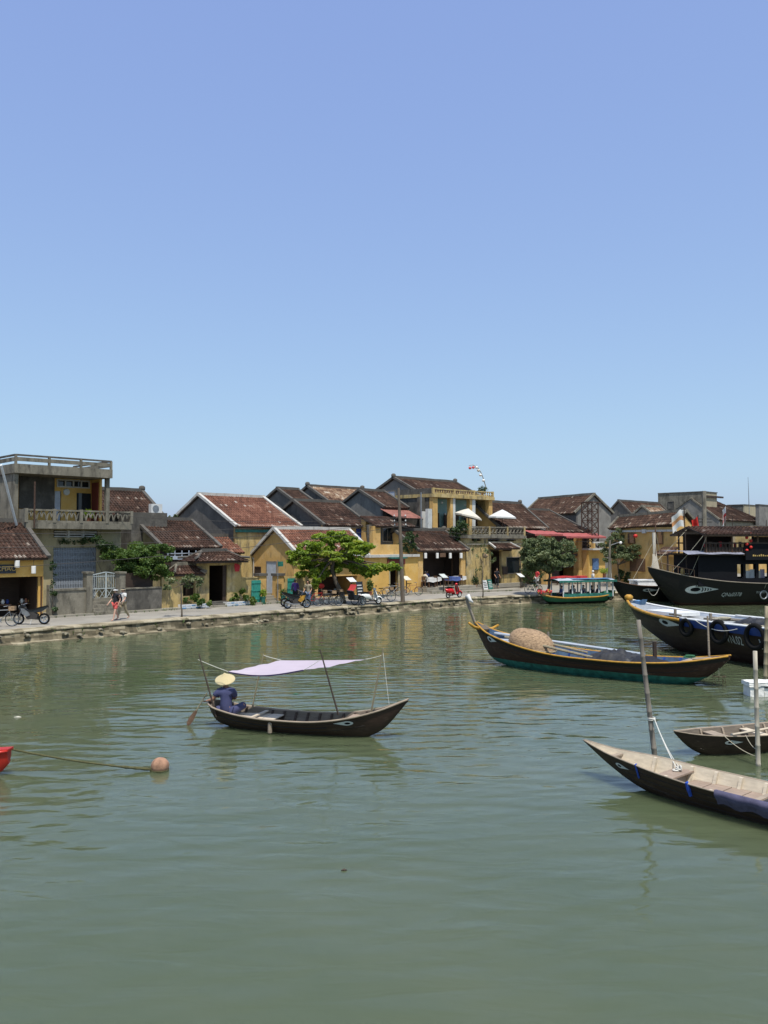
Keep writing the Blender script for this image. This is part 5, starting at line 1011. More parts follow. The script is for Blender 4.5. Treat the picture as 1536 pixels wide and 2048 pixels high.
p = ped(243, 1239.5); fr = Frame((p.x, p.y + .25), 0)
person('walker in white top and khaki trousers half hidden behind the one in red shorts', fr, (0, 0, GZ), stand(-.27), 'cloth_white', 'cloth_khaki', 'skin_pale', 'hair_black', 'cloth_khaki', .6, 1.2, .96, 'people walking on the quay', rot=hdg)
p = ped(617, 1213); fr = Frame((p.x, p.y), 0); person('person in pale top and jeans standing behind the yellow wheeled motorbike', fr, (0, 0, GZ), stand(.08, .25, .08), 'cloth_khaki', 'cloth_denim', 'skin', 'hair_black', None, .6, 1.2, .98, rot=R(70))
p = ped(588, 1210); fr = Frame((p.x, p.y + .8), 0); person('person in purple top leaning over the nearest parked motorbikes', fr, (0, 0, GZ), stand(.05, .35, .25), 'cloth_purple', 'cloth_dark', 'skin', 'hair_black', None, 1.2, 1.2, .95, rot=R(-80))
# ================================================================ vehicles
def wheel(th, c, r, tw, axis='Y', rim='steel', spokes=8, name='wheel', tyre='rubber', hub=.05, thin=False):
    q = MB(); q.torus(c, r - tw, tw, axis, 24, 6, .8); w = q.build(name, tyre, th, smooth=True)
    q = MB(); q.torus(c, r - 2 * tw, tw * .45, axis, 20, 5); q.build('rim', rim, w)
    q = MB(); q.lathe(Vector(c) - Vector((0, .05, 0)), [(hub, 0), (hub, .1)], 8, axis)
    for j in range(spokes):
        a = 6.2832 * j / spokes; d = Vector((math.cos(a), 0, math.sin(a))); q.bar(Vector(c), Vector(c) + d * (r - 2 * tw), .008 if thin else .03, .008 if thin else .02, (0, 1, 0))
    q.build('spokes', rim, w); return w
def motorbike(label, fr, accent, body, rim='steel', group='parked motorbikes and scooters'):
    t = thing('motorbike', label, 'motorbike', fr, (0, 0, GZ), group); z = GZ
    wheel(t, (.63, 0, z + .285), .285, .045, rim=rim, spokes=5); wheel(t, (-.62, 0, z + .285), .285, .05, rim=rim, spokes=5)
    q = MB(); q.prism([(-.30, z + .30), (.18, z + .26), (.27, z + .42), (.22, z + .60), (-.12, z + .62), (-.34, z + .5)], 'Y', -.12, .12); q.build('engine', 'iron_dark', t)
    q = MB()
    for y_ in (-1, 1): q.prism([(.34, z + .80), (.50, z + .82), (.42, z + .55), (.20, z + .40), (.02, z + .48), (.10, z + .62)], 'Y', y_ * .10, y_ * .155)
    q.build('fairing', accent, t)
    q = MB(); q.prism([(.52, z + .98), (.60, z + .90), (.56, z + .72), (.36, z + .66), (.30, z + .86), (.40, z + .98)], 'Y', -.13, .13); q.build('front_cowl', body, t); q = MB(); q.ball((.59, 0, z + .88), .09, 8, 6, (.6, 1, .8)); q.build('headlight', 'gloss_white', t)
    q = MB(); q.prism([(.22, z + .62), (.22, z + .72), (-.05, z + .74), (-.4, z + .84), (-.78, z + .92), (-.80, z + .84), (-.5, z + .64), (-.2, z + .58)], 'Y', -.115, .115); q.build('tail_panel', body, t)
    q = MB(); q.prism([(.12, z + .74), (-.1, z + .78), (-.4, z + .87), (-.74, z + .95), (-.74, z + .90), (-.42, z + .81), (-.08, z + .70)], 'Y', -.13, .13); q.build('seat', 'rubber', t)
    q = MB(); [q.tube([(.63, y_ * .09, z + .285), (.43, y_ * .09, z + .86)], .024, 6) for y_ in (-1, 1)]; q.build('fork', 'steel_dull', t)
    q = MB(); q.tube([(.36, -.34, z + 1.03), (.42, -.18, z + 1.0), (.44, 0, z + .97), (.42, .18, z + 1.0), (.36, .34, z + 1.03)], .018, 6); q.build('handlebar', 'steel_dull', t)
    for y_ in (-1, 1): q = MB(); q.tube([(.42, y_ * .22, z + 1.02), (.46, y_ * .27, z + 1.15)], .008, 4); q.lathe((.46, y_ * .30, z + 1.16), [(.06, -.01), (.06, .01)], 8, 'X', (1.2, .8)); q.build('mirror', 'gloss_black', t)
    rows = [[(.63 + .33 * math.cos(a), y_, z + .285 + .33 * math.sin(a)) for y_ in (-.07, 0, .07)] for a in [R(20 + 14 * i) for i in range(10)]]; q = MB(); q.grid(rows); q.build('mudguard', body, t)
    q = MB(); q.tube([(.1, -.14, z + .28), (-.3, -.16, z + .26), (-.80, -.17, z + .40)], [.03, .05, .055], 8); q.build('exhaust', 'steel_dull', t)
    q = MB(); q.tube([(-.05, .1, z + .28), (-.02, .25, z + .01)], .012, 5); q.build('side_stand', 'steel_dull', t); return t
def scooter(label, fr, body, rim='gloss_white', group='parked motorbikes and scooters'):
    t = thing('scooter', label, 'scooter', fr, (0, 0, GZ), group); z = GZ
    wheel(t, (.60, 0, z + .24), .24, .05, rim=rim, spokes=6); wheel(t, (-.55, 0, z + .24), .24, .05, rim=rim, spokes=6)
    q = MB(); rows = []
    for x_, w_, zb, zt in ((-.80, .06, .55, .66), (-.70, .15, .42, .74), (-.45, .19, .34, .78), (-.15, .18, .32, .74), (-.02, .14, .32, .60), (.06, .12, .27, .34)):
        rows.append([(x_, w_ * math.cos(a), z + (zb + zt) / 2 + (zt - zb) / 2 * math.sin(a)) for a in [6.2832 * j / 12 for j in range(13)]])
    q.grid(rows); q.build('rear_body', body, t, smooth=True)
    q = MB(); q.prism([(-.05, z + .24), (.40, z + .24), (.46, z + .30), (.36, z + .30), (-.05, z + .31)], 'Y', -.16, .16); q.build('footboard', 'rubber', t)
    q = MB(); rows = []
    for x_, w_, zz in ((.44, .10, .26), (.42, .19, .40), (.38, .21, .58), (.33, .18, .76), (.29, .12, .88), (.27, .08, .93)): rows.append([(x_ + .10 * math.cos(a), w_ * math.sin(a), z + zz) for a in [R(-95 + 19 * j) for j in range(11)]])
    q.grid(rows); q.build('leg_shield', body, t, smooth=True)
    q = MB(); rows = [[(.60 + r_ * math.cos(a), y_, z + .24 + r_ * math.sin(a)) for y_, r_ in ((-.085, .24), (-.06, .29), (0, .31), (.06, .29), (.085, .24))] for a in [R(10 + 16 * i) for i in range(11)]]; q.grid(rows); q.build('mudguard', body, t, smooth=True)
    q = MB(); q.ball((.30, 0, z + 1.0), .11, 10, 7, (.9, 1.1, .8)); q.build('headset', body, t, smooth=True); q = MB(); q.ball((.395, 0, z + 1.0), .055, 8, 6, (.5, 1, 1)); q.build('headlight', 'gloss_white', t, smooth=True)
    q = MB(); q.tube([(.22, -.33, z + 1.03), (.28, -.1, z + 1.02), (.28, .1, z + 1.02), (.22, .33, z + 1.03)], .018, 6); q.build('handlebar', 'rubber', t)
    q = MB(); q.tube([(.31, 0, z + .95), (.57, 0, z + .3)], .035, 6); q.build('fork', 'steel_dull', t)
    q = MB(); q.prism([(-.05, z + .78), (-.05, z + .74), (-.74, z + .77), (-.76, z + .82), (-.4, z + .85), (-.15, z + .82)], 'Y', -.14, .14); q.build('seat', 'rubber', t)
    for y_ in (-1, 1): q = MB(); q.tube([(.26, y_ * .22, z + 1.04), (.26, y_ * .27, z + 1.2)], .008, 4); q.lathe((.26, y_ * .28, z + 1.22), [(.055, -.01), (.055, .01)], 8, 'X', (1.2, .9)); q.build('mirror', 'gloss_black', t)
    q = MB(); q.tube([(-.2, -.15, z + .22), (-.75, -.17, z + .28)], [.04, .055], 8); q.build('exhaust', 'iron_dark', t); q = MB(); q.ball((-.79, 0, z + .62), .06, 8, 5, (.5, 1.2, .7)); q.build('tail_lamp', 'paint_red', t); return t
def bicycle(label, fr, col, group='parked bicycles', basket=True):
    t = thing('bicycle', label, 'bicycle', fr, (0, 0, GZ), group); z = GZ
    for x_ in (.52, -.52): wheel(t, (x_, 0, z + .34), .34, .019, spokes=16, hub=.03, thin=True)
    q = MB(); A, B, C_, D_ = (-.52, 0, z + .34), (-.06, 0, z + .30), (-.20, 0, z + .78), (.36, 0, z + .80)
    for a, c in ((A, B), (A, C_), (B, C_), (B, (.38, 0, z + .70)), (C_, D_)): q.tube([a, c], .018, 6)
    q.build('frame', col, t); q = MB(); q.tube([(.52, 0, z + .34), (.40, 0, z + .68), (.35, 0, z + .95)], .018, 6); q.build('fork', col, t)
    q = MB(); q.tube([(.20, -.28, z + .98), (.34, -.16, z + 1.0), (.36, 0, z + .97), (.34, .16, z + 1.0), (.20, .28, z + .98)], .014, 5); q.build('handlebar', 'steel', t)
    q = MB(); q.prism([(-.36, -.1), (-.36, .1), (-.2, .06), (-.05, .02), (-.05, -.02), (-.2, -.06)], 'Z', z + .88, z + .93); q.tube([(-.20, 0, z + .76), (-.215, 0, z + .88)], .014, 5); q.build('saddle', 'rubber', t)
    q = MB(); q.lathe((-.06, -.03, z + .30), [(.09, -.01), (.09, .01)], 12, 'Y'); q.bar((-.06, -.07, z + .3), (.06, -.07, z + .18), .02); q.bar((-.06, .07, z + .3), (-.18, .07, z + .42), .02); q.build('crank', 'steel_dull', t)
    if basket:
        q = MB(); rows = [[(.52 + .14 * s1, .14 * s2, z + zz) for s1, s2 in ((-1, -1), (1, -1), (1, 1), (-1, 1), (-1, -1))] for zz in (.78, .98)]; q.grid(rows); q.build('basket', 'wicker', t)
    q = MB(); q.box(-.82, -.40, -.06, .06, z + .70, z + .715); q.bar((-.78, .05, z + .7), (-.54, .03, z + .36), .01); q.bar((-.78, -.05, z + .7), (-.54, -.03, z + .36), .01); q.build('carrier', 'steel_dull', t); return t
def cyclo(label, fr, seat='cloth_dark'):
    t = thing('cyclo', label, 'cyclo', fr, (0, 0, GZ), 'parked cyclos'); z = GZ
    for y_ in (-.45, .45): wheel(t, (.65, y_, z + .31), .31, .022, spokes=14, hub=.03, thin=True)
    wheel(t, (-.85, 0, z + .33), .33, .022, spokes=14, hub=.03, thin=True)
    q = MB(); q.prism([(.95, z + .35), (.95, z + .40), (.55, z + .45), (.25, z + .45), (.05, z + .95), (-.02, z + .93), (.15, z + .35)], 'Y', -.36, .36); q.build('passenger_seat', seat, t)
    for y_ in (-.38, .36): q = MB(); q.prism([(.85, z + .4), (.80, z + .62), (.10, z + .72), (.10, z + .4)], 'Y', y_, y_ + .03); q.build('side_panel', 'gloss_black', t)
    q = MB()
    for a, c in (((.65, -.45, z + .31), (.65, .45, z + .31)), ((.2, 0, z + .35), (-.45, 0, z + .38)), ((-.45, 0, z + .38), (-.85, 0, z + .33)), ((-.45, 0, z + .38), (-.55, 0, z + .85)), ((-.55, 0, z + .85), (-.85, 0, z + .33)), ((-.5, 0, z + .7), (.05, 0, z + .75)), ((.65, -.3, z + .31), (.3, -.3, z + .42)), ((.65, .3, z + .31), (.3, .3, z + .42))): q.tube([a, c], .02, 6)
    q.build('frame', 'iron_dark', t); q = MB(); q.prism([(-.7, -.1), (-.7, .1), (-.5, .06), (-.4, 0), (-.5, -.06)], 'Z', z + .85, z + .9); q.build('saddle', 'rubber', t); q = MB(); q.tube([(-.05, -.36, z + .97), (-.05, .36, z + .97)], .018, 6); q.build('push_bar', 'steel', t)
    q = MB(); rows = [[(.02 + .5 * math.sin(a) * f, y_, z + .95 + .45 * (1 - math.cos(a)) * .6 + .28 * math.sin(a)) for y_ in (-.37, 0, .37)] for a, f in [(R(9 * i), .6) for i in range(8)]]; q.grid(rows); q.build('folded_hood', 'cloth_red', t); return t
def vf(px, py, a, z=GZ): p = ground(px, py, z); return Frame((p.x, p.y), a)
motorbike('black and silver motorbike parked before the leftmost shop', vf(63, 1249, 268), 'steel', 'gloss_black')
bicycle('bicycle cut off by the left edge beside the motorbike', vf(2, 1253, 85), 'steel_dull', basket=True)
motorbike('black motorbike with yellow wheel arch nearest the teal gate leaf', vf(594, 1217, 62), 'paint_yellow', 'gloss_black')
motorbike('black motorbike parked behind the yellow accented one', vf(588, 1213, 66), 'gloss_black', 'gloss_black')
bicycle('dark bicycle left of the broad tree trunk', vf(652, 1212, 70), 'iron_dark'); bicycle('bicycle with red frame in the tree shade', vf(634, 1211, 62), 'paint_red')
cyclo('black cyclo parked right of the broad tree trunk', vf(700, 1211, 55)); scooter('white scooter parked under the end of the low branch', vf(741, 1209, 60), 'gloss_white')
bicycle('bicycle with flower basket leaning at the yellow wall', vf(768, 1203, 75), 'steel_dull'); bicycle('grey bicycle beside the utility pole against the yellow wall', vf(786, 1193, 70), 'steel_dull')
bicycle('orange brown bicycle leaning on the yellow wall left of the low restaurant', vf(824, 1191, 80), 'terracotta', basket=False); scooter('shiny red scooter on the quay before the low restaurant', vf(907, 1196, 50), 'gloss_red')
bicycle('teal bicycle with flowers near the moored green boat', vf(1067, 1187, 66), 'paint_teal'); bicycle('dark bicycle behind the broad tree trunk', vf(668, 1209, 50), 'iron_dark')
t = motorbike('black motorbike far back at the foot of the yellow house on the bend', vf(1318, 1168, 80), 'gloss_black', 'gloss_black')
# ================================================================ street furniture
def menu_stand(label, px, py, nn, h=1.15, board='box_white', z=GZ):
    x = X(px, nn); t = thing('menu_stand', label, 'menu stand', ST, (x, nn, z), 'menu stands'); MB().box(x - .2, x + .2, nn - .15, nn + .15, z, z + .04).build('base', 'timber_dark', t); MB().box(x - .03, x + .03, nn - .03, nn + .03, z + .04, z + h).build('post', 'timber_dark', t)
    q = MB(); q.add([(x + sx * .32, nn + sy * .22, z + h + .02 + sy * .14 + dz) for dz in (0, .03) for sx, sy in ((-1, -1), (1, -1), (1, 1), (-1, 1))], [(0, 3, 2, 1), (4, 5, 6, 7), (0, 1, 5, 4), (1, 2, 6, 5), (2, 3, 7, 6), (3, 0, 4, 7)]); q.build('board', board, t)
menu_stand('white menu stand by the cyclo in front of the dark shop', 703, 1190, 5.0, 1.35); menu_stand('cream menu stand right of the utility pole', 813, 1190, 5.6, 1.25, 'cloth_cream'); menu_stand('pale green menu stand on the low restaurant steps', 887, 1185, 4.8, 1.35, 'eye_white'); menu_stand('white menu stand under a lamp outside the faded yellow cafe', 1041, 1178, 5.0, 1.1)
def aboard(label, px, nn, w_, h, mat): 
    x = X(px, nn); t = thing('sign_board', label, 'sign', ST, (x, nn, GZ), 'standing boards'); q = MB(); q.add([(x - w_, nn, GZ), (x + w_, nn, GZ), (x + w_, nn + .2, GZ + h), (x - w_, nn + .2, GZ + h), (x - w_, nn + .03, GZ), (x + w_, nn + .03, GZ), (x + w_, nn + .23, GZ + h), (x - w_, nn + .23, GZ + h)], [(0, 1, 2, 3), (7, 6, 5, 4), (0, 4, 5, 1), (1, 5, 6, 2), (2, 6, 7, 3), (3, 7, 4, 0)]); q.build('board', mat, t)
    for k in range(4): f = .2 + .18 * k; MB().box(x - w_ * .75, x + w_ * (.75 - .2 * (k % 2)), nn + .2 * f - .012, nn + .2 * f + .004, GZ + h * f, GZ + h * (f + .07)).build('print', 'box_white' if mat != 'box_white' else 'sign_dark', t)
    MB().bar((x, nn + .5, GZ), (x, nn + .2, GZ + h * .95), .04).build('back_leg', 'timber_dark', t)
aboard('dark chalkboard standing behind the white scooter', 722, 5.2, .33, 1.2, 'sign_dark'); aboard('white printed board by the faded yellow cafe door', 972, 5.6, .3, .8, 'box_white'); aboard('teal board by the faded yellow cafe door', 982, 5.7, .28, .85, 'paint_teal')
def table_set(label, px, nn, z, cloth, w_=.42, lab2=None):
    x = X(px, nn); t = thing('dining_table', label, 'table', ST, (x, nn, z), 'restaurant tables'); MB().box(x - w_, x + w_, nn - .4, nn + .4, z + .72, z + .75).build('top', 'timber_brown', t)
    for sx in (-1, 1):
        for sy in (-1, 1): MB().box(x + sx * (w_ - .05) - .025, x + sx * (w_ - .05) + .025, nn + sy * .35 - .025, nn + sy * .35 + .025, z, z + .72).build('leg', 'timber_brown', t)
    q = MB(); ring = [(-w_ - .02, -.42), (0, -.43), (w_ + .02, -.42), (w_ + .03, 0), (w_ + .02, .42), (0, .43), (-w_ - .02, .42), (-w_ - .03, 0), (-w_ - .02, -.42)]
    q.grid([[(x + a * f, nn + c * f, z + zz - (.08 * (j % 2) if zz < .7 else 0)) for j, (a, c) in enumerate(ring)] for f, zz in ((1.06, .48), (1.02, .6), (1, .755), (0, .757))]); o_ = q.build('tablecloth', cloth, t); return t
def chair(label, px, nn, z, rot_, mat='timber_brown'):
    x = X(px, nn); t = thing('chair', label, 'chair', ST, (x, nn, z), 'restaurant chairs', rot_); 
    MB().box(x - .2, x + .2, nn - .2, nn + .2, z + .42, z + .46).build('seat', mat, t); MB().box(x - .2, x + .2, nn + .17, nn + .2, z + .62, z + .9).build('backrest', mat, t)
    for sx in (-1, 1):
        for sy in (-1, 1): MB().box(x + sx * .18 - .02, x + sx * .18 + .02, nn + sy * .18 - .02, nn + sy * .18 + .02, z, z + (.9 if sy > 0 else .42)).build('leg', mat, t)
zm = GZ + .46
table_set('white clothed table with a seated diner at the left of the low restaurant', 858, 5.75, zm, 'cloth_white'); table_set('white clothed table in the middle of the low restaurant', 868, 6.6, zm, 'cloth_white'); table_set('blue and white clothed table at the right of the low restaurant', 905, 5.9, zm, 'cloth_blue', .5); table_set('white clothed table right of the blue one in the low restaurant', 918, 6.5, zm, 'cloth_white')
for i, (px, nn, r_) in enumerate(((850, 5.8, 1.57), (868, 5.8, -1.57), (896, 5.9, 1.57), (918, 5.8, -1.57))): chair('wooden chair, %s from the left in the low restaurant' % ('first', 'second', 'third', 'fourth')[i], px, nn, zm, r_)
fr = Frame(tuple(ST.w(X(850, 5.75), 5.75).xy), 45); person('diner in a pale shirt seated at the left table of the low restaurant', fr, (0, 0, zm), sitting(.44), 'cloth_cream', 'cloth_dark', rot=R(-90), scale=.97, shorts=1.2)
fr = Frame(tuple(ST.w(X(866, 6.6), 7.3).xy), 45); person('diner in a dark shirt deep inside the low restaurant', fr, (0, 0, zm), sitting(.44), 'cloth_blue', 'cloth_dark', rot=R(180), scale=.97, shorts=1.2)
fr = Frame(tuple(ST.w(X(993, 6.0), 6.0).xy), 45); person('person in dark clothes standing at the faded yellow cafe door', fr, (0, 0, GZ + .1), stand(.05, .3, .05), 'cloth_dark', 'cloth_dark', rot=R(150), shorts=1.2)
for i, (px, nn) in enumerate(((1114, 5.9), (1138, 5.8), (1160, 5.7), (1127, 6.5))): table_set('red clothed outdoor table, %s of the restaurant with the long awning' % ('leftmost', 'middle', 'rightmost', 'rear one')[i], px, nn, GZ, 'cloth_red', .6)
fr = Frame((17.2, 69.7), 0); person('white haired person in white standing behind the green boat roof', fr, (0, 0, GZ), stand(), 'cloth_white', 'cloth_khaki', 'skin_pale', 'hair_white', rot=R(180), shorts=1.2, scale=1.03)
q = ST.w(X(1074, 4), 4); fr = Frame((q.x, q.y), 0); person('person in white trousers and red top by the street tree', fr, (0, 0, GZ), stand(.06), 'cloth_red', 'cloth_white', rot=R(30), shorts=1.2)
# parasols on the terrace
def parasol(label, px, py_top, py_rim, py_base, nn, rpx, cloth, tilt):
    x = X(px, nn); zt, zr_, zb = Z(px, py_top, nn), Z(px, py_rim, nn), Z(px, py_base, nn); m_ = ST.w(x, nn).y / F; r_ = rpx * m_; t = thing('parasol', label, 'parasol', ST, (x, nn, zb), 'terrace parasols'); MB().tube([(x, nn, zb), (x, nn, zt)], .035, 6).build('pole', 'timber_brown', t); q = MB(); n_ = 8
    def pt(j, f, s_): a = 6.2832 * j / n_ + .2; return (x + r_ * f * math.cos(a), nn + r_ * f * math.sin(a), zt + (zr_ - zt) * f ** 1.15 + tilt * f * math.cos(a + .75) - s_)
    rows = [[Vector(pt(j, f, 0)) if j % 1 == 0 else 0 for j in range(n_ + 1)] for f in (.02, .35, .7, 1)]; q.grid(rows); q.grid([[p for p in rows[-1]], [p - Vector((0, 0, .14)) for p in rows[-1]]]); q.build('canopy', cloth, t)
    for j in range(n_): MB().bar(Vector(pt(j, .98, .03)), Vector((x, nn, zt - .06)), .025).build('rib', 'timber_brown', t)
    MB().box(x - .25, x + .25, nn - .25, nn + .25, zb, zb + .08).build('foot', 'concrete_old', t)
parasol('cream parasol tilted to show its ribs, left on the terrace', 937, 1017, 1032, 1071, 7.4, 28, 'cloth_cream', -.30); parasol('bright white parasol, right on the terrace', 1005, 1019, 1034, 1071, 7.4, 29, 'cloth_white', -.05)
# lantern arch on the flat roof
b0 = ST.pn(968, 988, 9.8); L_ = [ST.pn(px, py, 9.8) for px, py in ((972, 975), (967, 958), (962, 945), (955, 935), (946, 930), (938, 931))]; ar = thing('bamboo_arch', 'bent bamboo pole with a string of lanterns on the flat roof', 'decoration', ST, tuple(b0)); q = MB(); q.tube([b0] + L_, [.05, .045, .04, .035, .03, .025, .02], 6); q.build('pole', 'bamboo', ar)
for i, (px, py, mt) in enumerate(((967, 961, 'lantern_white'), (961, 950, 'lantern_white'), (957, 941, 'cloth_cream'), (953, 935, 'lantern_white'), (946.5, 935, 'cloth_coral'), (940, 936, 'cloth_coral'))):
    p_ = ST.pn(px, py, 9.8); q = MB(); q.ball(p_, .15, 10, 7, (1, 1, .85)); q.build('lantern', mt, ar, smooth=True); MB().tube([p_ + Vector((0, 0, .12)), p_ + Vector((0, 0, .3))], .01, 4).build('cord', 'rope', ar)
# red lanterns
def red_lantern(label, w_, r_=.2):
    t = thing('lantern', label, 'lantern', WORLD, tuple(w_), 'red lanterns'); q = MB(); q.ball(w_, r_, 10, 8, (1, 1, .85)); q.build('shade', 'lantern_red', t, smooth=True); MB().lathe(w_ + Vector((0, 0, -r_ - .12)), [(.03, 0), (.035, .14)], 6).build('tassel', 'gold', t); MB().tube([w_ + Vector((0, 0, r_ * .8)), w_ + Vector((0, 0, r_ + .4))], .012, 4).build('cord', 'iron_dark', t)
red_lantern('red lantern under the broad tree', at(643, 1172, 56.5)); red_lantern('red lantern above the black boat bow in the sparse tree', at(1281, 1112, 78)); red_lantern('red lantern on the upper wall of the yellow house on the bend', at(1271, 1072, 77)); red_lantern('red lantern under the long red awning', at(1128, 1087, 82))
# poles and wires
b0 = gr(806, 1204); p0 = thing('utility_pole', 'leaning timber utility pole at the quay edge', 'pole', WORLD, tuple(b0)); zt = at(797, 976, b0.y); q = MB(); q.tube([b0 - Vector((0, 0, .3)), b0.lerp(zt, .5), zt], [.15, .125, .085], 8); q.build('shaft', 'pole_timber', p0)
for py in (1034, 1044, 1052): c = at(799.5 + (py - 1034) * .05, py, b0.y); MB().bar(c + Vector((-.45, -.1, 0)), c + Vector((.45, .1, 0)), .07).build('cross_arm', 'iron_dark', p0); [MB().lathe(c + Vector((s_, -.02, .04)), [(.03, 0), (.05, .05), (.03, .12)], 6).build('insulator', 'box_white', p0) for s_ in (-.38, .38)]
b1 = gr(1218, 1174); p1 = thing('lamp_post', 'grey concrete lamp post beside the sparse tree', 'lamp post', WORLD, tuple(b1)); t1 = at(1220, 1080, b1.y); MB().tube([b1, t1], [.14, .1], 8).build('shaft', 'concrete_old', p1); MB().tube([t1 - Vector((0, 0, .5)), t1 + Vector((.8, -.2, -.2))], .03, 5).build('arm', 'steel_dull', p1); q = MB(); q.ball(t1 + Vector((.9, -.25, -.25)), .14, 8, 6); q.build('lamp_head', 'lantern_white', p1)
b2 = at(1408, 1084, 84); b2.z = GZ; p2 = thing('utility_pole', 'grey concrete utility pole with crossarms behind the flags', 'pole', WORLD, tuple(b2)); t2 = at(1408, 982, 84); MB().tube([b2, t2], [.3, .22], 8).build('shaft', 'concrete_old', p2)
for py in (1038, 1044): c = at(1408, py, 84); MB().bar(c + Vector((-.9, -.4, 0)), c + Vector((.9, .4, 0)), .1).build('cross_arm', 'iron_dark', p2)
def wire(label, a, c, sag, r_=.012, mat='iron_dark', name='wire'):
    q = MB(); a, c = Vector(a), Vector(c); q.tube([a.lerp(c, i / 16) - Vector((0, 0, sag * 4 * (i / 16) * (1 - i / 16))) for i in range(17)], r_, 4); q.top(name, mat, label, 'wire', WORLD, tuple(a), group='overhead wires')
wire('overhead wire from the leaning pole to the left edge', at(799, 1036, b0.y), ST.w(-8, 4.2, 5.2), .5); wire('overhead wire sagging low across the shop and the white gate', at(800, 1052, b0.y), ST.w(-8, 4.4, 3.2), .6, .014); wire('overhead wire from the leaning pole to the lamp post', at(799, 1046, b0.y), t1, .6); wire('overhead wire from the concrete pole to the lamp post', at(1408, 1040, 84), t1, .4)
wire('upper overhead wire along the row to the concrete house balcony', at(799, 1034, b0.y), ST.w(10.2, 8.1, 6.3), .35); wire('overhead wire crossing above the low restaurant roof', at(799, 1052, b0.y), ST.w(49, 6.3, 5.0), .4); wire('second overhead wire above the street to the left edge', at(799, 1044, b0.y), ST.w(-8, 4.0, 4.4), .55)
q = MB(); a, c = at(2, 930, 45.5), at(33, 1050, 47.6); q.tube([a, c], .07, 8); q.top('leaning_pipe', 'paint_white', 'long white pipe leaning across the left edge', 'pipe', WORLD, tuple(c))
s0 = gr(556, 1212); t = thing('street_sign', 'small teal street sign on a thin pole by the pale steps', 'sign', ST, tuple(ST.loc(ST.w(X(556, 5.3), 5.3, GZ)))); x = X(556, 5.3); MB().tube([(x, 5.3, GZ), (x, 5.3, Z(556, 1120, 5.3))], .03, 6).build('post', 'steel_dull', t); MB().box(x - .02, x + .42, 5.26, 5.28, Z(556, 1133, 5.3), Z(556, 1123, 5.3)).build('plate', 'paint_teal', t)
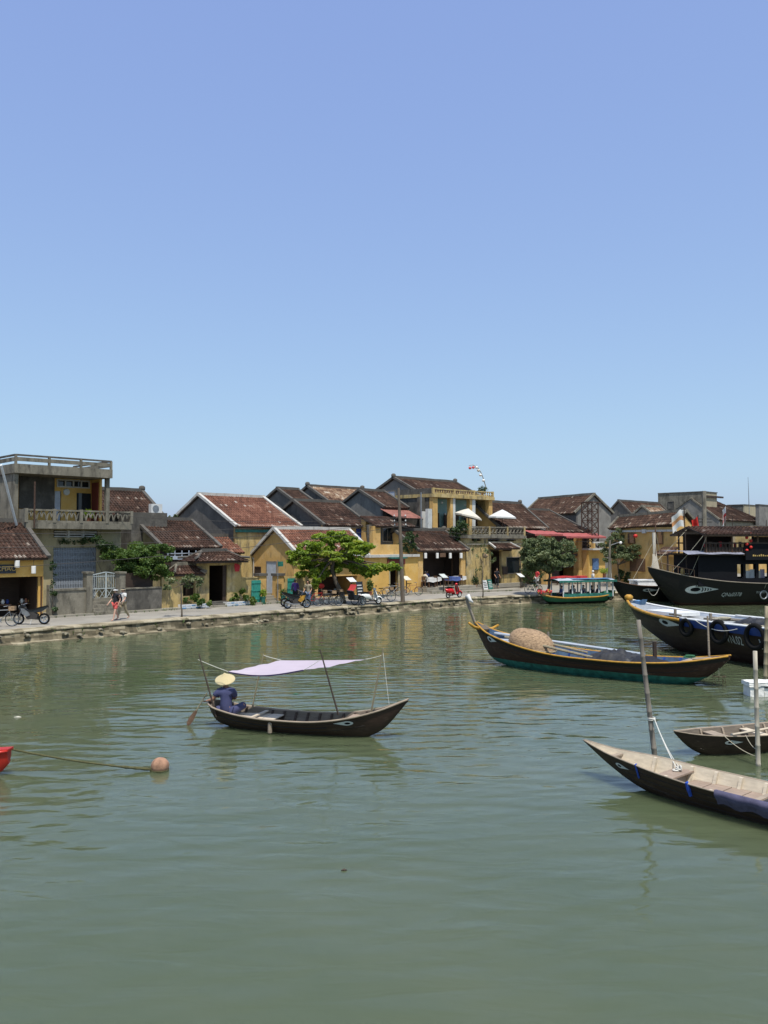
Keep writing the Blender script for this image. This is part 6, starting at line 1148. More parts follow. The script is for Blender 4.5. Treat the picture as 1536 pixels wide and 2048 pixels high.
# ================================================================ boats
class Hull:
    """stations (x, half beam, gunwale z, keel z) along the boat, smoothed; p, q shape the section"""
    def __init__(s, st, n=44, p=.55, q=1.3, th=.035):
        s.p, s.q, s.th = p, q, th; A = np.array(st, float); xs = np.linspace(A[0, 0], A[-1, 0], n); s.xs = xs; cols = []
        for c in range(1, 4):
            y = A[:, c]; x = A[:, 0]; m = np.gradient(y, x)
            m = np.array([0 if 0 < i < len(x) - 1 and (y[i] - y[i - 1]) * (y[i + 1] - y[i]) < 0 else m[i] for i in range(len(x))])
            k = np.clip(np.searchsorted(x, xs) - 1, 0, len(x) - 2); h = x[k + 1] - x[k]; t = (xs - x[k]) / h
            cols.append((2 * t**3 - 3 * t**2 + 1) * y[k] + (t**3 - 2 * t**2 + t) * h * m[k] + (-2 * t**3 + 3 * t**2) * y[k + 1] + (t**3 - t**2) * h * m[k + 1])
        s.hb, s.zg, s.zk = cols; s.hb = np.maximum(s.hb, .012)
    def at(s, x): return tuple(float(np.interp(x, s.xs, c)) for c in (s.hb, s.zg, s.zk))
    def y(s, x, z, inner=False):
        hb, zg, zk = s.at(x); zk += s.th * 1.5 if inner else 0; t = max(0, min(1, (z - zk) / max(zg - zk, .01))) ** (1 / s.q); return (hb - (s.th if inner else 0)) * t ** s.p
    def sec(s, i, sgn, ts, inner=False):
        hb, zg, zk = s.hb[i], s.zg[i], s.zk[i]
        if inner: hb = max(hb - s.th, .004); zk = min(zk + s.th * 1.5, zg - .01)
        return [(s.xs[i], sgn * hb * t ** s.p, zk + (zg - zk) * t ** s.q) for t in ts]
    def build(s, th, outer, inner, band=None, bandz=.0, band2=None, band2z=0, rim=None, m=9):
        q = MB(); mats = [outer, inner] + ([band] if band else []) + ([band2] if band2 else [])
        if rim: mats.append(rim)
        def ts(i):
            h = max(s.zg[i] - s.zk[i], .01); t1 = max(.02, min(.9, (bandz - s.zk[i]) / h)) ** (1 / s.q) if band else .45; t2 = max(t1 + .04, min(.98, 1 - band2z / h) ** (1 / s.q)) if band2 else (1 + t1) / 2
            return [t1 * k / 4 for k in range(4)] + [t1 + (t2 - t1) * k / 4 for k in range(4)] + [t2 + (1 - t2) * k / 3 for k in range(4)]
        N = len(s.xs); m = 11
        for sgn in (-1, 1):
            rows = [s.sec(i, sgn, ts(i)) for i in range(N)]
            for i, (a, c) in enumerate(zip(rows, rows[1:])):
                low = band and (s.zk[i] + s.zk[i + 1]) / 2 < bandz
                for j in range(m):
                    q.m = 2 if low and j < 4 else (mats.index(band2) if band2 and j >= 8 else 0)
                    f = [a[j], c[j], c[j + 1], a[j + 1]]; q.add(f if sgn > 0 else f[::-1], [(0, 1, 2, 3)])
            q.m = 1; rows2 = [s.sec(i, sgn, [k / m for k in range(m + 1)], True) for i in range(N)]; q.grid(rows2, flip=sgn < 0)
            q.m = mats.index(rim) if rim else 0; q.grid([[r[m] for r in rows], [r[m] for r in rows2]], flip=sgn > 0)
        q.m = 0
        for e in (0, len(s.xs) - 1):
            a, c = s.sec(e, -1, [k / m for k in range(m + 1)]), s.sec(e, 1, [k / m for k in range(m + 1)]); q.add(a + c[::-1], [tuple(range(2 * m + 2))])
        o = q.build('hull', mats, th); return o
    def rail(s, th, name, mat, r=.03, x0=None, x1=None, dz=0, dy=.0, sides=(-1, 1), n=40, h=None):
        for sgn in sides:
            pts = []
            for i in range(n + 1):
                x = (x0 if x0 is not None else s.xs[0]) + ((x1 if x1 is not None else s.xs[-1]) - (x0 if x0 is not None else s.xs[0])) * i / n; hb, zg, zk = s.at(x); zz = zg + dz; pts.append((x, sgn * (s.y(x, min(zz, zg)) + dy), zz))
            q = MB(); q.tube(pts, r, 6); q.build(name, mat, th, smooth=True)
    def decal(s, th, name, mat, poly, side=-1, off=.012, parent=None):
        """flat marking laid on the planking: polygon or (verts, faces) in x, z"""
        vs, fs = poly if isinstance(poly, tuple) else (poly, [tuple(range(len(poly)))])
        q = MB(); q.add([(x, side * (s.y(x, z) + off), z) for x, z in vs], [f if side < 0 else f[::-1] for f in fs]); return q.build(name, mat, parent or th)
    def text(s, th, txt, x, z, size, mat, side=-1, shear=0.0, slope=0.0, wide=1.0):
        vs, fs = text_geo(txt, size, 0, 'LEFT'); return s.decal(th, 'lettering', mat, ([(x + v.x * wide + v.y * shear, z + v.y + v.x * slope) for v in vs], fs), side)
    def eye(s, th, x, z, L, h, side=-1, flip=1, slope=0, teeth=0):
        def el(cx, cz, a, b_, tail=0): return [(cx + a * math.cos(t) * (1 + (tail if math.cos(t) * flip > 0 else 0)), cz + b_ * math.sin(t) * (1 - (.8 * max(0, math.cos(t) * flip) if tail else 0)) + slope * (a * math.cos(t))) for t in [6.2832 * k / 28 for k in range(28)]]
        def strip(o_, i_): n = len(o_); return (o_ + i_, [(k, (k + 1) % n, n + (k + 1) % n, n + k) for k in range(n)])
        cx = x - flip * L * .14; e = s.decal(th, 'painted_eye', 'eye_white', strip(el(cx, z, L * .36, h / 2, .85), el(cx - flip * L * .06, z, L * .15, h * .24)), side)
        s.decal(th, 'pupil', 'black_flat', strip(el(cx - flip * L * .06, z, L * .15, h * .24), el(cx - flip * L * .06, z, .001, .001)), side, parent=e)
        for k in range(teeth): xx = cx + flip * (L * .15 + k * L * .085); w = L * .022; hh = h * (.27 - .05 * k); s.decal(th, 'dark_crescent', 'black_flat', [(xx - w, z - hh), (xx + w, z - hh * .8), (xx + w * 1.6, z), (xx + w, z + hh * .8), (xx - w, z + hh), (xx, z)], side, .02, parent=e)
    def ribs(s, th, xs, mat, w=.035, name='frame_rib'):
        for x in xs:
            for sgn in (-1, 1):
                hb, zg, zk = s.at(x); q = MB(); pts = [zk + s.th * 2 + (zg - zk - s.th * 2.2) * t for t in (.15, .4, .7, 1.0)]
                rows = [[(x + dx, sgn * (s.y(x, z, True) - d), z) for dx, d in ((-w / 2, -.005), (-w / 2, w), (w / 2, w), (w / 2, -.005))] for z in pts]; q.grid(rows, flip=sgn > 0); q.add([rows[-1][k] for k in range(4)], [(0, 1, 2, 3)]); q.build(name, mat, th)
    def planks(s, th, x0, x1, z, mat, n, gap=.012, t=.02, name='floor_plank'):
        for i in range(n):
            a, c = x0 + (x1 - x0) * i / n + gap / 2, x0 + (x1 - x0) * (i + 1) / n - gap / 2; ya, yc = s.y(a, z, True) - .006, s.y(c, z, True) - .006; dz = random.uniform(-.004, .004); q = MB()
            q.add([(a, -ya, z + dz), (c, -yc, z + dz), (c, yc, z + dz), (a, ya, z + dz), (a, -ya, z + t + dz), (c, -yc, z + t + dz), (c, yc, z + t + dz), (a, ya, z + t + dz)], [(0, 3, 2, 1), (4, 5, 6, 7), (0, 1, 5, 4), (1, 2, 6, 5), (2, 3, 7, 6), (3, 0, 4, 7)]); q.build(name, mat, th)
    def thwart(s, th, x, w, z, mat, t=.03, name='thwart'): s.planks(th, x - w / 2, x + w / 2, z, mat, 1, 0, t, name)
def bamboo(q, a, c, r0, r1, seg=.35):
    a, c = Vector(a), Vector(c); k = max(2, int((c - a).length / seg)); pts = []; rs = []
    for i in range(k + 1):
        p = a.lerp(c, i / k); r_ = r0 + (r1 - r0) * i / k; d = (c - a).normalized() * .02
        if 0 < i < k: pts += [p - d, p, p + d]; rs += [r_, r_ * 1.16, r_]
        else: pts.append(p); rs.append(r_)
    q.tube(pts, rs, 8); return q
def rope_pts(a, c, sag, n=14): a, c = Vector(a), Vector(c); return [a.lerp(c, i / n) - Vector((0, 0, sag * 4 * (i / n) * (1 - i / n))) for i in range(n + 1)]
def line_frame(p, a, off): fr = Frame((p.x, p.y), a); return Frame((p.x + fr.n[0] * off, p.y + fr.n[1] * off), a)
random.seed(21)
# ---------------------------------------------------------------- 1: paddled sampan with lilac canopy
fr1 = line_frame(Vector((-2.3, 20.85, 0)), 108.3, .38); b1_ = thing('sampan', 'dark wooden sampan with lilac canopy and paddler in the middle of the river', 'boat', fr1, (0, 0, 0))
H1 = Hull([(-2.42, .16, .60, .46), (-2.25, .33, .55, .2), (-1.8, .47, .46, 0), (-1.0, .59, .38, -.1), (0, .62, .36, -.12), (1.0, .55, .41, -.1), (1.7, .40, .53, -.06), (2.3, .2, .70, .22), (2.9, .02, .95, .9)])
H1.build(b1_, 'hull_brown', 'inside_dark', 'hull_scum', .035, rim='rim_weather'); H1.rail(b1_, 'gunwale', 'rim_weather', .024, dy=.008); H1.rail(b1_, 'rub_strake', 'hull_black', .014, -2.1, 1.0, -.17, .004); [H1.rail(b1_, 'plank_edge', 'hull_black', .006, -2.0, 1.9, d_, .001, sides=(-1,)) for d_ in (-.09, -.26)]; H1.ribs(b1_, [-.9 + .33 * i for i in range(8)] + [-1.6, -2.0, 1.75], 'timber_dark', .05)
H1.planks(b1_, -2.2, -.55, .26, 'deck_pale', 5); H1.planks(b1_, -.55, 1.8, .06, 'inside_dark', 7); H1.thwart(b1_, 1.55, .35, .40, 'deck_pink'); H1.thwart(b1_, -1.05, .08, .33, 'deck_pale'); H1.eye(b1_, 1.42, .37, .46, .11, flip=-1, slope=.06)
q = MB(); q.lathe((-.45, -(H1.y(-.45, .2) + .045), .03), [(.04, 0), (.055, .02), (.055, .24), (.03, .27)], 8); q.build('white_fender', 'rim_weather', b1_)
def on1(px, py, y_): return fr1.pn(px, py, y_)
def base1(px, py, y_): return fr1.pn(px, py, y_)
poles = [((398, 1308), (433, 1424), -.30, -.40, 'timber_dark', .024), ((527, 1308), (503, 1414), .48, .5, 'bamboo', .022), ((640, 1299), (677, 1420), -.50, -.50, 'timber_dark', .024), ((767, 1296), (742, 1416), .0, .0, 'bamboo', .024)]; tops = []
for (t_, b_, yt, yb_, mt, r_) in poles:
    a, c = on1(*b_, yb_), on1(*t_, yt); q = MB(); bamboo(q, a - Vector((0, 0, .12)), c, r_, r_ * .7, .5); q.build('canopy_pole', mt, b1_); tops.append(c)
P_L, P_B, P_R, P_N = on1(456, 1343, -.30), on1(562, 1320, .50), on1(731, 1318.5, .05), on1(607, 1340, -.48); cv = thing('canopy_sheet', 'pale lilac cloth canopy stretched above the sampan', 'canopy', fr1, tuple(P_L)); rows = []
for i in range(13):
    row = []
    for j in range(13):
        u_, v_ = i / 12, j / 12; p_ = P_L.lerp(P_N, u_).lerp(P_B.lerp(P_R, u_), v_); p_ = p_ - Vector((0, 0, .10 * math.sin(math.pi * u_) * (1 - .75 * v_) + .02 * math.sin(math.pi * v_) + .012 * math.sin(u_ * 17 + v_ * 9) * math.sin(math.pi * v_) + .01 * math.sin(u_ * 5 - v_ * 23))); row.append(p_)
    rows.append(row)
q = MB(); q.grid(rows); q.build('cloth', 'cloth_lilac', cv, smooth=True); q = MB(); e_ = [r[0] for r in rows]; q.grid([e_, [p_ - Vector((0, -.02, .035)) for p_ in e_]]); q.build('shaded_hem', 'cloth_purple', cv)  # dark purple strip paints the shaded underside of the curled edge
for a, c in ((on1(396, 1319, -.31), P_L), (tops[1] - Vector((0, 0, .03)), P_B), (tops[2] - Vector((0, 0, .25)), P_N), (on1(766, 1310, 0), P_R), (on1(766, 1304, 0), on1(778, 1409, .02))): q = MB(); q.tube(rope_pts(a, c, .01), .007, 4); q.build('stay_rope', 'rope_white', cv)
Jp = dict(pelvis=(0, 0, .12), chest=(-.02, 0, .42), neck=(-.05, .04, .60), head=(-.08, .08, .72), lshoulder=(-.19, 0, .53), lelbow=(-.31, -.05, .33), lwrist=(-.43, -.02, .30), rshoulder=(.15, .02, .53), relbow=(.10, .23, .34), rwrist=(-.22, .26, .34), lhip=(-.1, .03, .08), lknee=(-.30, .36, .17), lankle=(.04, .36, .06), rhip=(.1, .03, .08), rknee=(.37, .16, .23), rankle=(.02, .34, .07))
c = fr1.pn(453, 1418, -.05); pd = person('paddler in navy shirt and conical straw hat sitting at the sampan stern', fr1, (c.x, -.05, .275), Jp, 'cloth_navy', 'cloth_navy', 'skin', 'hair_black', 'straw', .62, 1.2, 1.17, look=(-1, .35, -.1), hat_axis=(.12, -.42, 1))
q = MB(); a, c2 = on1(414, 1386, -.10), on1(377, 1447, -.28); d = (c2 - a); q.tube([a, a + d * .58], .016, 7); m_ = a + d * .55; wv = d.cross(Vector((0, 1, 0))).normalized(); rows = []
pdl = thing('paddle', 'dark wooden paddle dipping into the water at the sampan stern', 'paddle', fr1, tuple(c2)); q.build('shaft', 'bamboo', pdl); q = MB()
for f, w_ in ((.55, .02), (.65, .05), (.85, .07), (1.0, .06), (1.06, .02)): p_ = a + d * f; rows.append([p_ - wv * w_, p_ + Vector((0, -.012, 0)), p_ + wv * w_, p_ + Vector((0, .012, 0)), p_ - wv * w_])
q.grid(rows); q.build('blade', 'timber_brown', pdl)
# ---------------------------------------------------------------- 2: fishing boat with teal bottom and basket
ga, gb = ground(1000, 1335), ground(1368, 1374); a2 = math.degrees(math.atan2(gb.x - ga.x, gb.y - ga.y)); fr2 = line_frame((ga + gb) / 2, a2, .75); b2_ = thing('fishing_boat', 'brown fishing boat with teal bottom and yellow gunwale carrying a round basket', 'boat', fr2, (0, 0, 0))
H2 = Hull([(-4.95, .05, 1.55, 1.3), (-4.4, .33, 1.28, .42), (-3.4, .68, 1.02, -.05), (-2, .97, .78, -.25), (0, 1.1, .66, -.3), (2, 1.0, .68, -.25), (3.4, .72, .80, 0), (4.25, .36, .95, .5), (4.65, .12, 1.03, .9)])
H2.build(b2_, 'hull_red', 'inside_blue', 'paint_teal', .27, 'hull_black', .16, rim='paint_yellow'); H2.rail(b2_, 'gunwale', 'paint_yellow', .032, dy=.015); [H2.rail(b2_, 'plank_edge', 'hull_black', .010, -3.6, 3.8, d_, .001, sides=(-1,)) for d_ in (-.2, -.34)]; H2.ribs(b2_, [-3.2 + .6 * i for i in range(11)], 'paint_blue', .06); H2.planks(b2_, -3.2, 3.2, .28, 'inside_dark', 12); H2.planks(b2_, -4.6, -3.2, .92, 'paint_grey_blue', 4, name='fore_deck'); H2.planks(b2_, 3.1, 4.4, .72, 'rim_weather', 4, name='stern_deck')
H2.eye(b2_, -3.95, .98, .5, .2, flip=1, slope=-.3); q = MB(); hc_ = fr2.pn(966, 1259, 0); he_ = [fr2.pn(938, 1246, -.8), fr2.pn(948, 1254, -.5), hc_, fr2.pn(984, 1257, .5), fr2.pn(997, 1250, .75)]; q.tube(he_, [.05, .06, .06, .06, .05], 8); q.build('bow_horns', 'paint_yellow', b2_, smooth=True)
q = MB(); [q.torus(hc_ + Vector((0, 0, .04 + .035 * k)), .24 - .04 * k, .035, 'Z', 14, 5) for k in range(4)]; q.build('rope_coil', 'inside_dark', b2_); pb = fr2.pn(952, 1250, 0); pt = fr2.pn(932, 1194, -.1); q = MB(); q.tube([pb, pt], .045, 7); q.build('bow_pole', 'timber_grey', b2_); q = MB(); q.tube([pb + Vector((-.08, .05, 0)), pt + Vector((-.02, .04, -.12))], .04, 7); q.build('bow_pole', 'timber_grey', b2_)
q = MB(); q.tube([pt, pt + Vector((.12, -.02, .05)), pt + Vector((.22, -.03, -.12)), pt + Vector((.34, -.02, -.2))], [.05, .09, .07, .03], 7); q.build('white_rag', 'cloth_white', b2_, smooth=True)
q = MB(); a = fr2.pn(938, 1262, -.5); q.tube(rope_pts(a, fr2.pn(925, 1320, -.9), .05), .010, 4); q.build('mooring_line', 'rope_green', b2_)
# coracle basket upside down
cb = thing('basket_coracle', 'round woven basket boat turned upside down in the fishing boat', 'basket', fr2, tuple(fr2.pn(1063, 1304, -.05))); c0 = fr2.pn(1063, 1300, .02); rl = .0; q = MB(); rows = []; w_ = .90; c0 = c0 + Vector((0, .05, .12))
for i in range(15):
    t_ = i / 14; a_ = t_ * math.pi / 2; rr = w_ * math.cos(a_) ** .72 if i < 14 else .001; hz = .64 * math.sin(a_); rows.append([c0 + Vector((rr * math.cos(6.2832 * j / 40) * 1.02 - hz * .12, rr * math.sin(6.2832 * j / 40) * .82, hz + .14 * rr * math.cos(6.2832 * j / 40) * -1 + .012 * math.sin(j * 2.9 + i * 3.1))) for j in range(41)])
q.grid(rows); q.build('weave', 'wicker', cb, smooth=True); q = MB(); q.tube([rows[0][j] for j in range(41)], .035, 6); q.build('rim', 'bamboo', cb)
# gear: lying poles, net heap, blue planks, short posts
for i, (a, c, r_, mt) in enumerate(((fr2.pn(1010, 1276, -.2), fr2.pn(1185, 1318, -.45), .05, 'bamboo'), (fr2.pn(1100, 1290, .2), fr2.pn(1175, 1308, .0), .04, 'bamboo'), (fr2.pn(985, 1268, .35), fr2.pn(1290, 1312, .7), .05, 'paint_grey_blue'))):
    q = MB(); q.tube([a + Vector((0, 0, .05)), c + Vector((0, 0, .05))], r_, 7); q.top('lying_pole', mt, ['long bamboo pole lying along the near gunwale of the fishing boat', 'short bamboo pole behind the basket in the fishing boat', 'pale painted pole along the far side of the fishing boat'][i], 'pole', fr2, tuple(a))
def heap(name, label, cat, fr, c, L, Wd, h, mat, seed):
    q = MB(); c = Vector(c); rows = []
    for i in range(22):
        row = []
        for j in range(16):
            u_, v_ = i / 21 * 2 - 1, j / 15 * 2 - 1; k = max(0, 1 - u_ * u_) ** .6 * max(0, 1 - v_ * v_) ** .5; nz = noise.fractal(Vector((u_ * 2.5 + seed, v_ * 2.5, seed)), .8, 2, 4); nz *= .55; row.append((c.x + u_ * L * (1 + .1 * nz), c.y + v_ * Wd * (1 + .15 * nz), c.z + h * k * (.75 + .8 * nz) + .03 * nz))
        rows.append(row)
    q.grid(rows); return q.top(name, mat, label, cat, fr, tuple(c), smooth=True)
c = fr2.pn(1230, 1318, .0); heap('net_heap', 'dark heap of fishing net amidships in the fishing boat', 'net', fr2, (c.x, 0, .55), .95, .62, .42, 'net_dark', 4); c = fr2.pn(1275, 1318, 0); heap('net_heap', 'small blue grey net heap right of the dark one', 'net', fr2, (c.x + .3, 0, .58), .6, .55, .25, 'cloth_dark', 7)
q = MB(); p_ = fr2.pn(1180, 1325, -.2); q.box(p_.x - .1, p_.x + 1.2, -.45, .35, .3, .62); q.top('fish_box', 'paint_green', 'dark green box beside the net heap in the fishing boat', 'box', fr2, (p_.x, 0, .3))
for i, (px, y0, y1, yy, mt, lb) in enumerate(((1310, 1318, 1283, .45, 'timber_dark', 'short dark mooring post in the fishing boat'), (1097, 1282, 1264, .7, 'bamboo_grey', 'short pale stump behind the basket'))): a, c = fr2.pn(px, y0, yy), fr2.pn(px - 1, y1, yy); q = MB(); q.tube([a - Vector((0, 0, .4)), c], .075 if i == 0 else .05, 8); q.build('short_post', mt, b2_, label=lb)
a, c = fr2.pn(1419, 1316, -.05), fr2.pn(1415, 1232, -.05); q = MB(); bamboo(q, a - Vector((0, 0, .25)), c, .035, .03); q.build('stern_stake', 'rim_weather', b2_); q = MB(); a = fr2.pn(1385, 1318, -.2); q.tube([a, fr2.pn(1420, 1317, -.1), fr2.pn(1449, 1324, -.1)], [.06, .05, .02], 6); q.build('tiller', 'rim_weather', b2_)
q = MB()
for k in range(5): p_ = fr2.pn(1375 + k * 3, 1316 - (k % 2) * 3, -.15); q.torus(p_ + Vector((0, 0, .03)), .12 - .012 * k, .02, 'Z', 12, 4)
q.build('green_rope', 'netting_green', b2_)
cg = thing('hanging_cage', 'wire keep cage hanging from the fishing boat stern', 'cage', fr2, tuple(fr2.pn(1438, 1386, -.1))); ct, cb_ = fr2.pn(1438, 1352, -.1), fr2.pn(1438, 1386, -.1); q = MB(); r_ = .2
q.torus(ct, r_, .012, 'Z', 14, 4); q.torus(cb_, r_, .012, 'Z', 14, 4)
for k in range(10): d = Vector((math.cos(.628 * k) * r_, math.sin(.628 * k) * r_, 0)); q.tube([ct + d, cb_ + d], .006, 4)
q.build('wire_frame', 'rust', cg); q = MB(); q.lathe(cb_, [(r_ * .9, 0), (r_ * .95, .1)], 12); q.build('green_base', 'paint_teal', cg); q = MB(); q.tube([ct, fr2.pn(1437, 1322, -.1)], .008, 4); q.build('hanger', 'rope', cg)
# ---------------------------------------------------------------- 3: big blue edged boat at the right
w0 = ground(1362, 1299); fr3 = line_frame(w0, 157, .25); b3_ = thing('fishing_boat', 'big dark fishing boat with blue and yellow sheer, tyres and white number at the right', 'boat', fr3, (0, 0, 0))
H3 = Hull([(-3.8, .06, 1.95, 1.8), (-3.0, .5, 1.78, 1.05), (-1.6, 1.0, 1.62, .35), (0, 1.35, 1.52, -.1), (2, 1.62, 1.5, -.3), (5, 1.7, 1.5, -.4), (8, 1.5, 1.52, -.3), (9.5, 1.1, 1.6, .1), (10, .6, 1.65, .6)], n=52)
xb3 = fr3.pn(1367, 1246, -1.35).x; px3 = lambda px, py, y_=-1.5: fr3.pn(px, py, y_).x
H3.build(b3_, 'hull_brown', 'paint_grey_blue', 'hull_red', .18, 'hull_black', .3, rim='paint_white'); H3.rail(b3_, 'bow_rail', 'paint_yellow', .07, -3.75, xb3, -.05, .02, sides=(-1,)); H3.rail(b3_, 'far_bow_rail', 'paint_white', .05, -3.7, xb3, .0, .0, sides=(1,))
for sgn in (-1, 1):
    q = MB(); rows = []
    for i in range(30): x = xb3 + (9.6 - xb3) * i / 29; zg = H3.at(x)[1]; rows.append([(x, sgn * (H3.y(x, zg - d) + .03), zg - d + (.01 if d == 0 else 0)) for d in (0, .12, .30)])
    q.grid(rows, flip=sgn > 0); q.build('blue_sheer', 'paint_blue', b3_)
H3.rail(b3_, 'white_gunwale', 'paint_white', .05, xb3, 9.7, .03, -.02); H3.planks(b3_, -3.3, -.6, 1.42, 'deck_pink', 7, name='fore_deck'); H3.planks(b3_, -.6, 8.5, 1.36, 'deck_worn', 11, name='deck_board')
q = MB(); q.lathe((-3.75, 0, 1.9), [(.12, 0), (.2, .08), (.2, .2), (.1, .28)], 10); q.build('prow_knob', 'paint_yellow', b3_, smooth=True); q = MB(); q.prism([(-3.4, 1.82), (-2.75, 1.75), (-2.6, 2.02), (-2.85, 1.92), (-3.2, 1.95)], 'Y', -.14, .14); q.build('bow_bitt', 'paint_lightblue', b3_)
H3.eye(b3_, px3(1345, 1248, -1.15), 1.24, 1.5, .34, flip=1, slope=-.05)
q = MB(); q.box(-1.9, .1, -.55, .75, 1.45, 1.60); q.build('hatch', 'paint_white', b3_)
for i, (x, r_) in enumerate(((px3(1376, 1256), .30), (px3(1441, 1268, -1.6), .40), (px3(1510, 1284, -1.7), .42))):
    t_ = thing('tyre_fender', 'black tyre fender on the big fishing boat, %s' % ('beside the yellow bow rail', 'middle one before the number', 'nearest, right of the number')[i], 'tyre', fr3, (x, -H3.y(x, 1.1) - .12, 1.0), 'tyre fenders'); q = MB(); q.torus((x, -H3.y(x, 1.15) - .13, 1.18), r_, .095, 'Y', 24, 8); q.build('tyre', 'rubber', t_, smooth=True); q = MB(); q.tube([(x, -H3.y(x, 1.15) - .1, 1.18 + r_), (x + .03, -H3.at(x)[0] - .02, 1.6)], .018, 5); q.build('hanging_rope', 'rope_white', t_)
H3.text(b3_, 'VN.02', px3(1447, 1288, -1.6), .78, .48, 'eye_white', slope=-.03, wide=.66); H3.text(b3_, '1', px3(1509, 1296, -1.62), .70, .56, 'eye_white')
for x in (.9, 3.1): q = MB(); q.tube([(x, -H3.at(x)[0] + .14, 1.36), (x, -H3.at(x)[0] + .14, 1.86)], .06, 8); q.bar((x - .35, -H3.at(x)[0] + .14, 1.62), (x + .35, -H3.at(x)[0] + .14, 1.62), .07); q.build('mooring_bitt', 'timber_grey', b3_)
q = MB()
for k in range(4): q.tube([(3.4 + .4 * math.sin(k * 2 + t_ * .8) + t_ * .12, -.6 + .5 * math.cos(k + t_ * .55), 1.41 + .01 * k) for t_ in range(14)], .022, 5)
q.build('deck_rope', 'rope', b3_); q = MB(); q.tube([(1.0, .6, 1.42), (4.6, .9, 1.46)], .05, 6); q.tube([(.6, .9, 1.42), (6.6, 1.2, 1.46)], .04, 6); q.build('deck_poles', 'bamboo_grey', b3_)
q = MB(); q.tube(rope_pts((2.4, -H3.at(2.4)[0] - .05, 1.55), (4.7, -H3.at(4.7)[0] - .1, 1.4), .22), .014, 5); q.build('slack_rope', 'rope_white', b3_)
heap('net_heap', 'dark net heap lying on the deck of the big fishing boat', 'net', fr3, (3.6, .55, 1.40), .9, .5, .28, 'net_dark', 11); q = MB(); q.box(5.2, 6.3, -.5, .6, 1.38, 1.75); q.box(5.15, 6.35, -.55, .65, 1.75, 1.80); q.build('engine_box', 'paint_grey_blue', b3_); q = MB(); [q.torus((1.5 + .1 * k, .5, 1.42 + .03 * k), .28 - .02 * k, .03, 'Z', 16, 5) for k in range(4)]; q.build('rope_coil', 'rope', b3_)
# ---------------------------------------------------------------- 4: empty sampan front right
wa, wb = ground(1305, 1594), ground(1536, 1652); a4 = math.degrees(math.atan2(wb.x - wa.x, wb.y - wa.y)); fr4 = line_frame(wa, a4, .34); b4_ = thing('sampan', 'empty dark sampan with pale inside and navy cloth at the lower right', 'boat', fr4, (0, 0, 0))
H4 = Hull([(-1.74, .015, .69, .66), (-1.1, .21, .59, .31), (-.4, .42, .55, .03), (.4, .55, .49, -.08), (1.5, .64, .45, -.12), (2.8, .62, .45, -.12), (3.8, .48, .51, 0), (4.4, .2, .6, .3), (4.6, .05, .65, .5)], p=.5)
H4.build(b4_, 'hull_brown', 'deck_pale', 'hull_scum', .035, rim='rim_weather'); H4.rail(b4_, 'gunwale', 'rim_weather', .014, dy=.006); [H4.rail(b4_, 'plank_edge', 'hull_black', .006, -.9, 4.2, d_, .001, sides=(-1,)) for d_ in (-.12, -.24, -.36)]; H4.ribs(b4_, [-.35, .35, .80, 1.25, 1.70, 2.15, 2.6, 3.2], 'deck_pale', .06); H4.planks(b4_, .42, 3.6, .245, 'deck_pink', 9, gap=.02); H4.thwart(b4_, .22, .34, .39, 'deck_pink'); H4.thwart(b4_, -1.0, .10, .50, 'rim_weather'); H4.thwart(b4_, 1.95, .10, .36, 'rim_weather'); H4.eye(b4_, -.66, .42, .34, .09, flip=1, slope=-.12)
q = MB(); rows = []
for i in range(16):
    x = 1.35 + i * .10; zg = H4.at(x)[1]; yo = H4.at(x)[0]; wv = .02 * math.sin(i * 1.3); rows.append([(x, -yo + .22, zg - .10 + wv), (x, -yo + .08, zg + .02), (x + .01, -yo - .02, zg + .035), (x + .015, -yo - .045 + wv * .5, zg - .05), (x + .02, -H4.y(x, zg - .15) - .03 + wv * .6, zg - .15 + wv), (x + .02, -H4.y(x, max(zg - .23, 0)) - .03, zg - .23 + wv * 1.5)])
q.grid(rows); q.top('draped_cloth', 'cloth_slate', 'navy cloth draped over the near gunwale of the empty sampan', 'cloth', fr4, (2.0, -.5, .4), smooth=True)
for i, (x, l_) in enumerate(((-.28, .24), (.83, .22))): zg = H4.at(x)[1]; q = MB(); q.tube([(x, -H4.at(x)[0] + .03, zg + .02), (x, -H4.at(x)[0] - .015, zg + .015), (x + .02, -H4.y(x, zg - .1) - .02, zg - .10), (x + .03, -H4.y(x, zg - l_) - .03, zg - l_)], [.012, .016, .02, .016] if i == 0 else [.02, .03, .04, .03], 6); q.build('blue_tie', 'plastic_blue', b4_, label=['thin blue rope tie', 'knotted blue plastic strip'][i])
# ---------------------------------------------------------------- 5: second sampan behind it
wc = ground(1413, 1516); fr5 = line_frame(wc, 73, .3); b5_ = thing('sampan', 'brown sampan behind the white bamboo post at the right edge', 'boat', fr5, (0, 0, 0))
H5 = Hull([(-.60, .015, .56, .52), (-.25, .2, .51, .2), (.2, .38, .48, -.03), (1.0, .5, .45, -.1), (2.2, .55, .45, -.12), (3.4, .48, .48, -.08), (4.2, .3, .55, .1), (4.7, .08, .64, .45)], p=.5); H5.build(b5_, 'hull_brown', 'inside_dark', 'hull_scum', .035, rim='rim_weather'); H5.rail(b5_, 'gunwale', 'rim_weather', .014, dy=.006); H5.ribs(b5_, [.35, 1.0, 1.6, 2.2, 2.8], 'rim_weather', .045); H5.planks(b5_, .1, 3.6, .10, 'deck_pink', 9); H5.thwart(b5_, .55, .28, .38, 'rim_weather'); H5.thwart(b5_, 1.6, .22, .36, 'deck_pale'); H5.eye(b5_, .62, .32, .42, .10, flip=1); q = MB(); q.tube([(.6, -.35, .47), (2.9, .1, .5)], .025, 6); q.build('lying_oar', 'deck_pale', b5_)
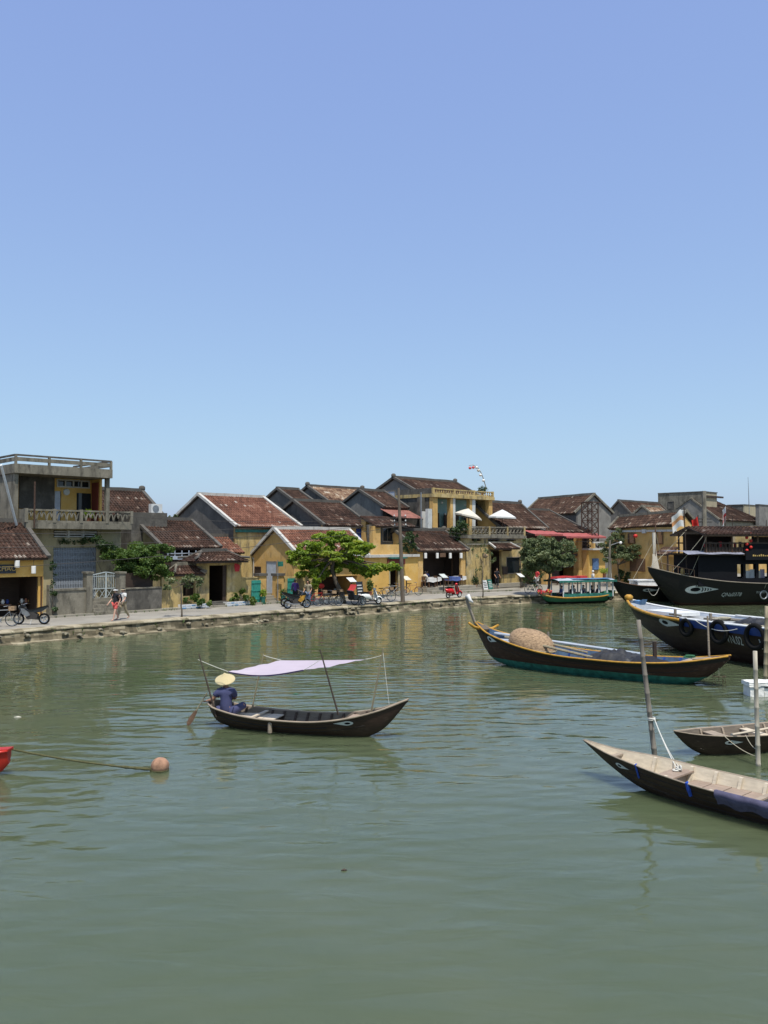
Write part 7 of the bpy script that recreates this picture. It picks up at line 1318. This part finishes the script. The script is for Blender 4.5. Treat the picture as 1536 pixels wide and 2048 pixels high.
# ---------------------------------------------------------------- mooring posts, foam box, buoy, red bow
def post(label, px0, py0, D, px1, py1, r0, r1, mat, Dt=None):
    a, c = at(px0, py0, D), at(px1, py1, Dt or D); a2 = a - Vector((0, 0, .4)); q = MB(); bamboo(q, a2, c, r0, r1); return q.top('mooring_post', mat, label, 'post', WORLD, tuple(a2), group='bamboo mooring posts', smooth=True)
D4 = 4.7 * F / (1531 - 1084); post('tall leaning grey bamboo post tied to the empty sampan', 1316, 1531, D4, 1277, 1240, .060, .045, 'bamboo_grey'); D5 = 4.7 * F / (1527 - 1084); post('whitish bamboo post in front of the second sampan', 1517, 1527, D5, 1510, 1302, .052, .046, 'bamboo_pale'); D6 = 4.7 * F / (1372 - 1084); post('brown bamboo post at the right edge behind the foam box', 1530, 1374, D6, 1533, 1212, .07, .055, 'bamboo')
mr = thing('mooring_rope', 'white rope knotted round the tall bamboo post and tied to the empty sampan', 'rope', WORLD, tuple(at(1303, 1436, D4))); k0 = at(1303, 1436, D4); q = MB(); q.torus(k0, .07, .014, 'Z', 14, 5); q.torus(k0 + Vector((0, 0, -.035)), .068, .014, 'Z', 14, 5); q.ball(k0 + Vector((.03, -.08, -.02)), .03, 6, 5); q.build('knot', 'rope_white', mr); e0 = fr4.w(.22, .2, .42); q = MB(); q.tube(rope_pts(k0 + Vector((.03, -.1, 0)), e0, .06), .010, 5); q.tube(rope_pts(k0 + Vector((.03, -.1, 0)), e0 + Vector((.06, 0, .02)), .1), .007, 5); q.build('line', 'rope_white', mr); q = MB()
for k in range(4): q.torus(e0 + Vector((.03 * k - .05, 0, .02 + .012 * k)), .05, .014, 'X' if k % 2 else 'Z', 10, 4)
q.build('coil', 'rope_white', mr)
q = MB(); pA = fr5.w(.35, -.42, .5); pB = at(1513, 1513, D5); q.tube(rope_pts(pA, pB, .06), .008, 4); q.tube(rope_pts(fr5.w(.9, -.46, .47), pB + Vector((0, 0, .15)), .05), .008, 4); q.top('mooring_rope', 'rope', 'thin slack ropes from the second sampan to the whitish post', 'rope', WORLD, tuple(pB))
f0 = ground(1515, 1391); fb = thing('foam_float', 'stack of dirty white foam blocks afloat at the right edge', 'float', WORLD, tuple(f0)); random.seed(2)
for (x0_, x1_, y0_, y1_, z0_, z1_) in ((-.32, .1, -.25, .25, -.1, .30), (.12, .5, -.22, .28, -.1, .26), (-.36, .55, -.28, .3, .31, .44)):
    bm = bmesh.new(); bmesh.ops.create_cube(bm, size=1); bmesh.ops.subdivide_edges(bm, edges=bm.edges[:], cuts=4, use_grid_fill=True)
    for v_ in bm.verts: v_.co = Vector((x0_ + (v_.co.x + .5) * (x1_ - x0_), y0_ + (v_.co.y + .5) * (y1_ - y0_), z0_ + (v_.co.z + .5) * (z1_ - z0_))) + noise.noise_vector(v_.co * 4 + Vector((x0_, 0, z0_))) * .018
    me = bpy.data.meshes.new('foam_block'); bm.to_mesh(me); bm.free(); me.materials.append(MATS['foam']); o_ = bpy.data.objects.new('foam_block', me); COL.objects.link(o_); o_.parent = fb
g0 = ground(320, 1541); by = thing('mooring_buoy', 'pale orange round buoy afloat at the lower left', 'buoy', WORLD, tuple(g0)); q = MB(); q.ball(g0 + Vector((0, 0, .095)), .185, 20, 14, (1, 1, .93)); q.build('float', 'buoy', by, smooth=True); q = MB(); q.torus(g0 + Vector((0, 0, .02)), .178, .012, 'Z', 24, 5); q.build('weed_ring', 'rope_green', by); q = MB(); q.torus(g0 + Vector((-.17, -.05, .04)), .05, .016, 'X', 10, 5); q.build('eyelet', 'rope_green', by)
r0 = at(17, 1497, 17.3); q = MB(); e1 = g0 + Vector((-.2, -.05, .04)); pts = rope_pts(r0, e1, .05, 30); q.tube(pts, [.02 if i < 24 else .02 + .010 * (i % 2) + .006 for i in range(31)], 6); q.top('buoy_rope', 'rope_green', 'mossy rope from the red bow to the round buoy', 'rope', WORLD, tuple(r0))
frr = Frame(tuple(at(19, 1480, 17.2).xy), 92); rb = thing('red_boat', 'bright red boat bow poking in from the left edge', 'boat', frr, (0, 0, 0)); HR = Hull([(-5.5, .5, .5, -.1), (-3, .65, .42, -.15), (-1.2, .5, .46, -.08), (-.45, .26, .46, .0), (-.1, .14, .50, .12), (0, .10, .51, .24)], p=.6); HR.build(rb, 'paint_red', 'inside_dark'); HR.rail(rb, 'gunwale', 'paint_red', .03, dy=.005); HR.planks(rb, -1.2, -.02, .40, 'paint_red', 2, name='fore_deck'); q = MB(); q.prism([(-.5, .47), (.03, .505), (.03, .55), (-.5, .52)], 'Y', -.12, .12); q.build('bow_cap', 'paint_red', rb)
# ---------------------------------------------------------------- 6 and 7: black tour boats, 8: green tour boat
w6 = ground(1362, 1211); fr6 = line_frame(w6, 76, .4); b6_ = thing('tour_boat', 'large black wooden tour boat with upper deck and painted eye at the right', 'boat', fr6, (0, 0, 0))
H6 = Hull([(-2.4, .1, 2.85, 2.5), (-1.4, .75, 2.55, 1.2), (0, 1.35, 2.2, -.1), (2, 1.85, 1.9, -.4), (4.5, 2.05, 1.70, -.5), (9, 2.1, 1.62, -.5), (14, 2.0, 1.7, -.4), (17, 1.5, 2.0, .2), (18, .8, 2.2, 1)], n=56); H6.build(b6_, 'hull_black', 'timber_dark', 'hull_red', .22, rim='timber_grey'); H6.rail(b6_, 'gunwale', 'timber_grey', .04, dy=.02); H6.planks(b6_, -2.0, 17, 1.42, 'timber_dark', 14, name='deck_board'); px6 = lambda px, py: fr6.pn(px, py, -1.9).x
H6.eye(b6_, px6(1412, 1176), 1.22, 2.3, .62, flip=1, slope=.03, teeth=4); H6.text(b6_, 'QNa0378', px6(1449, 1188), .70, .40, 'eye_white', shear=.15); H6.text(b6_, 'TOURIST', px6(1514, 1187), .90, .21, 'eye_white', shear=.1)
t_ = thing('tyre_fender', 'grey tyre fender beside the number on the large black tour boat', 'tyre', fr6, (6.0, -2.2, .3), 'tyre fenders'); q = MB(); q.torus((6.0, -H6.y(6.0, .8) - .12, .78), .30, .055, 'Y', 22, 6); q.build('tyre', 'steel_dull', t_, smooth=True); q = MB(); q.tube([(6.0, -H6.y(6, .8) - .1, 1.08), (6.0, -2.15, 1.65)], .02, 5); q.build('hanging_rope', 'rope', t_)
zc = 3.72; zu = 5.3; cx0 = .6; cxe = 15.5
wx_ = lambda px: fr6.pn(px, 1145, -1.5).x
for sgn in (-1, 1): wall(b6_, 'cabin_wall', 'black_flat', cx0 + .1, cxe, 1.44, zc, sgn * 1.5 - .04, .08, [(wx_(a_), wx_(c_), 2.0, 3.05) for a_, c_ in ((1474, 1486), (1491, 1511), (1517, 1534), (1542, 1560), (1568, 1590))])
boxp(b6_, 'dark_upper_back', 'timber_dark', 1.2, 5.4, 1.0, 1.08, zc + .12, zu); boxp(b6_, 'upper_bulwark', 'black_flat', 4.4, cxe, -1.76, -1.70, zc + .12, zc + .84); boxp(b6_, 'upper_bulwark', 'timber_dark', 1.1, 4.4, -1.70, -1.66, zc + .12, zc + .6)
boxp(b6_, 'fore_bulkhead', 'black_flat', cx0, cx0 + .1, -1.4, 1.4, 1.44, zc)
boxp(b6_, 'cabin_roof', 'timber_dark', cx0 - .2, cxe, -1.9, 1.9, zc, zc + .12); boxp(b6_, 'upper_fascia', 'black_flat', 4.4, cxe, -1.97, -1.90, zc - .35, zc + .35); q = MB(); q.grid([[(x_, y_, zc + .32 - (.22 if y_ < -1.5 else 0) + (.02 * math.sin(x_ * 3))) for x_ in [-.5 + .25 * k for k in range(20)]] for y_ in (-2.1, -1.4, 0, 1.6)]); q.build('grey_awning', 'awning_grey', b6_)
[MB().box(5.0 + k * .17, 5.0 + k * .17 + random.uniform(.07, .13), -1.985, -1.972, zc - .08, zc + random.uniform(.0, .09)).build('carved_ornament', 'gold', b6_) for k in range(10)]
for k in range(14): x = 1.2 + k * .28; boxp(b6_, 'rail_spindle', 'timber_dark', x, x + .05, -1.75, -1.69, zc + .12, zc + .85)
for sgn in (-1, 1): boxp(b6_, 'upper_rail', 'timber_dark', 1.1, cxe, sgn * 1.72 - .05, sgn * 1.72 + .05, zc + .85, zc + .95)
for x in (1.2, 3.4, 5.6, 7.8, 10, 12.2, 14.8): [boxp(b6_, 'upper_post', 'timber_brown', x, x + .1, sgn * 1.7 - .05, sgn * 1.7 + .05, zc + .12, zu) for sgn in (-1, 1)]
roof4(b6_, (.8, -2.2, zu - .05), (cxe + .3, -2.2, zu - .05), (cxe + .3, 0, zu + .55), (.8, 0, zu + .55), 'tile_dark', pitch=.3, name='upper_roof', pale=.0); roof4(b6_, (cxe + .3, 2.2, zu - .05), (.8, 2.2, zu - .05), (.8, 0, zu + .55), (cxe + .3, 0, zu + .55), 'tile_dark', pitch=.5, name='upper_roof', pale=.05)
boxp(b6_, 'eaves_beam', 'timber_brown', .9, cxe, -2.1, -2.0, zu - .2, zu - .08); boxp(b6_, 'white_counter', 'box_white', 1.6, 2.7, -1.68, -1.6, zc + .3, zc + .45); boxp(b6_, 'dark_screen', 'timber_dark', 5.7, 7.7, -1.0, -.94, zc + .12, zu - .2)
for k in range(6): q = MB(); c = (4.6 + (k % 2) * .35, -1.85, zc + .35 + k * .24); q.ball(c, .12, 8, 6); q.build('deck_lantern', 'lantern_red', b6_, smooth=True)
for k, (x, mt) in enumerate(((5.3, 'cloth_white'), (5.7, 'box_white'), (6.3, 'cloth_cream'), (6.6, 'cloth_lilac'), (7.6, 'cloth_white'))): q = MB(); q.box(x - .2, x + .16, -1.0, -.94, 2.0, 2.55 + .1 * (k % 2)); q.box(x - .2, x + .16, -.94, -.6, 2.0, 2.1); q.build('covered_chair', mt, b6_)
for k in range(7): x_ = -1.7 + k * .36; hb_, zg_, zk_ = H6.at(x_); MB().tube([(x_, -hb_ + .08, zg_), (x_, -hb_ + .08, zg_ + .55)], .03, 6).build('bow_rail_post', 'timber_brown', b6_)
q = MB(); q.tube([(-1.7 + k * .36, -H6.at(-1.7 + k * .36)[0] + .08, H6.at(-1.7 + k * .36)[1] + .53) for k in range(7)], .03, 6); q.build('bow_rail', 'timber_brown', b6_)
q = MB(); [q.torus((-.6 + .5 * k, -.3, H6.at(-.6)[1] - .1 + .05 * k), .25, .05, 'Z', 14, 5) for k in range(3)]; q.build('rope_coil', 'rope', b6_); q = MB(); q.lathe((.1, -.5, 2.2), [(.14, 0), (.16, .3), (.12, .5), (.05, .56)], 10); q.build('bow_bollard', 'gold', b6_)
for k in range(3): q = MB(); q.torus((8.9 + k * .9, -1.58, 2.5), .24, .06, 'Y', 16, 6); q.build('life_ring', 'paint_yellow' if k % 2 else 'paint_white', b6_, smooth=True)
for k in range(9): MB().box(1.4 + k * .42, 1.62 + k * .42, -1.3, -1.26, zc + .12, zc + .85 + .15 * (k % 2)).build('deck_chair', 'timber_brown' if k % 3 else 'cloth_red', b6_)
for k, (a_, c_) in enumerate((((.3, -1.2, 2.3), (1.2, -2.0, zu)), ((-.9, -.7, 2.55), (.9, -2.1, zu)), ((-2.2, 0, 2.9), (1.0, 0, zu + .5)))): q = MB(); q.tube(rope_pts(a_, c_, .08), .018, 4); q.build('rigging_line', 'rope', b6_)
for k in range(4): x_ = 2.2 + k * 3; MB().tube([(x_, .6, zu + .3), (x_ + .05, .6, zu + 1.1 + .3 * (k % 2))], .03, 5).build('roof_pole', 'timber_dark', b6_)
# flags on the black boat
def flag(label, px, py_b, py_t, D, cells, w_, h_, mat_pole='timber_dark', seed=0, lean=0):
    a, c = at(px, py_b, D), at(px - lean, py_t, D); t = thing('flag', label, 'flag', WORLD, tuple(a), 'flags on the black tour boat'); q = MB(); q.tube([a, c], .04, 6); q.build('flagpole', mat_pole, t)
    for k, (mt, f0, f1) in enumerate(cells):
        q = MB(); rows = []
        for i in range(9):
            u_ = i / 8; rows.append([c + Vector((-w_ * u_ * (.75 + .1 * math.sin(seed)), .16 * math.sin(u_ * 7 + v_ * 2 + seed), -.15 - h_ * v_ - .55 * h_ * u_ * u_ * .9 - .06 * math.sin(u_ * 9 + seed))) for v_ in [f0 + (f1 - f0) * j / 3 for j in range(4)]])
        q.grid(rows); q.build('cloth', mt, t, smooth=True)
flag('tattered white and orange flag on the tall bow flagpole of the black tour boat', 1374, 1158, 1014, 62.5, [('cloth_white', 0, .22), ('cloth_cream', .22, .36), ('cloth_orange', .36, .62), ('cloth_white', .62, 1)], 1.05, 1.25, seed=1, lean=6)
flag('small red flag on the black tour boat roof', 1396, 1066, 1030, 64, [('lantern_red', 0, 1)], .6, .7, seed=2.4); flag('white flag with red cross patch above the black tour boat roof', 1450, 1066, 1010, 65, [('cloth_white', 0, .4), ('cloth_red', .4, .6), ('cloth_white', .6, 1)], .35, 1.3, seed=4)
w7 = ground(1259, 1203); fr7 = line_frame(w7, 78, .4); b7_ = thing('tour_boat', 'smaller black boat with mast and furled white sail left of the large one', 'boat', fr7, (0, 0, 0)); H7 = Hull([(-1.25, .1, 1.72, 1.5), (-.7, .5, 1.52, .6), (0, .9, 1.36, -.1), (2, 1.3, 1.22, -.3), (5, 1.35, 1.22, -.3), (8, 1.2, 1.3, -.2), (9, .6, 1.5, .3)]); H7.build(b7_, 'hull_black', 'paint_white', rim='paint_white'); H7.rail(b7_, 'gunwale', 'timber_brown', .04, dy=.02); H7.planks(b7_, -.7, 8, 1.0, 'paint_white', 10, name='deck_board'); H7.eye(b7_, 1.45, .92, 1.3, .26, flip=1)
boxp(b7_, 'cabin_side', 'paint_white', .6, 6, -.7, -.62, 1.02, 1.62); boxp(b7_, 'cabin_top', 'paint_white', .5, 6.2, -.75, .75, 1.62, 1.7); boxp(b7_, 'cabin_side', 'paint_white', .6, 6, .62, .7, 1.02, 1.62)
p0_, p1_ = fr7.pn(1308, 1166, -.3), fr7.pn(1311, 1050, -.3); q = MB(); q.tube([p0_ - Vector((0, 0, .6)), p1_], [.09, .05], 8); q.build('mast', 'timber_brown', b7_); q = MB(); rows = []
for i in range(10): z_ = p0_.z + 1.0 + (p1_.z - p0_.z - 1.6) * i / 9; wd = .34 * (1 - i / 10) + .05; rows.append([(p0_.x + .1 + wd * math.cos(t2_) - .1 * i / 9, -.36 + .15 * math.sin(t2_ + i * .4), z_) for t2_ in [6.2832 * j / 8 for j in range(9)]])
q.grid(rows); q.build('furled_sail', 'cloth_cream', b7_, smooth=True); q = MB(); q.tube([p1_ - Vector((0, 0, 1)), fr7.pn(1262, 1166, -.2)], .015, 4); q.tube([p1_ - Vector((0, 0, .5)), fr7.pn(1330, 1160, -.2)], .015, 4); q.build('stays', 'rope', b7_); q = MB(); q.tube(rope_pts(fr7.pn(1296, 1178, -1.4), fr7.pn(1318, 1176, -1.45), .55), .02, 4); q.build('hanging_rope', 'rope_white', b7_)
g8a, g8b = ground(1109, 1209), ground(1219, 1205.5); a8 = math.degrees(math.atan2(g8b.x - g8a.x, g8b.y - g8a.y)); fr8 = line_frame((g8a + g8b) / 2, a8, .8); b8_ = thing('tour_boat', 'green and yellow tour boat with flat canopy and seated passengers moored at the quay', 'boat', fr8, (0, 0, 0))
H8 = Hull([(-3.15, .15, .80, .62), (-2.7, .45, .66, .2), (-2.1, .75, .58, -.1), (0, .95, .55, -.2), (2, .9, .62, -.15), (2.8, .75, .75, .1), (3.3, .5, .92, .4)]); H8.build(b8_, 'paint_green', 'paint_green', 'hull_black', .16, 'paint_yellow', .14, rim='paint_teal'); H8.rail(b8_, 'yellow_strake', 'paint_yellow', .05, -3.1, 2.9, -.06, .02); H8.planks(b8_, -2.75, -1.8, .55, 'paint_yellow', 3, name='fore_deck'); H8.planks(b8_, -1.9, 2.8, .12, 'timber_grey', 9)
for sgn in (-1, 1): boxp(b8_, 'side_panel', 'paint_teal', -1.7, 2.7, sgn * .86 - .02, sgn * .86 + .02, .5, .78)
zr_ = 1.74
for x in (-1.75, -.95, -.15, .65, 1.45, 2.2, 2.75): [boxp(b8_, 'post', 'paint_white', x, x + .08, sgn * .82 - .04, sgn * .82 + .04, .5, zr_) for sgn in (-1, 1)]
q = MB(); q.grid([[(-2.2 + 5.15 * k / 16, y_, zr_ + z_ + .05 * math.sin(k * .4)) for k in range(17)] for y_, z_ in ((-1.1, 0), (-.55, .10), (0, .14), (.55, .10), (1.1, 0))]); q.build('canopy', 'paint_grey_blue', b8_); 
for sgn in (-1, 1): boxp(b8_, 'canopy_edge', 'paint_teal', -2.23, 2.98, sgn * 1.1 - .03, sgn * 1.1 + .03, zr_ - .10, zr_ + .05)
boxp(b8_, 'blue_tarp', 'paint_lightblue', -.9, 2.6, -.95, -.2, zr_ + .13, zr_ + .17)
t_ = thing('tyre_fender', 'black tyre fender at the green boat stern', 'tyre', fr8, (2.6, -.95, .2), 'tyre fenders'); q = MB(); q.torus((2.6, -H8.y(2.6, .5) - .1, .45), .2, .06, 'Y', 18, 6); q.build('tyre', 'rubber', t_, smooth=True); q = MB(); q.tube([(2.6, -H8.y(2.6, .5) - .08, .66), (2.6, -H8.at(2.6)[0], .78)], .015, 5); q.build('hanging_rope', 'rope', t_)
for i, (x, y_, sh, hr) in enumerate(((-1.2, .3, 'cloth_blue', 'hair_black'), (-.75, -.35, 'cloth_dark', 'hair_black'), (-.1, .3, 'cloth_white', 'hair_black'), (.15, -.4, 'cloth_navy', 'hair_white'), (.8, .3, 'cloth_cream', 'hair_black'), (1.0, -.4, 'cloth_dark', 'hair_black'), (1.75, -.3, 'cloth_purple', 'hair_black'))): person('seated passenger in %s, %s under the green boat canopy' % (sh.split('_')[1], ('leftmost', 'second', 'third', 'fourth', 'fifth', 'sixth', 'rightmost')[i]), fr8, (x + .1, y_, .14), sitting(.36), sh, 'cloth_dark', 'skin_pale', hr, shorts=1.2, rot=R(-90 if i % 2 else 90), scale=.97, group='passengers in the green boat')
fk = ground(1090, 1192, GZ); q = MB(); fl = thing('flower_basket', 'basket of red and yellow flowers on the quay left of the green boat', 'flowers', WORLD, tuple(fk)); q.lathe(fk, [(.3, 0), (.38, .25), (.36, .25)], 12); q.build('basket', 'wicker', fl); random.seed(9)
for mt, n_ in (('cloth_red', 26), ('paint_yellow', 10), ('cloth_coral', 14)):
    q = MB(); [q.ball(fk + Vector((random.uniform(-.55, .55), random.uniform(-.25, .25), random.uniform(.2, .5))), random.uniform(.05, .09), 6, 4) for _ in range(n_)]; q.build('blooms', mt, fl)
# drifting leaves and a bird
for i, (px, py, r_) in enumerate(((35, 1434, .05), (592, 1388, .05), (688, 1740, .022))):
    g_ = ground(px, py, .012); q = MB(); q.add([g_ + Vector((-r_ * 2, 0, 0)), g_ + Vector((0, -r_, .012)), g_ + Vector((r_ * 2, .01, 0)), g_ + Vector((0, r_, .014)), g_ + Vector((-r_ * 2, 0, -.01)), g_ + Vector((0, -r_, -.006)), g_ + Vector((r_ * 2, .01, -.01)), g_ + Vector((0, r_, -.006))], [(0, 1, 2, 3), (7, 6, 5, 4), (0, 4, 5, 1), (1, 5, 6, 2), (2, 6, 7, 3), (3, 7, 4, 0)]); q.top('drifting_leaf', ['cloth_cream', 'paint_green', 'timber_dark'][i], ['pale scrap drifting near the left edge', 'green leaf drifting beside the sampan canopy', 'dark leaf drifting in the foreground water'][i], 'leaf', WORLD, tuple(g_))
